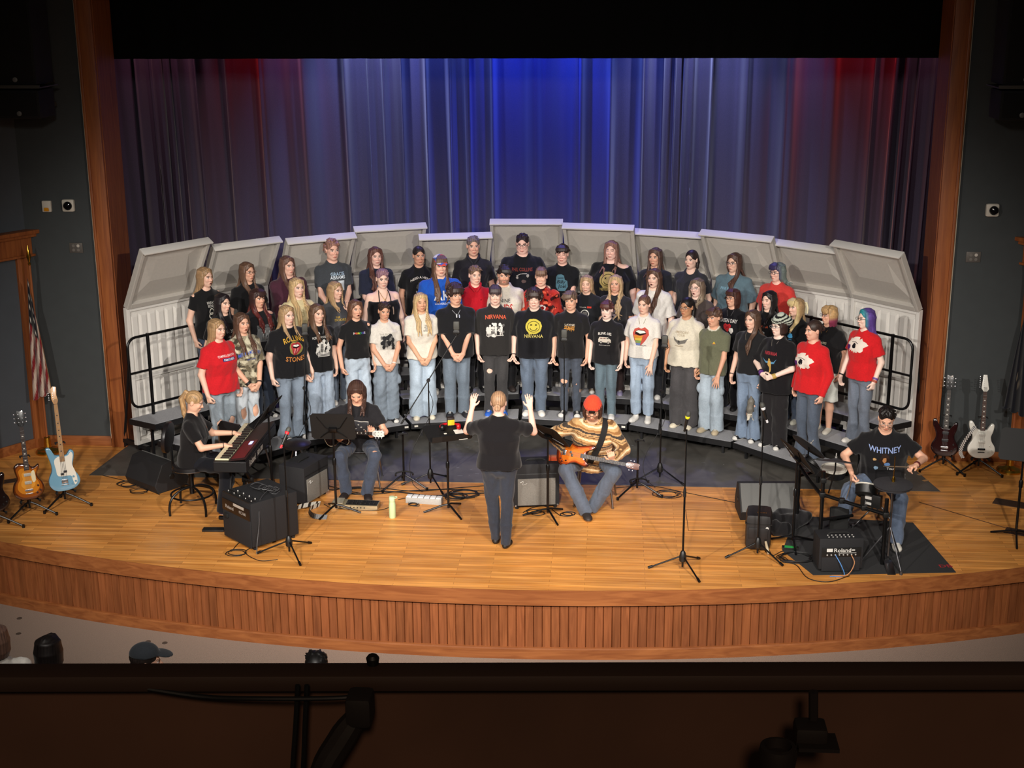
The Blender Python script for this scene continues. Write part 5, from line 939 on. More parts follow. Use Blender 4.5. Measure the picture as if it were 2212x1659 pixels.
(3,1021.7,510,dict(sex='m',b=.97,skin='#dca890',yaw=.1,hair=('short','#7a6a68',dict(tuft=16)),top=('polo','#24232a',dict(loose=.2)),pants=('straight','#1e2028',dict(denim=False)),shoes=('sneaker','#17171c','#e6e2da')),'tall person with short hair in a plain black polo shirt, back row'),
(3,1128.5,505,dict(sex='m',b=1.38,skin='#e2b3a2',yaw=-.05,hair=('short','#33262c',dict(tuft=20)),glasses='#20242e',top=('tee','#15161c',dict(loose=.3)),print=[('t','PHIL COLLINS',.04,0,.09,'#8a4038',dict(sx=.75)),('l',[(-.07,.02),(-.02,.04),(.06,.045)],.007,'#b8b4b0'),('blob',-.06,-.0,.014,.02,'#9a9690',3),('blob',.07,.02,.016,.02,'#9a9690',4),('blob',.02,-.05,.03,.02,'#5a4a48',5)],pants=('straight','#1e2028'),shoes=('sneaker','#17171c','#e6e2da'),pit=.12),'large person with dark glasses and short hair in a black tee with dull red letters'),
(3,1214.8,527.7,dict(sex='m',b=1.0,skin='#e0ae9c',yaw=-.05,hair=('mop','#33231f',dict(n=46,r=.02,fringe=.2)),top=('tee','#16171c'),print=[('p',[(-.07,.09),(-.05,.12),(.0,.125),(.035,.11),(.05,.05),(.08,.04),(.09,-.04),(.05,-.1),(-.04,-.1),(-.075,-.04)],'#4f7382'),('t','Billy',.05,-.0,.03,'#17181c',dict(slant=.2)),('t','Joel',.05,.015,-.03,'#17181c',dict(slant=.2)),('l',[(-.05,.075),(.03,.078)],.012,'#2a3c46')],pants=('straight','#1e2028'),shoes=('sneaker','#17171c','#e6e2da'),closed=1,bands=[(1,'#17171c',.03,.01)],arms='front'),'person with tousled dark hair in a black tee with a blue grey silhouette print'),
(3,1321,519.4,dict(b=1.42,skin='#e6b9a8',yaw=-.05,hair=('long','#8d6050',dict(L=.2,wave=.014,back=0,fwd=.3)),top=('over','#15151a',dict(neck=1.25,cutL=1,loose=.2)),print=smiley(.0,.03,1.1,'#a8945c','#1a1814')+[('t','NEVERMIND',.04,0,-.085,'#a8945c',dict(sx=.7))],pants=('straight','#1e2028'),shoes=('sneaker','#17171c','#e6e2da'),necklace='#b9a06a',closed=1),'large person with long hair, one bare shoulder and a tan smiley on a black top'),
(3,1415.7,534.7,dict(b=.95,yaw=-.15,hair=('long','#5c4034',dict(L=.2,part=0,fwd=.3)),top=('tee','#2c2d34',dict(loose=.3)),print=[('blob',.03,-.03,.05,.05,'#8d8f98',3)],pants=('straight','#1e2028'),shoes=('sneaker','#17171c','#e6e2da')),'slim person with long brown hair in a charcoal tee in the back row'),
(3,1494.3,540,dict(b=1.02,yaw=-.2,hair=('pony','#2f2220',dict(L=.1)),top=('tee','#2f2f35',dict(v=.03,loose=.3)),pants=('straight','#1e2028'),shoes=('sneaker','#17171c','#e6e2da'),open=.7),'person with sleek tied back dark hair in a plain charcoal v neck tee'),
(3,1586.8,545.6,dict(b=1.12,yaw=-.2,hair=('long','#55372b',dict(L=.32,wave=.016,fwd=.5,side=-1)),glasses='#3a3440',top=('over','#5d7480',dict(loose=.4)),print=[('t','PINK FLOYD',.034,0,.07,'#86b0c8',dict(sx=.85)),('blob',.0,-.03,.07,.06,'#536872',4)],pants=('straight','#2e4a78'),shoes=('sneaker','#17171c','#e6e2da')),'person with long brown hair and glasses in a dusty blue tee'),
(3,1681,566.8,dict(b=1.2,skin='#e4b5a2',yaw=-.3,hair=('long','#6f7f7a',dict(L=.08,back=1,fringe=.5,front='#3a3458',wave=.02)),glasses='#1e2036',top=('tee','#cf3f3a',dict(loose=.4)),print=[('t','LOVE',.032,.02,.06,'#ecd8d0',dict(arc=.01,sx=.9)),('blob',.0,.0,.06,.035,'#e0b8ac',6)],pants=('straight','#1e2028'),shoes=('sneaker','#17171c','#e6e2da')),'person with green grey hair and dark glasses in a coral red tee'),
]
PEOPLE={}
for i,(row,px,py,sp,lab) in enumerate(CH):
    R,z=RR[row]; p=ring(px,py,R); sp=dict(sp); sp['H']=min(1.92,max(1.56,p.z-z-(.012 if sp['hair'][0] in('mop',) else .004))); phi=math.atan2(p.x-AC[0],p.y-AC[1]); sp['seed']=1000+i
    sp.setdefault('skin',SK[i%3]); c,s_=math.cos(-phi),math.sin(-phi)
    r,inf=person(lab,(p.x,p.y,z+.001),-phi*sp.get('face',.92),sp,GRP[row]); PEOPLE[i]=r
    if sp.get('bow'):
        mb=MB(); hq=inf['hq']
        for a in (-.5,.5): mb.tube([hq(.05,.1,.06),hq(.05+.02*a,.13,.05),hq(.05+.06*a,.135,-.02),hq(.05+.05*a,.13,-.1)],[.006,.012,.014,.01]+[.01]*12,6)
        mb.build('hair_bow',mat('bow_cream','#e2d8b4',.8),r)
# ---------------------------------------------------------------- instruments and stage gear
def seat(kn1,kn2,f1,f2): return [((-.085,0,.535),kn1,f1,-.15),((.085,0,.535),kn2,f2,.15)]
def basis(base,neck,face):
    Z=Vector(neck).normalized(); Y=-Vector(face); Y=(Y-Z*Y.dot(Z)).normalized(); X=Y.cross(Z); b=Vector(base)
    return Matrix(((X.x,Y.x,Z.x,b.x),(X.y,Y.y,Z.y,b.y),(X.z,Y.z,Z.z,b.z),(0,0,0,1)))
SHAPES={'single':[(-.0,.0),(-.1,.015),(-.165,.09),(-.155,.18),(-.115,.25),(-.125,.32),(-.13,.38),(-.09,.42),(-.03,.415),(.03,.40),(.055,.37),(.09,.365),(.135,.39),(.13,.345),(.105,.29),(.115,.24),(.155,.18),(.165,.09),(.1,.015)],
 'offset':[(-.0,.0),(-.1,.01),(-.16,.07),(-.165,.15),(-.125,.24),(-.125,.32),(-.15,.42),(-.165,.5),(-.125,.515),(-.1,.46),(-.06,.42),(.0,.415),(.05,.41),(.075,.44),(.1,.465),(.135,.44),(.13,.37),(.11,.29),(.125,.22),(.165,.15),(.17,.08),(.11,.02)],
 'strat':[(-.0,.0),(-.09,.012),(-.15,.07),(-.155,.14),(-.115,.22),(-.115,.29),(-.15,.37),(-.155,.44),(-.12,.45),(-.09,.39),(-.05,.355),(.0,.35),(.05,.35),(.07,.38),(.105,.425),(.135,.41),(.125,.33),(.105,.27),(.115,.21),(.155,.14),(.155,.07),(.1,.015)],
 'semi':[(0,0),(-.12,.02),(-.195,.1),(-.185,.2),(-.135,.27),(-.15,.36),(-.165,.41),(-.12,.44),(-.07,.41),(-.03,.395),(.03,.395),(.07,.41),(.12,.44),(.165,.41),(.15,.36),(.135,.27),(.185,.2),(.195,.1),(.12,.02)]}
def guitar(kind,label,M,rings,side,neckc,headc,nstr=6,L=1.0,pick=None,hard='#c9c9cc',pk='#17171a',inl='#e8e4d8',headshape='both',sc=1.):
    t=thing('bass_guitar' if nstr<6 else 'electric_guitar',label,'guitar'); t.matrix_world=M@Matrix.Scale(sc,4)
    P=[(p.x,p.y) for p in catmull([Vector((x,z,0)) for x,z in SHAPES[kind]],5,True)]; cx=0; cz=sum(p[1] for p in P)/len(P)*.95; th=.05; mb=MB(); n=len(P)
    R=[(1.,0),(1.,.034),(.985,.044),(.95,.048),(.86,.05),(.7,.05),(.45,.05),(.0,.05)]
    vs=[];cc=[]
    for k,(s_,y) in enumerate(R):
        for x,z in P: vs.append((cx+(x-cx)*s_,-y+.02,cz+(z-cz)*s_))
    for k in range(len(R)-1):
        mb.c=HX(rings[min(max(k-2,0),len(rings)-1)]) if k>=2 else HX(side)
        mb.add([],[]); base=len(mb.v) if k==0 else base
        if k==0: mb.v+= [tuple(v) for v in vs]
        for i in range(n): mb.f.append((base+k*n+i,base+k*n+(i+1)%n,base+(k+1)*n+(i+1)%n,base+(k+1)*n+i)); mb.fm.append(0); mb.fc.append(mb.c)
    mb.c=HX(side); mb.f.append(tuple(base+i for i in range(n))[::-1]); mb.fm.append(0); mb.fc.append(mb.c)
    mb.build('body',gloss,t,ang=40)
    zn=.34; hz=L-.19 if headshape!='six' else L-.2
    mb=MB(); mb.add([(-.028,-.034,zn),(.028,-.034,zn),(.021,-.034,hz),(-.021,-.034,hz),(-.02,-.012,zn),(.02,-.012,zn),(.015,-.014,hz),(-.015,-.014,hz)],[(0,1,2,3),(4,7,6,5),(0,3,7,4),(1,5,6,2),(0,4,5,1),(3,2,6,7)])
    nk=mb.build('neck',mat('neck_'+neckc,neckc,.4,coat=.3),t,smooth=False); mb=MB()
    for i in range(18):
        z=hz-(hz-.05)*(1-2**(-(i+1)/12)); 
        if z>zn+.01: mb.box((0,-.0345,z),(.046-.006*(z-zn)/(hz-zn),.002,.0025))
    mb.build('frets',mat('fret_wire','#8a8884',.5,.6),nk,smooth=False); mb=MB()
    for i in (2,4,6,8,11,14): z=hz-(hz-.05)*(1-2**(-(i+.5)/12)); mb.box((0,-.0348,z),(.018,.0015,.012),None)
    mb.build('inlays',mat('inlay_'+inl,inl,.4),nk,smooth=False)
    H=dict(both=[(-.021,0),(-.04,.03),(-.042,.15),(-.03,.18),(0,.17),(.03,.18),(.042,.15),(.04,.03),(.021,0)],six=[(-.021,0),(-.03,.03),(-.038,.06),(-.036,.17),(-.01,.2),(.03,.19),(.022,.1),(.03,.04),(.021,0)],point=[(-.021,0),(-.045,.04),(-.028,.2),(.014,.2),(.04,.03),(.021,0)])[headshape]
    mb=MB(TR(0,0,hz)@RX(-.12)); mb.prism(H,-.034,-.018,None,.002); hd=mb.build('headstock',mat('head_'+headc,headc,.25,coat=.5),t); 
    for i in range(nstr):
        mb=MB(TR(0,0,hz)@RX(-.12)); both=headshape=='both'; sx=(-1 if i%2 else 1) if both else -1; z=.05+(.045*(i//2) if both else .025*i); mb.cyl((sx*.02,-.034,z),(sx*.02,-.044,z),.0045,.0045,8); mb.cyl((sx*.035,-.026,z),(sx*.058,-.026,z),.0035,.0035,6); mb.box((sx*.062,-.026,z),(.012,.008,.014),None,.003); mb.build('tuner',chrome,hd)
    if pick: mb=MB(); mb.prism([(p.x,p.y) for p in catmull([Vector((x,z,0)) for x,z in pick[1]],3,True)],-.034,-.0305); mb.build('pickguard',mat('guard_'+pick[0],pick[0],.3),t,smooth=False)
    for z in ((.20,.29) if nstr==6 else (.2,.225)):
        mb=MB()
        if nstr==6: mb.box((0,-.035,z),(.075,.012,.034),None,.003)
        else: mb.box((-.018 if z<.21 else .018,-.036,z),(.036,.012,.026),None,.003)
        mb.build('pickup',mat('pickup_'+pk,pk,.35,.2),t)
    mb=MB(); mb.box((0,-.036,.115),(.085 if nstr==6 else .07,.014,.022 if nstr==6 else .045),None,.003); mb.box((0,-.034,.075),(.08,.008,.01),None,.002); mb.build('bridge',mat('bridge_'+hard,hard,.25,1.),t)
    for x,z in ((.1,.155),(.12,.1),(.085,.075)): mb=MB(); mb.lathe([(.012,0),(.011,.014),(.0,.015)],12,TR(x,-.03,z)@RX(PI/2)); mb.build('knob',mat('knob_'+side,side,.3),t)
    mb=MB()
    for i in range(nstr):
        u=(i/(nstr-1)-.5); mb.tube([(u*.052,-.044,.08),(u*.052,-.043,.12),(u*.036,-.038,hz),(u*.03,-.04,hz+.06)],.0009 if nstr==6 else .0016,4)
    mb.build('strings',mat('string_steel','#6a6a6c',.55,.6),t)
    return t
def gstand(label,loc,rz,h=.62,yoke=True,lean=0.,group=None):
    t=thing('guitar_stand',label,'guitar stand',loc,rz,group)
    for a in (PI/2,PI/2+2.1,PI/2-2.1): mb=MB(); mb.tube([(0,0,.16),(.1*math.cos(a),.1*math.sin(a),.12),(.3*math.cos(a),.3*math.sin(a),.02)],.011,8,smoothn=3); mb.lathe([(.016,0),(.016,.035)],8,TR(.3*math.cos(a),.3*math.sin(a),.0)); mb.build('leg',blackm,t)
    mb=MB(); mb.tube([(0,0,.08),(0,.06*lean,h-.05),(0,.02+.1*lean,h),(0,-.06+.1*lean,h+.02)],.012,8,smoothn=3); mb.lathe([(.022,.14),(.022,.19)],10); mb.build('pole',blackm,t)
    mb=MB(); 
    for s_ in(-1,1): mb.tube([(0,0,.2),(s_*.09,-.03,.19),(s_*.1,-.12,.19),(s_*.1,-.15,.22)],.01,8,smoothn=3)
    mb.build('cradle',rubber,t)
    mb=MB(); y=-.06+.1*lean; mb.tube([(-.05,y-.05,h+.02),(-.05,y,h+.02),(.05,y,h+.02),(.05,y-.05,h+.02)],.009,8); mb.build('neck_yoke',rubber,t)
    return t
def micstand(label,loc,h,rz=0,boom=None,base='tripod',mic=None,cat='microphone stand',r=.0105):
    t=thing('microphone_stand',label,cat,loc,rz,'microphone stands on the stage')
    for k in range(3):
        a=-PI/2+.55+k*2*PI/3; mb=MB(); mb.cyl((.03*math.cos(a),.03*math.sin(a),.15),(.33*math.cos(a),.33*math.sin(a),.02),.0085,.0085,8); mb.cyl((.30*math.cos(a),.30*math.sin(a),.035),(.345*math.cos(a),.345*math.sin(a),.014),.0135,.0135,8); mb.build('leg',blackm,t)
    mb=MB(); mb.lathe([(.018,.09),(.034,.105),(.038,.15),(.026,.2),(.016,.215)],12); mb.build('hub',black,t)
    mb=MB(); mb.cyl((0,0,.04),(0,0,h*.56),r,r,10); mb.cyl((0,0,h*.55),(0,0,h),r*.72,r*.72,10); mb.build('pole',blackm,t); mb=MB(); mb.lathe([(r*1.5,h*.53),(r*1.6,h*.56),(r*1.1,h*.59)],10); mb.build('clutch',black,t)
    mp=Vector((0,0,h))
    if boom:
        a,l1,l2,el=boom; d=Vector((math.cos(a)*math.cos(el),math.sin(a)*math.cos(el),math.sin(el))); mb=MB(); mb.cyl(tuple(mp-d*l2),tuple(mp+d*l1),.007,.007,8); mb.cyl(tuple(mp-d*l2),tuple(mp-d*(l2-.12)),.012,.012,8); mb.build('boom',blackm,t); mb=MB(); mb.lathe([(.02,-.02),(.022,0),(.02,.02)],10,TR(0,0,h)@RX(PI/2)); mb.build('boom_clamp',black,t); mp=mp+d*l1
    M=t.matrix_basis if False else Matrix.Translation(Vector(loc))@RZ(rz)
    return t,M@mp
def condenser(label,p,rz=0):
    t=thing('condenser_microphone',label,'microphone',p,rz,'condenser microphones'); mb=MB(); mb.lathe([(.012,-.02),(.012,.02)],10); mb.tube([(.045*math.cos(a),0,.03+.03*math.sin(a)) for a in np.linspace(PI,2*PI,9)],.004,6); mb.box((0,0,.035),(.075,.05,.03),None,.008); mb.build('shock_mount',black,t)
    mb=MB(); mb.box((0,0,.115),(.07,.05,.105),None,.018); mb.build('grille',mat('mic_grille','#4a4a46',.6,.3),t)
    mb=MB(); mb.box((0,0,.045),(.066,.048,.04),None,.01); mb.build('capsule_body',mat('mic_body','#2c2c2c',.5),t); return t
def vocalmic(label,p,tilt,rz,band):
    t=thing('vocal_microphone',label,'microphone'); t.matrix_world=Matrix.Translation(p)@RZ(rz)@RX(tilt); mb=MB(); mb.lathe([(.009,-.12),(.012,-.1),(.018,.03),(.019,.04)],14); mb.build('handle',black,t); mb=MB(); mb.lathe([(.019,.04),(.026,.055),(.026,.075),(.018,.095),(0,.102)],16); mb.build('grille',mat('mic_grille','#4a4a46',.6,.3),t); mb=MB(); mb.lathe([(.0205,.018),(.0235,.03),(.0235,.045),(.02,.05)],14); mb.build('colour_band',mat('band_mic_'+band,band,.5),t)
    mb=MB(); mb.lathe([(.012,-.135),(.0125,-.1)],10); mb.build('plug',mat('band_mic_'+band,band,.5) if band!='#d8c81f' else black,t); return t
def mstand(label,loc,h,rz,tilt,brz=0,paper_=False):
    t=thing('music_stand',label,'music stand',loc,rz,'black music stands')
    for k in range(3): a=-PI/2+brz+k*2*PI/3; mb=MB(); mb.tube([(0,0,.1),(.06*math.cos(a),.06*math.sin(a),.09),(.28*math.cos(a),.28*math.sin(a),.012)],.0115,8); mb.build('leg',blackm,t)
    mb=MB(); mb.cyl((0,0,.06),(0,0,h*.6),.014,.014,10); mb.cyl((0,0,h*.58),(0,0,h-.02),.011,.011,10); mb.lathe([(.02,h*.56),(.022,h*.62),(.014,h*.64)],10); mb.build('pole',blackm,t)
    T=TR(0,0,h)@RX(-tilt); w,ht=.25,.17; mb=MB(T); P=[(-w+.03,-ht),(w-.03,-ht),(w,-ht+.03),(w-.005,ht-.03),(w-.04,ht),(-w+.04,ht),(-w+.005,ht-.03),(-w,-ht+.03)]; mb.prism(P,-.003,.003); mb.box((0,-.035,-ht),(2*w-.04,.07,.004)); mb.box((0,-.07,-ht+.008),(2*w-.04,.004,.018)); d=mb.build('desk',mat('music_desk','#0b0908',.7),t,smooth=False)
    mb=MB(T); 
    for s_ in(-1,1): mb.tube([(s_*.03,.012,-.03),(s_*.08,.012,-.01),(s_*.17,.008,.13)],.0045,6); mb.tube([(s_*.03,.012,-.05),(s_*.1,.01,-.1),(s_*.15,.006,-.15)],.006,6)
    mb.box((0,.02,-.03),(.09,.04,.05),None,.006); mb.build('bracket',blackm,d)
    if paper_:
        mb=MB(T); 
        for i,(x,a) in enumerate(paper_): mb.box((x,-.008-.003*i,-.0),(.216,.002,.28),RY(a))
        mb.build('sheet_music',paper,t)   # clipped to the desk
    return t
def amp(name,label,P0,P1,dep,h,front,cat='amplifier',group=None):
    """box whose front bottom edge runs P0 -> P1 on the floor, body behind"""
    d=(P1-P0); w=d.length; a=math.atan2(d.y,d.x); c=(P0+P1)/2; t=thing(name,label,cat,(c.x,c.y,0),a,group); mb=MB(); mb.box((0,dep/2,h/2+.025),(w,dep,h-.03),None,.012); mb.build('cabinet',tolex,t)
    front(t,w,dep,h); mb=MB()
    for x in (-w/2+.04,w/2-.04):
        for y in (.05,dep-.05): mb=MB(); mb.lathe([(.02,0),(.022,.03)],10,TR(x,y,0)); mb.build('foot',rubber,t)
    mb=MB(); mb.tube([(-.11,dep/2,h+.01),(-.08,dep/2,h+.025),(.08,dep/2,h+.025),(.11,dep/2,h+.01)],.011,8); mb.build('handle',rubber,t)
    return t
silver_cloth=mat('grille_silver','#75716a',.8,.15,var=.35,scale=260); panel_dark=mat('amp_panel','#1b1a19',.4); lab=mat('print_silver','#c9c7c2',.4,.3)
def knobs(t,xs,y,z,tilt=0.):
    for x in xs: mb=MB(); mb.lathe([(.009,0),(.008,.014),(0,.015)],10,TR(x,y,z)@RX(PI/2-tilt)); mb.build('knob',black,t)
def fr_fender(t,w,dep,h):
    mb=MB(); mb.box((0,-.004,h*.4),(w-.09,.012,h*.6),None,.003); mb.build('speaker_grille',silver_cloth,t)
    mb=MB(); mb.add([(-w/2+.015,-.006,h*.79),(w/2-.015,-.006,h*.79),(w/2-.015,.07,h*.985),(-w/2+.015,.07,h*.985)],[(0,1,2,3)]); mb.box((0,.05,h*.86),(w-.03,.06,.02)); p=mb.build('control_panel',panel_dark,t,smooth=False)
    for i in range(9): x=-w/2+.06+i*(w*.6/9); mb=MB(); mb.lathe([(.01,0),(.009,.014),(0,.015)],10,TR(x,.034,h*.9)@RX(.95)); mb.build('knob',lab,p)
    mb=MB(); mb.box((w*.27,.03,h*.893),(.09,.004,.03),RX(0)); mb.build('display',mat('lcd_pale','#b9c6cf',.3),p)
    mb=MB(); mb.tube([(-w/2+.07,-.014,h*.62),(-w/2+.11,-.014,h*.65),(-w/2+.1,-.014,h*.57),(-w/2+.15,-.014,h*.6)],.0035,5,smoothn=3); mb.build('badge',lab,t)
    for x in (-w/2+.02,w/2-.02): mb=MB(); mb.lathe([(.012,0),(.01,.004)],8,TR(x,-.002,.05)@RX(PI/2)); mb.build('corner_stud',chrome,t)
Z0=lambda px,py:G(px,py)
a1=amp('guitar_amplifier','black guitar amplifier with silver grille beside the long haired guitarist',Z0(660,1097),Z0(712,1066),.34,.46,fr_fender,group='combo amplifiers')
a2=amp('guitar_amplifier','black guitar amplifier with silver grille facing out behind the conductor',Z0(1110,1102),Z0(1208,1098),.27,.53,fr_fender,group='combo amplifiers')
def fr_roland(t,w,dep,h):
    mb=MB(); mb.box((0,-.004,h*.36),(w-.03,.01,h*.6),None,.003); mb.build('speaker_grille',mat('grille_black2','#1b1b1e',.85,var=.3,scale=300),t)
    mb=MB(); mb.box((0,-.006,h*.77),(w-.03,.01,.13),None,.003); p=mb.build('name_panel',mat('panel_brown','#1d1512',.4),t)
    mb=MB(); mbtext(mb,'Roland',.04,TR(-.12,-.0125,h*.755),1.05); mbtext(mb,'KC-500',.032,TR(.13,-.0125,h*.752),.95); mb.build('lettering',lab,p,smooth=False)
    mb=MB(); mb.box((.06,-.012,h*.855),(.2,.003,.03)); mb.build('label_plate',mat('label_pale','#b5aca0',.5),p)
    mb=MB(TR(0,.1,h+.004)@RX(-.1)); mb.box((0,0,.0),(w-.05,.2,.012),None,.003); q=mb.build('control_panel',panel_dark,t)
    r=random.Random(2)
    for i in range(26): mb=MB(); x=-w/2+.06+(i%13)*(w-.12)/12; y=.05+.07*(i//13); mb.lathe([(.007,0),(.006,.014),(0,.015)],8,TR(x,y,h+.01)); mb.build('knob',lab if i%3==0 else black,q)
    mb=MB(); mb.box((-w/2+.1,-.02,h*.55),(.07,.03,.05),None,.012); mb.build('side_handle',rubber,t)
a3=amp('keyboard_amplifier','large black keyboard amplifier near the front edge beside the stool',Z0(485,1160),Z0(547,1192),.58,.52,fr_roland,group='combo amplifiers')
def fr_pm(t,w,dep,h):
    mb=MB(); mb.box((0,-.004,h*.27),(w-.06,.01,h*.42),None,.003); mb.build('speaker_grille',mat('grille_black2','#1b1b1e',.85),t); mb=MB(); mb.box((0,-.004,h*.62),(w-.05,.008,.1),None,.002); p=mb.build('name_panel',panel_dark,t)
    mb=MB(); mbtext(mb,'Roland',.042,TR(.01,-.0095,h*.69),1.1); mb.box((-.12,-.009,h*.69),(.06,.002,.034)); mb.box((.12,-.009,h*.685),(.03,.002,.012)); mb.box((.06,-.009,h*.6),(.18,.002,.004)); mb.build('lettering',mat('print_white','#d8d6d0',.5),p,smooth=False)
    for i in range(8): mb=MB(); x=-w/2+.08+i*(w-.16)/7; mb.cyl((x,-.008,h*.55),(x,-.012,h*.55),.008,.008,8); mb.build('jack',lab,p)
    mb=MB(); mb.box((0,.06,h-.002),(w-.06,.1,.01)); q=mb.build('control_panel',panel_dark,t)
    for i in range(14): mb=MB(); x=-w/2+.1+(i%7)*(w-.2)/6; mb.lathe([(.008,0),(.007,.014),(0,.015)],8,TR(x,.035+.05*(i//7),h+.003)); mb.build('knob',lab,q)
a4=amp('drum_monitor_amplifier','small black amplifier with white lettering on the drum rug',Z0(1767,1238),Z0(1862,1236),.26,.36,fr_pm,group='combo amplifiers')
# stage monitor wedges
def wedge(label,loc,rz,w=.62):
    t=thing('floor_monitor',label,'loudspeaker',loc,rz,'floor monitors'); P=[(-.2,0),(.2,0),(.24,.1),(.12,.34),(.0,.36),(-.24,.1)]
    mb=MB(RZ(PI/2)); mb.prism(P,-w/2,w/2,None,.012); mb.build('cabinet',mat('monitor_black','#1c1c1e',.7,var=.15,scale=200),t)
    mb=MB(TR(0,-.125,.232)@RX(-.75)); mb.box((0,-.006,0),(w-.03,.012,.345),None,.004); mb.build('grille',mat('monitor_grille','#5d5d5b',.75,var=.12,scale=250),t)
    for s_ in(-1,1): mb=MB(); mb.lathe([(.035,0),(.03,.008),(.012,.01)],14,TR(s_*(w/2),0,.17)@RY(s_*PI/2)); mb.build('pole_socket',black,t)
    return t
p=Z0(1660,1122); wedge('grey grilled floor monitor wedge left of the drum kit',(p.x,p.y+.18,.001),.06,.66)
p=Z0(335,1062); wedge('black floor monitor wedge behind the keyboard stool',(p.x-.05,p.y+.25,.001),2.5,.6)
# ---------------------------------------------------------------- guitars at the sides
def standing(kind,px,py,yaw,lean,label,slabel,**k):
    p=Z0(px,py); M=Matrix.Translation((p.x,p.y,.2))@RZ(yaw)@RX(-lean)@TR(0,-.085,0); gstand(slabel,(p.x,p.y,0),yaw,.68 if k.get('nstr',6)==6 else .74,lean=lean*5.,group='guitar stands'); return guitar(kind,label,M,**k)
standing('single',66,1112,.55,.13,'sunburst single cutaway electric guitar on a stand at the left edge','black stand under the sunburst guitar',rings=['#2a1408','#54260c','#8d4a14','#c27a24','#d69338'],side='#3a1a0c',neckc='#2c1a12',headc='#0c0c0c',pick=('#d8cca8',[(.04,.3),(.075,.33),(.085,.22),(.05,.2)]),pk='#b9b4a8',L=1.02)
standing('offset',142,1092,.55,.13,'pale blue electric bass with white pickguard on a stand','black stand under the pale blue bass',rings=['#6f9cb5'],side='#6694ad',neckc='#b98a52',headc='#c9955c',nstr=4,L=1.2,pick=('#dcd8cc',[(-.09,.36),(-.05,.4),(.0,.4),(.06,.4),(.1,.44),(.12,.4),(.1,.3),(.13,.2),(.14,.1),(.11,.06),(.09,.12),(.07,.17),(-.06,.18),(-.08,.26)]),inl='#3a2a1c',headshape='six')
standing('strat',-8,1140,.6,.12,'dark electric guitar cut off by the left edge of the view','black stand under the dark guitar at the left edge',rings=['#1a0e0c'],side='#120a08',neckc='#2a1a12',headc='#0c0c0c')
standing('strat',2036,1016,-.25,.12,'dark red see through electric guitar on a stand by the right stage frame','black stand under the dark red guitar',rings=['#120607','#1f0a0c','#22090b','#260b0b'],side='#120607',neckc='#3a332c',headc='#101010',L=1.0)
standing('strat',2112,1020,-.1,.12,'white electric guitar with a checkered strap at right','black stand under the white guitar',rings=['#dcdad0'],side='#d2d0c6',neckc='#4a2c1c',headc='#e2e0d6',hard='#1a1a1c',pk='#c9c6bc',headshape='point',L=1.0)
p=Z0(2090,1020); mb=MB(); pts=catmull([Vector((p.x+.02,p.y-.1,.62)),Vector((p.x-.05,p.y-.16,.55)),Vector((p.x-.12,p.y-.16,.42)),Vector((p.x-.14,p.y-.14,.3)),Vector((p.x-.1,p.y-.12,.22))],10)
for i in range(len(pts)-1):
    for j in range(4):
        a,b=pts[i],pts[i+1]; mb.c=(.8,.78,.74) if (i+j)%2 else (.01,.01,.01); u0,u1=(j-2)*.012,(j-1)*.012; mb.quad([(a.x+u0,a.y+u0*.3,a.z),(a.x+u1,a.y+u1*.3,a.z),(b.x+u1,b.y+u1*.3,b.z),(b.x+u0,b.y+u0*.3,b.z)])
mb.quad([(pts[0].x-.024,pts[0].y+.004,pts[0].z),(pts[0].x+.024,pts[0].y+.004,pts[0].z),(pts[1].x+.024,pts[1].y+.004,pts[1].z),(pts[1].x-.024,pts[1].y+.004,pts[1].z)])
tag(mb.build('guitar_strap',paint),'black and white checkered strap hanging on the white guitar','guitar strap')
for px,py,l in ((873,1052,'between the guitarist and the conductor'),(1376,1068,'right of the bass player')):
    p=Z0(px,py); gstand('empty black guitar stand '+l,(p.x,p.y,0),.2,.66,group='guitar stands')
# ---------------------------------------------------------------- microphone stands
t,p=micstand('tall microphone stand in front of the black tee with red tongue',(-2.52,-.71,0),1.02,.2,boom=(PI/2-.4,.62,.45,1.42)); condenser('condenser microphone in front of the gold lettered black tee',p,.3)
t,p=micstand('angled boom microphone stand before the long haired blonde singer',(-.93,-1.27,0),1.3,0,boom=(.35,.62,.6,.98)); condenser('condenser microphone on the slanted boom stand',p)
t,p=micstand('microphone stand behind the conductor, before the flame lettered tee',(.62,-.53,0),1.05,.1,boom=(PI/2,.52,.42,1.47)); condenser('condenser microphone beside the bass player, before the flame lettered tee',p)
t,p=micstand('microphone stand right of the bass player',(1.78,-.9,0),1.1,.4,boom=(.9,.5,.5,1.4)); condenser('condenser microphone before the cream eagle print tee',p,-.2)
t,p=micstand('straight microphone stand alone near the front edge of the stage',(1.93,-3.58,0),1.5,-.08); vocalmic('black vocal microphone with a yellow ring',p+Vector((0,0,.1)),.3,.5,'#d8c81f')
t,p=micstand('straight microphone stand at the front beside the black case',(2.72,-3.18,0),1.5,.2); vocalmic('vocal microphone with a pale cable beside the fluffy tail',p+Vector((0,0,.08)),.35,-1.1,'#c9c9cc')
t,p=micstand('microphone stand in front of the large keyboard amplifier',(-2.14,-3.42,0),1.22,.0); vocalmic('vocal microphone with red ring and red plug',p+Vector((.02,.02,.08)),-.62,-.6,'#d8202a')
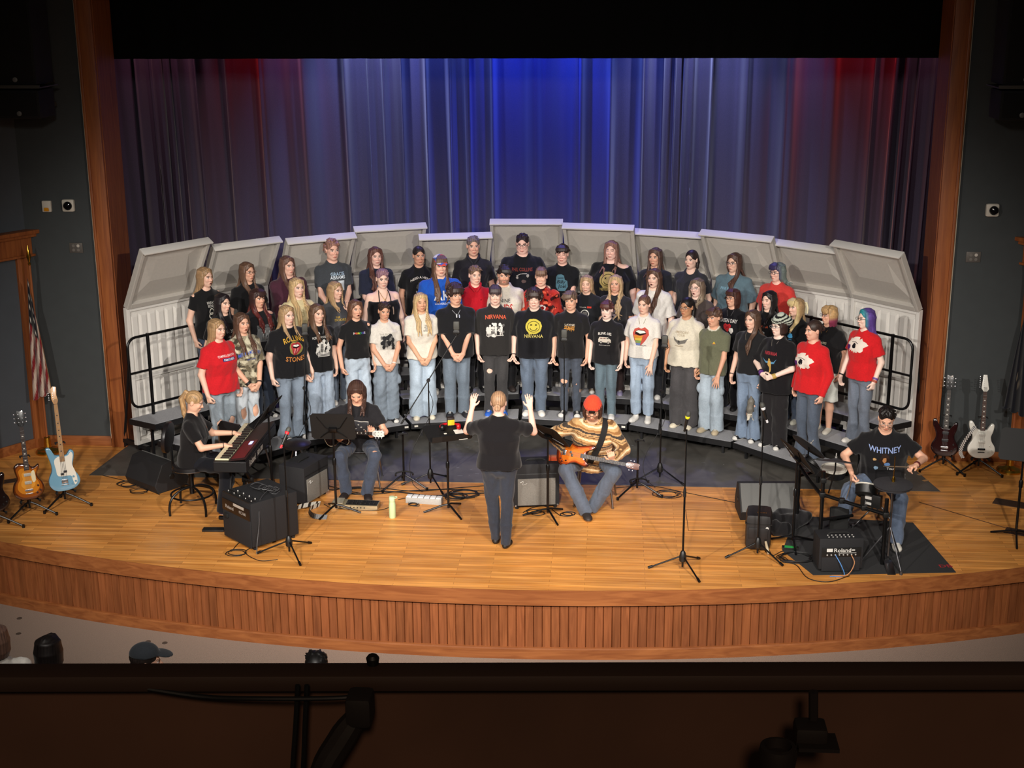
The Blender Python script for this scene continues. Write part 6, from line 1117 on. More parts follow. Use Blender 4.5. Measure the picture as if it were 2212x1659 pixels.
# ---------------------------------------------------------------- music stands
mstand('music stand hiding the lap of the long haired guitarist',(-1.88,-2.2,0),1.02,PI+.0,.3,.5,[(.08,.0)])
mstand('flat music stand left of the conductor',(-.62,-2.12,0),.95,.45,1.28,.2)
mstand('tilted music stand between the conductor and the bass player',(.5,-2.2,0),.98,2.35,.75,.2,[(.05,0)])
mstand('music stand standing left of the drum kit',(3.12,-2.86,0),1.0,1.9,.62,.2,[(-.05,0)])
mstand('music stand at the far right edge of the stage',(5.5,-2.56,0),1.06,-.3,.35,.1)
mstand('music stand seen edge on behind the keyboard',(-2.66,-1.95,0),1.1,-PI/2-.12,.6,.2)
# things on the conductor's stand
M0=Matrix.Translation((-.62,-2.12,.95))@RZ(.45)@RX(-1.28)
def ondesk(u,v,h=0.): return M0@Vector((u,-.006-h,v))
t=thing('headphones','red headphones lying on the flat music stand','headphones'); t.matrix_world=Matrix.Translation(ondesk(.05,.06))@RZ(.3); mb=MB(); mb.tube([(.1*math.cos(a),.085*math.sin(a),.028) for a in np.linspace(-.5,PI+.5,20)],.013,8); mb.build('headband',redp,t)
for s_ in(-1,1): mb=MB(); mb.lathe([(.03,-.018),(.038,0),(.03,.02)],14,TR(s_*.09,-.05,.032)@RY(PI/2)); mb.build('ear_cup',redp if s_>0 else black,t)
t=thing('sticky_note_box','small dark box with a yellow label on the flat music stand','box'); t.matrix_world=Matrix.Translation(ondesk(.08,.1))@RZ(.3); mb=MB(); mb.box((0,.02,.05),(.08,.06,.1),None,.006); mb.build('box_body',mat('box_brown','#2a1d16',.6),t); mb=MB(); mb.box((0,-.014,.045),(.075,.006,.06)); mb.build('label_patch',mat('yellow_note','#d8b81c',.7),t)
for u,v,w,h_,l in ((.13,-.08,.1,.2,'cream sheet of paper on the flat music stand'),(-.03,-.03,.03,.02,'tiny white paper scrap on the flat music stand')):
    mb=MB(M0); mb.box((u,-.006,v),(w,.003,h_)); tag(mb.build('paper_sheet',paper),l,'paper')
t=thing('pencil','pale pencil on the lip of the flat music stand','pencil'); t.matrix_world=M0@TR(-.06,-.05,-.155)@RY(PI/2); mb=MB(); mb.cyl((0,0,-.09),(0,0,.09),.004,.004,6); mb.build('shaft',mat('pencil_tan','#c9a58c',.5),t); mb=MB(); mb.cyl((0,0,.09),(0,0,.1),.004,.001,6); mb.build('tip',black,t)
# ---------------------------------------------------------------- chairs, keyboard, drums
def chair(label,loc,rz,back=True,h=.45,group='black stage chairs with chrome legs'):
    t=thing('chair',label,'chair',loc,rz,group); mb=MB(); mb.box((0,0,h),(.42,.42,.03),None,.014); mb.build('seat',mat('chair_plastic','#17171a',.5),t)
    for sx in(-1,1):
        for sy in(-1,1): mb=MB(); mb.cyl((sx*.17,sy*.16,h-.01),(sx*.22,sy*.22,.005),.011,.011,8); mb.lathe([(.015,0),(.015,.02)],8,TR(sx*.22,sy*.22,0)); mb.build('leg',chrome,t)
    if back:
        mb=MB(); mb.prism([(-.2,h+.12),(.2,h+.12),(.21,h+.3),(.15,h+.37),(-.15,h+.37),(-.21,h+.3)],.2,.225,None,.008); mb.build('backrest',mat('chair_plastic','#17171a',.5),t); 
        for sx in(-1,1): mb=MB(); mb.tube([(sx*.17,.17,h),(sx*.19,.225,h+.1),(sx*.19,.23,h+.3)],.01,8); mb.build('back_frame',chrome,t)
    return t
chair('chrome legged chair under the long haired guitarist',(-1.75,-1.22,0),.1); chair('chrome legged chair under the bass player',(1.02,-1.66,0),-.08); chair('empty black chair behind the keyboard player',(-3.12,-1.32,0),2.6)
# drafting stool
t=thing('drafting_stool','black drafting stool with round back and foot ring under the keyboard player','stool',(-3.52,-2.2,0),PI/2); mb=MB(); mb.lathe([(.02,.5),(.19,.5),(.2,.52),(.195,.55),(.15,.565),(0,.57)],28); mb.build('seat',mat('vinyl_black','#1a1718',.35),t); mb=MB(); mb.lathe([(.2,.5),(.207,.507),(.2,.515)],28); mb.build('seat_rim',chrome,t)
mb=MB(TR(0,.23,.86)@RX(.1)); mb.prism([(.19*math.cos(a)*1.0,.18*math.sin(a)) for a in np.linspace(0,2*PI,25)[:-1]],-.02,.03,None,.015); mb.build('backrest',mat('vinyl_black','#1a1718',.35),t); mb=MB(); mb.box((0,.2,.6),(.05,.015,.3),None,.004); mb.box((0,.1,.49),(.05,.22,.015),None,.004); mb.build('back_bar',blackm,t)
mb=MB(); mb.cyl((0,0,.2),(0,0,.5),.028,.028,12); mb.build('column',blackm,t); mb=MB(); mb.tube([(.235*math.cos(a),.235*math.sin(a),.2) for a in np.linspace(0,2*PI,29)[:-1]],.011,8,closed=True); mb.build('foot_ring',blackm,t)
for k in range(4): a=PI/4+k*PI/2; c,s_=math.cos(a),math.sin(a); mb=MB(); mb.tube([(0,0,.28),(.13*c,.13*s_,.27),(.25*c,.25*s_,.2),(.29*c,.29*s_,.1),(.29*c,.29*s_,.0)],.014,8,smoothn=3); mb.build('leg',blackm,t)
# stage piano: keys face -x (the player), length along y
t=thing('stage_piano','dark red and black stage piano seen from its end','keyboard',(-2.89,-2.13,.0),-PI/2); L=1.38; zt=.80
mb=MB(); mb.box((0,.0,zt-.06),(L,.36,.12),None,.008); mb.add([(-L/2+.01,-.03,zt+.001),(L/2-.01,-.03,zt+.001),(L/2-.01,.17,zt+.03),(-L/2+.01,.17,zt+.03),(-L/2+.01,.17,zt-.02),(L/2-.01,.17,zt-.02)],[(0,1,2,3),(2,5,4,3)]); mb.build('case',mat('piano_black','#131214',.5),t,smooth=False)
nw=52; kw=(L-.12)/nw; mb=MB()
for i in range(nw): mb.box((-L/2+.06+kw*(i+.5),-.1,zt+.006),(kw*.93,.15,.016))
mb.build('white_keys',mat('ivory','#e4dcb8',.35),t,smooth=False); mb=MB()
for i in range(nw-1):
    if (i+2)%7 in (0,1,3,4,5): mb.box((-L/2+.06+kw*(i+1),-.07,zt+.018),(kw*.55,.095,.014))
mb.build('black_keys',black,t,smooth=False)
mb=MB(TR(0,.07,zt+.0175)@RX(.143)); mb.box((.3,0,.0),(.6,.15,.006)); p_=mb.build('control_panel',mat('panel_red','#5a1218',.4),t,smooth=False); mb=MB(TR(0,.07,zt+.0175)@RX(.143)); mb.box((.1,.02,.005),(.1,.035,.004)); mb.build('display',mat('lcd_blue','#aeb8ff',.3,emit=1.2),p_)
mb=MB(); mbtext(mb,'Roland',.07,TR(.42,.1815,zt-.06)@RZ(PI),1.0,.0); mbtext(mb,'RD-300',.058,TR(.08,.1815,zt-.06)@RZ(PI),.95,.25); mb.build('lettering',mat('print_white','#d8d6d0',.5),t,smooth=False)
t=thing('keyboard_stand','black folding X stand under the stage piano','keyboard stand',(-2.89,-2.13,0),-PI/2)
for s_ in(-1,1):
    mb=MB(); mb.box((0,.0,0),(.04,.025,.98),TR(0,s_*.03,.36)@RY(s_*.85)); mb.build('leg',blackm,t,smooth=False)
    mb=MB(); mb.box((s_*.37,0,.665),(.04,.36,.03)); mb.box((s_*.37,0,.035),(.04,.5,.03)); mb.build('crossbar',blackm,t,smooth=False)
mb=MB(); mb.lathe([(.04,-.06),(.04,.06)],14,TR(0,0,.36)@RX(PI/2)); mb.build('pivot_knob',black,t)
t=thing('stool','round black stool with chrome legs behind the stage piano','stool',(-2.45,-1.55,0)); mb=MB(); mb.lathe([(.02,.56),(.16,.56),(.17,.6),(.12,.625),(0,.63)],24); mb.build('seat',mat('vinyl_black','#1a1718',.35),t)
for k in range(3): a=.5+k*2.1; mb=MB(); mb.cyl((.03*math.cos(a),.03*math.sin(a),.56),(.24*math.cos(a),.24*math.sin(a),.005),.012,.012,8); mb.build('leg',chrome,t)
# ---- drum kit
p=[Z0(1690,1190),Z0(1757,1243),Z0(2065,1237),Z0(1972,1130),Z0(1720,1115)]; mb=MB(); n=5; mb.add([(q.x,q.y,.007) for q in p]+[(q.x,q.y,.001) for q in p],[tuple(range(5))]+[(i,(i+1)%n,n+(i+1)%n,n+i) for i in range(n)])
dr=tag(mb.build('drum_rug',mat('rug_black','#29292a',.95,var=.25,scale=140),smooth=False),'dark grey drum rug under the electronic drum kit','rug'); q=Z0(2042,1224); mb=MB(TR(q.x,q.y,.0085)@RZ(.1)@RX(-PI/2)); mbtext(mb,'DB',.07,TR(),1.1); mb.build('logo',mat('logo_red','#a8202a',.8),dr,smooth=False)
def tubes(name,pts,r,parent,m=None): mb=MB(); mb.tube(pts,r,10); return mb.build(name,m or blackm,parent)
kit=thing('drum_rack','black tubular electronic drum rack with clamps','drum rack',(3.6,-2.85,0)); K=Vector((3.6,-2.85,0)); Lc=lambda x,y,z:(x-K.x,y-K.y,z)
P1,P2,P3=(3.40,-2.86),(3.97,-3.32),(3.22,-2.35)
for (x,y),h in ((P1,.84),(P2,.72),(P3,.8)): tubes('post',[Lc(x,y,.01),Lc(x,y,h)],.021,kit)
tubes('crossbar',[Lc(*P1,.58),Lc(*P2,.55)],.019,kit); tubes('crossbar',[Lc(*P1,.3),Lc(3.75,-2.72,.3)],.017,kit)
mb=MB(); mb.tube([Lc(*P1,.56),Lc(3.3,-2.6,.64),Lc(*P3,.72)],.02,10,smoothn=6); mb.build('crossbar',blackm,kit); tubes('crossbar',[Lc(*P3,.6),Lc(3.5,-2.2,.62)],.016,kit)
for x,y,z in ((*P1,.58),(*P2,.55),(*P1,.74),(*P3,.7),(3.58,-3.0,.57),(3.78,-3.16,.56)): mb=MB(); mb.box(Lc(x,y,z),(.06,.06,.055),None,.01); mb.build('clamp',black,kit)
def pad(label,p,r,h,tilt,rz,head='#d8d4c8',to=None):
    t=thing('drum_pad',label,'drum pad'); t.matrix_world=Matrix.Translation(p)@RZ(rz)@RX(tilt); mb=MB(); mb.lathe([(r*.7,-h),(r*.95,-h*.8),(r,-.012),(r*1.02,0)],28); mb.build('shell',black,t); mb=MB(); mb.lathe([(r*.97,-.004),(r*.9,.004),(0,.005)],28); mb.build('drum_head',mat('head_'+head,head,.7),t); mb=MB(); mb.tube([(r*1.01*math.cos(a),r*1.01*math.sin(a),.004) for a in np.linspace(0,2*PI,29)[:-1]],.009,8,closed=True); mb.build('rim',mat('rim_'+('#17171a' if head!='#d8d4c8' else '#c9c6ba'),'#17171a' if head!='#d8d4c8' else '#c9c6ba',.5),t)
    if to is not None: mb=MB(t.matrix_world.inverted()); mb.tube([Vector(p)+Vector((0,0,-h*.6)),(Vector(p)+Vector(to))/2+Vector((0,0,-.04)),Vector(to)],.008,8); mb.build('mount_arm',chrome,t)
    return t
def cym(label,p,r,tilt,rz,foot=None,rod=None):
    t=thing('cymbal_pad',label,'cymbal'); t.matrix_world=Matrix.Translation(p)@RZ(rz)@RX(tilt); mb=MB(); mb.lathe([(r,-.006),(r*1.0,.0),(r*.5,.012),(r*.22,.02),(r*.14,.032),(.0,.034)],32); mb.build('pad',mat('cymbal_rubber','#333235',.7,var=.15,scale=40),t); mb=MB(); mb.lathe([(.012,.03),(.014,.05),(.006,.055),(.006,.085),(0,.086)],10); mb.build('wing_nut',mat('nut_steel','#8d8b86',.4,.5),t)
    if foot is not None: mb=MB(t.matrix_world.inverted()); mb.tube([Vector(p),Vector(p)+Vector((0,0,-.1)),Vector(foot)],.0085,8); mb.build('boom',blackm,t)
    return t
cym('tilted crash cymbal pad next to the drummer music stand',(3.25,-2.72,1.06),.2,-.767,-1.04,(P3[0],P3[1],.74)); cym('ride cymbal pad seen almost edge on in the middle of the kit',(3.5,-2.95,.98),.2,-.3,-.25,(P1[0]+.06,P1[1],.6))
pad('pale headed snare drum pad in the middle of the kit',(3.56,-2.5,.74),.13,.1,.12,.3,to=(P1[0],P1[1],.74)); pad('tilted tom pad seen edge on under the crash cymbal',(3.32,-2.62,.84),.11,.07,.95,1.9,'#1f1f22',(P3[0],P3[1],.7)); pad('front tom pad with cream rim facing away',(3.82,-3.02,.74),.115,.11,-.6,-.3,to=(3.78,-3.16,.58))
# hi-hat with stand
t=thing('hi_hat_stand','hi hat pad on a chrome tripod stand in front of the drummer','cymbal',(4.02,-3.32,0)); z=.88; mb=MB(TR(0,0,z)@RX(.05)); mb.lathe([(.19,-.01),(.195,0),(.1,.014),(.04,.022),(0,.024)],32); mb.lathe([(.185,-.028),(.19,-.022),(.19,-.014),(0,-.012)],32); mb.build('pad',mat('cymbal_rubber','#333235',.7),t); mb=MB(); mb.cyl((0,0,.1),(0,0,.84),.012,.012,10); mb.build('tube',chrome,t); mb=MB(); mb.cyl((0,0,.84),(0,0,1.17),.0045,.0045,8); mb.lathe([(.015,.9),(.018,.93),(.01,.96)],10); mb.build('rod',gold,t)
for k in range(3): a=.9+k*2.09; mb=MB(); mb.cyl((0,0,.42),(.26*math.cos(a),.26*math.sin(a),.02),.008,.008,8); mb.lathe([(.016,0),(.014,.04)],8,TR(.26*math.cos(a),.26*math.sin(a),.0)); mb.build('leg',mat('chrome_worn','#5d5d60',.5,.8),t)
mb=MB(TR(0,-.03,.05)@RX(.25)); mb.box((0,-.1,0),(.085,.25,.012),None,.004); mb.build('pedal',chrome,t)
t=thing('kick_pad','black kick drum pad tower with pedal in the kit','drum pad',(3.62,-2.66,0)); mb=MB(); mb.box((0,0,.2),(.2,.06,.34),None,.02); mb.build('tower',rubber,t); mb=MB(TR(.02,.2,.05)@RX(-.2)); mb.box((0,0,0),(.09,.28,.014),None,.004); mb.build('pedal',chrome,t); mb=MB(); mb.cyl((.02,.08,.05),(.02,.06,.2),.006,.006,8); mb.lathe([(.02,-.02),(.02,.02)],10,TR(.02,.055,.21)@RX(PI/2)); mb.build('beater',black,t)
t=thing('drum_module','small black drum sound module with pale buttons on the rack','drum module',(3.86,-3.1,.62)); mb=MB(RZ(-.6)); mb.box((0,0,0),(.22,.06,.14),None,.012); mb.build('module_body',black,t); mb=MB(RZ(-.6)); mb.box((-.02,-.034,.03),(.07,.006,.03)); mb.box((-.02,-.034,-.03),(.07,.006,.025)); mb.build('label_plate',lab,t,smooth=False)
t=thing('drum_throne','round black drum throne under the drummer','stool',(4.1,-2.25,0)); mb=MB(); mb.lathe([(.03,.46),(.15,.46),(.165,.49),(.15,.52),(.1,.53),(0,.53)],24); mb.build('seat',mat('vinyl_black','#1a1718',.35),t); mb=MB(); mb.cyl((0,0,.15),(0,0,.47),.015,.015,10); mb.build('column',chrome,t)
for k in range(3): a=-.75+k*2.09; mb=MB(); mb.cyl((0,0,.28),(.28*math.cos(a),.28*math.sin(a),.02),.009,.009,8); mb.lathe([(.018,0),(.016,.04)],8,TR(.28*math.cos(a),.28*math.sin(a),.0)); mb.build('leg',chrome,t)
# ---------------------------------------------------------------- musicians and conductor
kp,inf=person('person playing the stage piano in a black tee, blonde ponytail in profile',(-3.5,-2.18,0),PI/2+.02,dict(H=1.7,sex='f',b=1.0,skin='#dca98c',pelvis=(0,0,.60),lean=.1,pit=.38,hair=('pony','#b48a52',dict(L=.22,pz=.07)),top=('tee','#151314',dict(loose=.5)),print=[('r',.05,.08,.02,.03,'#a86a4a')],pants=('straight','#14151b',dict(denim=False)),shoes=('canvas','#2a2038','#e6e2da'),
 arms=(dict(w=(-.17,-.43,.83),pole=(-.6,.5,-1),f=(.1,-1,-.18),n=(0,-.1,-1),th=(1,0,0),curl=.4),dict(w=(.26,-.43,.83),pole=(.6,.5,-1),f=(-.1,-1,-.18),n=(0,-.1,-1),th=(-1,0,0),curl=.4)),legs=[((-.085,0,.59),(-.14,-.42,.55),(-.16,-.36,.07),-.1),((.085,0,.59),(.14,-.42,.55),(.1,-.3,.07),.1)],bands=[(-1,'#2a1c16',.015,.004),(1,'#2a1c16',.015,.004)]),'musicians in the stage band')
gp,inf=person('seated person with long brown hair over the face playing a dark guitar',(-1.75,-1.28,0),.08,dict(H=1.74,sex='m',b=1.0,skin='#d8a083',pelvis=(0,0,.53),lean=.3,pit=.6,hair=('long','#4a3026',dict(L=.12,fwd=.9,vol=1.12,thick=1.1)),top=('tee','#201f22'),print=[('p',[(-.12,.1),(.12,.06),(.1,-.1),(-.1,-.06)],'#3b3b3f'),('l',[(-.12,.1),(.12,.06),(.1,-.1),(-.1,-.06),(-.12,.1)],.008,'#b5b2ac')]+[('blob',-.08+.03*i,.05-.004*i-.03*(i%3),.01,.008,'#a8a6a2',i) for i in range(6)],pants=('straight','#34425c',dict(rip=(1,),rs=.5)),shoes=('boot','#1f1614','#141010'),
 arms=(dict(w=(-.24,-.36,.75),pole=(-1,.5,.2),f=(.6,-.2,-.7),n=(.2,.9,0),th=(.3,-.3,.8),curl=.5),dict(w=(.17,-.42,.74),pole=(.8,.4,-.8),f=(.1,-.5,.6),n=(-.3,.85,.2),th=(-.3,0,.8),curl=.7)),legs=[((-.085,0,.52),(-.19,-.43,.5),(-.14,-.38,.07),-.25),((.085,0,.52),(.2,-.43,.5),(.1,-.42,.07),.2)]),'musicians in the stage band')
g1=guitar('semi','dark semi hollow guitar with pale binding held by the long haired guitarist',basis((-2.12,-1.5,.73),(.74,-.36,.1),(.35,-.85,.28)),['#b5a184','#1a0f0d','#1f110e','#241310'],'#150b0a','#2a1a14','#c9c6be',sc=.86)
bp,inf=person('seated person in an orange knit hat and striped hoodie playing a sunburst bass',(1.0,-1.72,0),-.06,dict(H=1.78,sex='m',b=1.12,skin='#cf9a7c',pelvis=(0,0,.53),lean=.42,pit=.55,roll=.05,beard=(.1,.05,.03),hair=('bob','#4a2a1e',dict(L=.03,vol=1.08)),hat=('beanie','#d8452a',0,'badge'),glasses='#17171a',top=('sweat','#bd9464',dict(pat='plaid',loose=.45)),pants=('straight','#4a5a72'),shoes=('boot','#2c2420','#8a6a44'),
 arms=(dict(w=(-.29,-.36,.71),pole=(-1,.35,.1),f=(.45,-.3,-.75),n=(.2,.9,.1),th=(.5,-.3,.6),curl=.55),dict(w=(.23,-.5,.68),pole=(.9,.3,-.6),f=(-.05,-.5,.55),n=(-.3,.85,.2),th=(-.4,0,.7),curl=.8)),legs=[((-.09,0,.53),(-.27,-.4,.52),(-.05,-.42,.07),.3),((.09,0,.53),(.24,-.38,.5),(.02,-.3,.07),-.9)]),'musicians in the stage band')
g2=guitar('offset','sunburst electric bass on the lap of the bass player',basis((.6,-2.06,.735),(.83,-.31,-.05),(.1,-.9,.3)),['#2a0f08','#5a1f0c','#9c4014','#c2641c','#c96f22'],'#3a140a','#20110c','#5a2a18',nstr=4,inl='#5a4a3c',L=1.16,sc=.84)
MBP=Matrix.Translation((1.0,-1.72,0))@RZ(-.06); mb=MB(); pts=catmull([MBP@Vector(inf['T'](q)) for q in ((.12,.1,1.38),(.135,.02,1.425),(.13,-.09,1.385),(.09,-.165,1.26),(.02,-.2,1.1),(-.03,-.2,.99))],5)
for i in range(len(pts)-1):
    a,b=pts[i],pts[i+1]; o=Vector((.032,.012,-.012)); e=Vector((0,-.008,.004)); mb.add([a-o,a+o,b+o,b-o,a-o+e,a+o+e,b+o+e,b-o+e],[(4,5,6,7),(3,2,1,0),(0,4,7,3),(1,2,6,5)])
tag(mb.build('guitar_strap',mat('strap_webbing','#131213',.8),smooth=False),'wide black strap over the shoulder of the bass player','guitar strap')
cp,inf=person('conductor seen from behind in a black tee with both hands raised',(.03,-3.04,0),PI-.03,dict(H=1.70,sex='f',b=1.14,skin='#dfae98',lean=.02,pit=.05,hair=('bun','#a87c54',dict(bz=-.03)),top=('tee','#141113',dict(loose=.7,hem=.05)),pants=('skinny','#2a3142'),shoes=('sneaker','#17130f','#2c2620'),
 arms=(dict(w=(-.30,-.30,1.44),pole=(-.6,-.1,-1),f=(.12,-.25,1),n=(.3,-.9,-.2),th=(1,0,.2),curl=.22,spread=.12),dict(w=(.31,-.28,1.44),pole=(.6,-.1,-1),f=(-.12,-.25,1),n=(-.3,-.9,-.2),th=(-1,0,.2),curl=.22,spread=.12)),legs=[((-.082,0,.86),(-.085,.01,.475),(-.07,.06,.07),-.2),((.082,0,.86),(.078,-.05,.475),(.05,-.06,.07),.05)]))
dp,inf=person('seated drummer in a black tee with pale blue lettering',(4.1,-2.3,0),-.1,dict(H=1.74,sex='m',b=1.2,skin='#d8a285',pelvis=(0,0,.58),lean=.16,pit=.42,hair=('mop','#1c1513',dict(n=55,r=.017,big=-.002)),glasses='#b9b4ac',top=('tee','#151416',dict(loose=.5)),print=[('t','WHITNEY',.055,0,.1,'#8a9cc8',dict(sx=.95,arc=-.012)),('blob',0,.0,.055,.06,'#2a1c16',3),('blob',.0,-.005,.02,.03,'#b07a4c',4),('blob',-.1,-.0,.018,.016,'#c9a06a',5),('blob',.03,-.05,.03,.02,'#5a7aa8',6),('blob',-.08,-.1,.022,.02,'#7a94ac',7),('t','Tour',.03,.07,-.1,'#c9c6c2')],pants=('straight','#4a6488'),shoes=('sneaker','#dcd8cc','#e8e4d8'),
 arms=(dict(w=(-.33,-.33,.72),pole=(-1,.5,-.3),f=(.1,-.5,-.8),n=(.8,.1,-.2),th=(.3,-.7,.3),curl=.95),dict(w=(.3,-.4,.86),pole=(1,.5,-.5),f=(-.7,-.5,-.1),n=(0,-.2,-1),th=(-.3,-.3,.9),curl=1.0)),legs=[((-.09,0,.57),(-.34,-.36,.54),(-.42,-.3,.07),-.3),((.09,0,.57),(.16,-.44,.5),(.14,-.5,.07),.1)],bands=[(1,'#5a1a1a',.02,.012)]),'musicians in the stage band')
for (sg,dz,l) in ((-1,(-.1,-.28,-.12),'drumstick in the lowered hand of the drummer'),(1,(-.36,-.1,.04),'drumstick in the raised hand of the drummer')):
    S,E,W,f=inf['hand'][sg]; M=Matrix.Translation((4.1,-2.3,0))@RZ(-.1); w=M@Vector(W+unit(f)*.075); d=Vector(dz).normalized(); mb=MB(); mb.cyl(tuple(w-d*.1),tuple(w+d*.24),.0075,.006,8); mb.cyl(tuple(w+d*.24),tuple(w+d*.3),.006,.003,8); mb.lathe([(0,-.008),(.006,0),(0,.008)],8,Matrix.Translation(w+d*.303)); tag(mb.build('drumstick',mat('hickory','#6a5a4a',.5)),l,'drumstick',)
# ---------------------------------------------------------------- small things on the floor
q=Z0(848,1118); t=thing('water_bottle','pale green water bottle standing on the stage floor','bottle',(q.x,q.y,0)); gm=mat('bottle_green','#b9cfa0',.4); mb=MB(); mb.lathe([(.034,0),(.038,.01),(.038,.15),(.033,.18),(.03,.19)],22); mb.build('bottle_body',gm,t); mb=MB(); mb.lathe([(.031,.19),(.034,.195),(.034,.235),(.03,.25),(0,.252)],22); mb.build('cap',mat('bottle_cap','#c3d6ac',.45),t); mb=MB(); mb.tube([(.028,-.02,.235),(.05,-.02,.24),(.055,0,.23),(.05,.02,.24),(.028,.02,.235)],.005,6,smoothn=3); mb.build('carry_loop',mat('bottle_cap','#c3d6ac',.45),t)
q=Z0(766,1100); t=thing('effects_processor','silver multi effects floor unit beside the green bottle','effects pedal',(q.x,q.y+.07,0),-.06); mb=MB(); mb.add([(-.27,-.08,0),(.27,-.08,0),(.27,.08,0),(-.27,.08,0),(-.27,-.08,.05),(.27,-.08,.05),(.27,.08,.06),(-.27,.08,.06)],[(0,3,2,1),(4,5,6,7),(0,1,5,4),(1,2,6,5),(2,3,7,6),(3,0,4,7)]); mb.build('case',mat('champagne_metal','#b9ac8c',.4,.7),t,smooth=False); mb=MB(); mb.add([(-.1,-.065,.0525),(.26,-.065,.0525),(.26,.07,.061),(-.1,.07,.061)],[(0,1,2,3)]); mb.build('top_panel',panel_dark,t,smooth=False)
for i in range(14): x=-.08+.05*(i%7); y=-.035+.06*(i//7); mb=MB(); mb.lathe([(.011,0),(.01,.016),(0,.017)],10,TR(x,y,.056)); mb.build('knob',black,t)
mb=MB(TR(-.19,.0,.06)@RX(.12)); mb.box((0,0,.008),(.11,.13,.016),None,.005); mb.build('expression_pedal',mat('pedal_silver','#b5ad98',.4,.5),t)
for i in range(8): mb=MB(); mb.cyl((-.16+.04*i,-.08,.026),(-.16+.04*i,-.088,.026),.007,.007,8); mb.build('jack',black,t)
q=Z0(917,1086); t=thing('pedal_board','pale grey pedal board with a row of white switches','effects pedal',(q.x,q.y,0),-.12); mb=MB(); mb.box((0,0,.035),(.42,.1,.07),None,.006); mb.build('case',mat('pedal_grey','#a5a39e',.6,var=.1,scale=80),t)
for i in range(6): mb=MB(); mb.box((-.175+.07*i,0,.074),(.058,.085,.012),None,.003); mb.build('switch',white,t)
# guitar strap and sticky bits by the left amp
q=Z0(665,1112); mb=MB(); pts=catmull([G(624,1118),G(650,1105),G(690,1093),G(668,1108),G(672,1122),G(705,1122)],9)
for i in range(len(pts)-1):
    a,b=pts[i],pts[i+1]; z=.02+.02*math.sin(i*.25); mb.c=(.5,.48,.42) if (i%3 and i<26) else (.015,.014,.013); mb.add([(a.x,a.y,z),(b.x,b.y,z),(b.x+.01,b.y+.03,z+.045),(a.x+.01,a.y+.03,z+.045)],[(0,1,2,3)])
tag(mb.build('guitar_strap',paint),'patterned black and white strap lying beside the left guitar amplifier','guitar strap')
q=Z0(462,1146); mb=MB(TR(q.x,q.y,0)@RZ(.05)); mb.box((0,0,.012),(.24,.09,.024),None,.004); tag(mb.build('power_strip',black),'flat black box half hidden behind the large keyboard amplifier','power strip')
# black case by the right mic stand
q=Z0(1640,1190); t=thing('gear_case','rounded black case with gold lettering beside the floor monitor','case',(q.x,q.y+.16,0),-.12); mb=MB(TR(0,.0,0)@RX(-.0)); mb.box((0,0,.2),(.27,.34,.4),None,.06); mb.build('case_body',mat('case_vinyl','#1c1a1b',.5),t); mb=MB(); mb.box((0,.0,.3),(.276,.346,.008)); mb.build('zip_line',black,t); mb=MB(TR(.03,-.08,.4015)@RX(-PI/2)); mbtext(mb,'Boss',.04,TR(),1.0,.2); mb.build('lettering',gold,t,smooth=False); mb=MB(); mb.box((0,-.172,.2),(.2,.012,.12),None,.005); mb.build('pocket',mat('case_vinyl','#1c1a1b',.5),t); mb=MB(); mb.lathe([(.016,0),(.014,.005)],12,TR(.09,-.17,.26)@RX(PI/2)); mb.build('badge',white,t)
mb=MB(); mb.tube([(.08,-.18,.12),(.1,-.22,.06),(.12,-.26,.012)],[.012,.016,.014],8); mb.build('luggage_tag',mat('tag_cream','#b9a98c',.6),t)
q=Z0(1707,1186); mb=MB(TR(q.x,q.y,0)@RZ(-.1)); mb.box((0,0,.012),(.17,.07,.024),None,.004); t=thing('stage_box','small black stage box with a green label by the drum rug','stage box',(0,0,0)); mb.build('box_body',black,t); mb=MB(TR(q.x,q.y,0)@RZ(-.1)); mb.box((.0,0,.0255),(.12,.05,.003)); mb.build('label_plate',mat('label_green','#2f9c4a',.5),t)
# soft black bags left of the kit
def bag(label,px,py,r,seed):
    q=Z0(px,py); sd=SDF(.012,seed); rr=np.random.RandomState(seed)
    for i in range(6): sd.el((rr.uniform(-.5,.5)*r,rr.uniform(-.35,.35)*r,.06+.05*rr.rand()),(r*rr.uniform(.3,.5),r*rr.uniform(.28,.4),.06),.05)
    sd.half((0,0,-1),-.004,(-1,-1,-.3),(1,1,.02)); sd.wrinkle(.012,.12,5,1.); V,Q=sd.mesh(); o=qmesh('gear_bag',V,Q,np.repeat(np.array([HX('#1b1a1c')]),len(V),0),cloth); o.location=(q.x,q.y,0); tag(o,label,'bag')
bag('crumpled black bag on the floor behind the drummer music stand',1702,1135,.28,4); bag('small black pouch with pale tags in front of the crumpled bag',1686,1158,.15,7)
# animal tail charm hanging from the striped hat singer's trousers
q=Vector(PEOPLE[16].location); d=Vector((-math.sin(-PEOPLE[16].rotation_euler.z),-math.cos(PEOPLE[16].rotation_euler.z),0)); b0=q+d*.17+Vector((-.2,0,.68)); sd=SDF(.008,5); sd.path([(0,0,0),(.004,0,-.06),(-.006,0,-.16),(-.022,0,-.29)],[.01,.036,.042,.016],.02); rr=np.random.RandomState(2)
for i in range(50): a=rr.rand()*6.3; z=-rr.uniform(.04,.29); sd.rc((.03*math.cos(a),.03*math.sin(a),z),(.046*math.cos(a),.046*math.sin(a),z-.04),.008,.003,.006)
V,Q=sd.mesh(); C=np.repeat(np.array([HX('#6a675f')]),len(V),0); C[V[:,2]<-.21]=HX('#d8d2c2'); o=qmesh('tail_charm',V,Q,C,hairm); o.location=b0; tag(o,'fluffy grey and white tail charm hanging beside the black cargo trousers','charm')
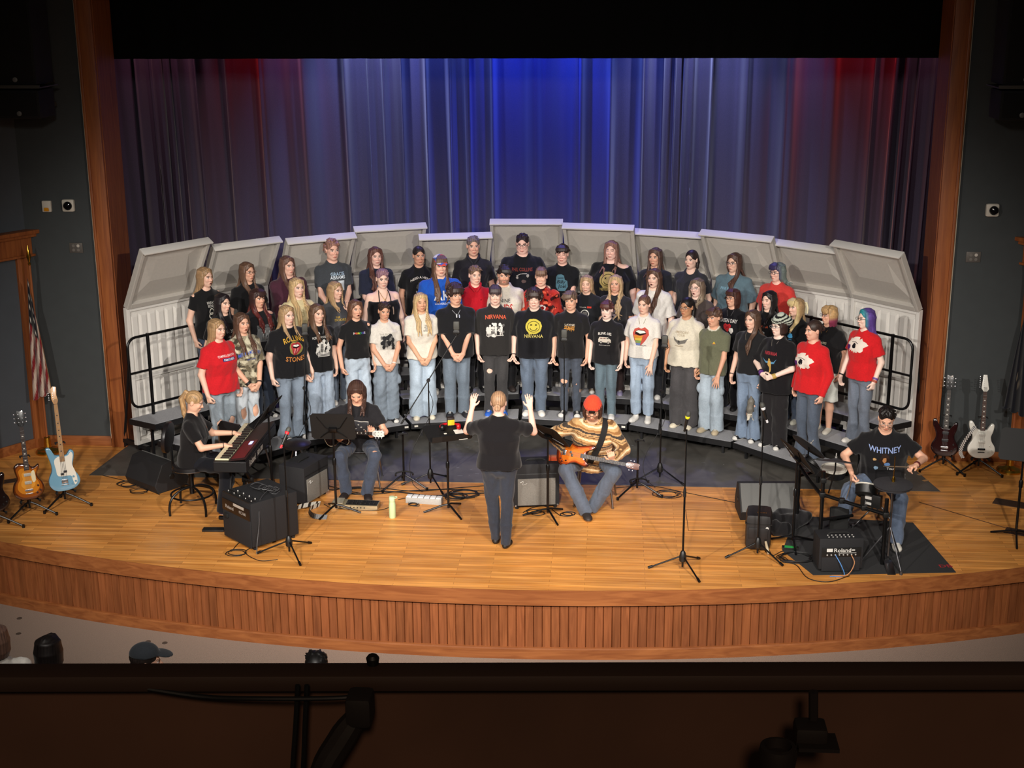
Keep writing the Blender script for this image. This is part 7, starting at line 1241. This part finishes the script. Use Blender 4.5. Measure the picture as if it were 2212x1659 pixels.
# cables
def cab(label,pts,r=.0055,m=None,coil=None,z=None,sm=6):
    P=[G(x,y)+Vector((0,0,.0065)) if z is None else Vector((*G(x,y).xy,z)) for x,y in pts]; mb=MB(); mb.tube(P,r,6,smoothn=sm)
    if coil:
        for (cx,cy,ra,n_) in coil:
            c=G(cx,cy); 
            for i in range(n_): rr=random.Random(cx+i); ox,oy=rr.uniform(-.04,.04),rr.uniform(-.03,.03); mb.tube([(c.x+ox+ra*(1+.12*rr.uniform(-1,1))*math.cos(a),c.y+oy+ra*.8*math.sin(a),.007+.006*i) for a in np.linspace(0,2*PI,25)[:-1]],r,6,closed=True)
    return tag(mb.build('cable',m or cable),label,'cable')
cab('long black cables running along the floor edge behind the green bottle',[(640,1062),(720,1058),(810,1055),(900,1062),(985,1055),(1050,1050)])
cab('second black cable run under the empty guitar stand',[(700,1048),(790,1068),(870,1062),(960,1058),(1045,1062)])
cab('heavy black cable crossing behind the pedal board',[(790,1062),(860,1064),(930,1072),(1000,1068),(1050,1066)],.008)
cab('coiled black cable left of the conductor legs',[(940,1078),(965,1072),(990,1068)],.005,None,[(1000,1068,.16,3),(985,1074,.12,3)])
cab('thin cable around the silver effects unit',[(700,1090),(720,1098),(800,1104),(838,1098),(842,1085),(855,1075)],.0035)
cab('tangled cable beside the pedal board',[(860,1080),(880,1078),(885,1092),(905,1094),(900,1086),(885,1090)],.004,None,[(893,1090,.05,2)])
cab('looped cable under the guitarist boots',[(712,1062),(745,1055),(780,1052)],.004,None,[(770,1062,.13,2)])
cab('cable under the bass player stand',[(1130,1108),(1150,1098),(1180,1095),(1210,1115)],.005,None,[(1158,1108,.08,2),(1222,1112,.07,2)])
cab('cables coiled around the stand right of the bass player',[(1330,1055),(1400,1050),(1480,1065),(1580,1085),(1612,1092)],.004,None,[(1440,1070,.14,3)])
cab('cable coil on the floor in front of the large keyboard amplifier',[(500,1192),(520,1172),(545,1180),(530,1195),(560,1212),(600,1210)],.004,None,[(508,1197,.1,2)])
cab('coiled cable left of the small drum amplifier',[(1690,1215),(1720,1222),(1745,1250),(1790,1258),(1835,1245)],.0045,None,[(1718,1208,.16,5)])
cab('loose cables heaped behind the keyboard stool at left',[(222,1028),(260,1037),(300,1048),(345,1070)],.004,None,[(278,1048,.12,3),(300,1062,.1,2)])
cab('thin cable beside the drum rug at right',[(1655,1170),(1668,1200),(1690,1192),(1720,1195)],.004)
# cable heaps on the keyboard amp and down its side
o3=Vector(a3.location); rz=a3.rotation_euler.z; M=Matrix.Translation(o3)@RZ(rz); mb=MB(); r=random.Random(6)
for k in range(6): c=Vector((r.uniform(-.05,.18),r.uniform(.25,.42),.535)); ra=r.uniform(.04,.1); mb.tube([M@(c+Vector((ra*math.cos(a)*r.uniform(.9,1.1),ra*.8*math.sin(a),.012*k+.006*math.sin(3*a)))) for a in np.linspace(0,2*PI,19)[:-1]],.0045,6,closed=True)
mb.tube([M@Vector(v) for v in ((.1,.35,.56),(.2,.2,.55),(.26,.12,.5),(.3,.08,.3),(.34,.02,.12),(.38,-.02,.01))],.0045,6,smoothn=5); tag(mb.build('cable',mat('cable_grey','#3b3b3d',.5)),'grey cables heaped on top of the large keyboard amplifier','cable')
# microphone leads
for a,b,l in (((-.93,-1.27,1.2),(-1.0,-1.5,.01),'lead hanging down the slanted boom stand'),((1.78,-.9,1.0),(1.72,-1.2,.01),'lead hanging on the stand right of the bass player'),((-2.5,-.7,.95),(-2.45,-.95,.01),'lead hanging down the tall stand at left')):
    A,B=Vector(a),Vector(b); mb=MB(); mb.tube([A,A+Vector((.04,-.02,-.25)),(A+B)/2+Vector((-.16,-.05,-.15)),B+Vector((-.12,.02,.12)),B],.004,6,smoothn=6); tag(mb.build('microphone_cable',cable),'black '+l,'cable')
mb=MB(); c=Vector(a4.location); 
mb.tube([(c.x-.06,c.y-.015,.2),(c.x-.0,c.y-.08,.1),(c.x+.02,c.y-.1,.01),(c.x-.12,c.y-.12,.008)],.0045,6,smoothn=5); o=tag(mb.build('patch_cable',mat('cable_blue','#4a86c8',.5)),'cable with a blue plug on the small drum amplifier','cable')
mb=MB(); mb.tube([(c.x+.1,c.y-.015,.2),(c.x+.12,c.y-.09,.14),(c.x+.05,c.y-.12,.03),(c.x-.1,c.y-.1,.01)],.0045,6,smoothn=5); tag(mb.build('patch_cable',mat('cable_tan','#c2875a',.5)),'cable with a tan plug on the small drum amplifier','cable')
p=a2.location; t=thing('tuner_box','orange topped box on the amplifier behind the conductor','box',(p.x+.17,p.y+.16,.535)); mb=MB(); mb.box((0,0,.025),(.12,.08,.05),None,.006); mb.build('box_body',mat('orange_box','#d2542a',.5),t); mb=MB(); mb.box((0,0,.052),(.1,.06,.004)); mb.build('label_plate',mat('orange_pale','#e08a5a',.5),t)
# ---------------------------------------------------------------- audience in the front rows
def slope(y): return -.75+(-5.6-y)*(1./8.9) if y<-5.6 else -.75
def seat_row(x,y,label):
    z=slope(y); t=thing('auditorium_seat',label,'seat',(x,y,z-.02)); mb=MB(); mb.box((0,0,.45),(.46,.45,.08),None,.03); mb.build('cushion',mat('seat_cloth','#2c1c18',.9),t); mb=MB(TR(0,-.24,.72)@RX(.15)); mb.box((0,0,0),(.46,.06,.56),None,.025); mb.build('backrest',mat('seat_cloth','#2c1c18',.9),t); mb=MB(); mb.box((-.2,0,.2),(.05,.35,.42)); mb.box((.2,0,.2),(.05,.35,.42)); mb.build('pedestal',blackm,t,smooth=False)
for px,py,H,sp,lab,yaw in ((103,1376,1.72,dict(sex='f',hair=('bob','#1a1311',dict(L=.06)),top=('tee','#2a2a30'),pants=('straight','#22242c')),'audience member with dark hair seen from behind below the stage',PI-.2),(312,1397,1.76,dict(sex='m',hair=('buzz','#2a201c'),hat=('cap','#2f3338'),top=('tee','#33383f'),pants=('straight','#22242c')),'audience member in a grey blue cap below the stage',PI+1.2-2.4),(-14,1352,1.74,dict(sex='f',b=1.1,hair=('bob','#6a4a3a'),top=('tee','#d8d4cc'),pants=('straight','#22242c')),'audience member cut off by the left edge, pale shirt',PI+.6),(683,1412,1.7,dict(sex='m',hair=('short','#0f0c0b'),top=('tee','#15151a'),pants=('straight','#22242c')),'audience member with only a dark head top above the rail',PI)):
    best=None
    for y in np.arange(-11.5,-5.7,.02):
        d=ray(px,py); tt=(y-CAMP[1])/d.y; p=Vector(CAMP)+d*tt
        e=abs(p.z-(slope(y)+H*.995)); best=min(best,(e,y,p.x)) if best else (e,y,p.x)
    sp['H']=H; sp['shoes']=('sneaker','#17171a','#2a2a2c'); person(lab,(best[2],best[1],slope(best[1])+.002),yaw,sp,'audience standing below the stage')
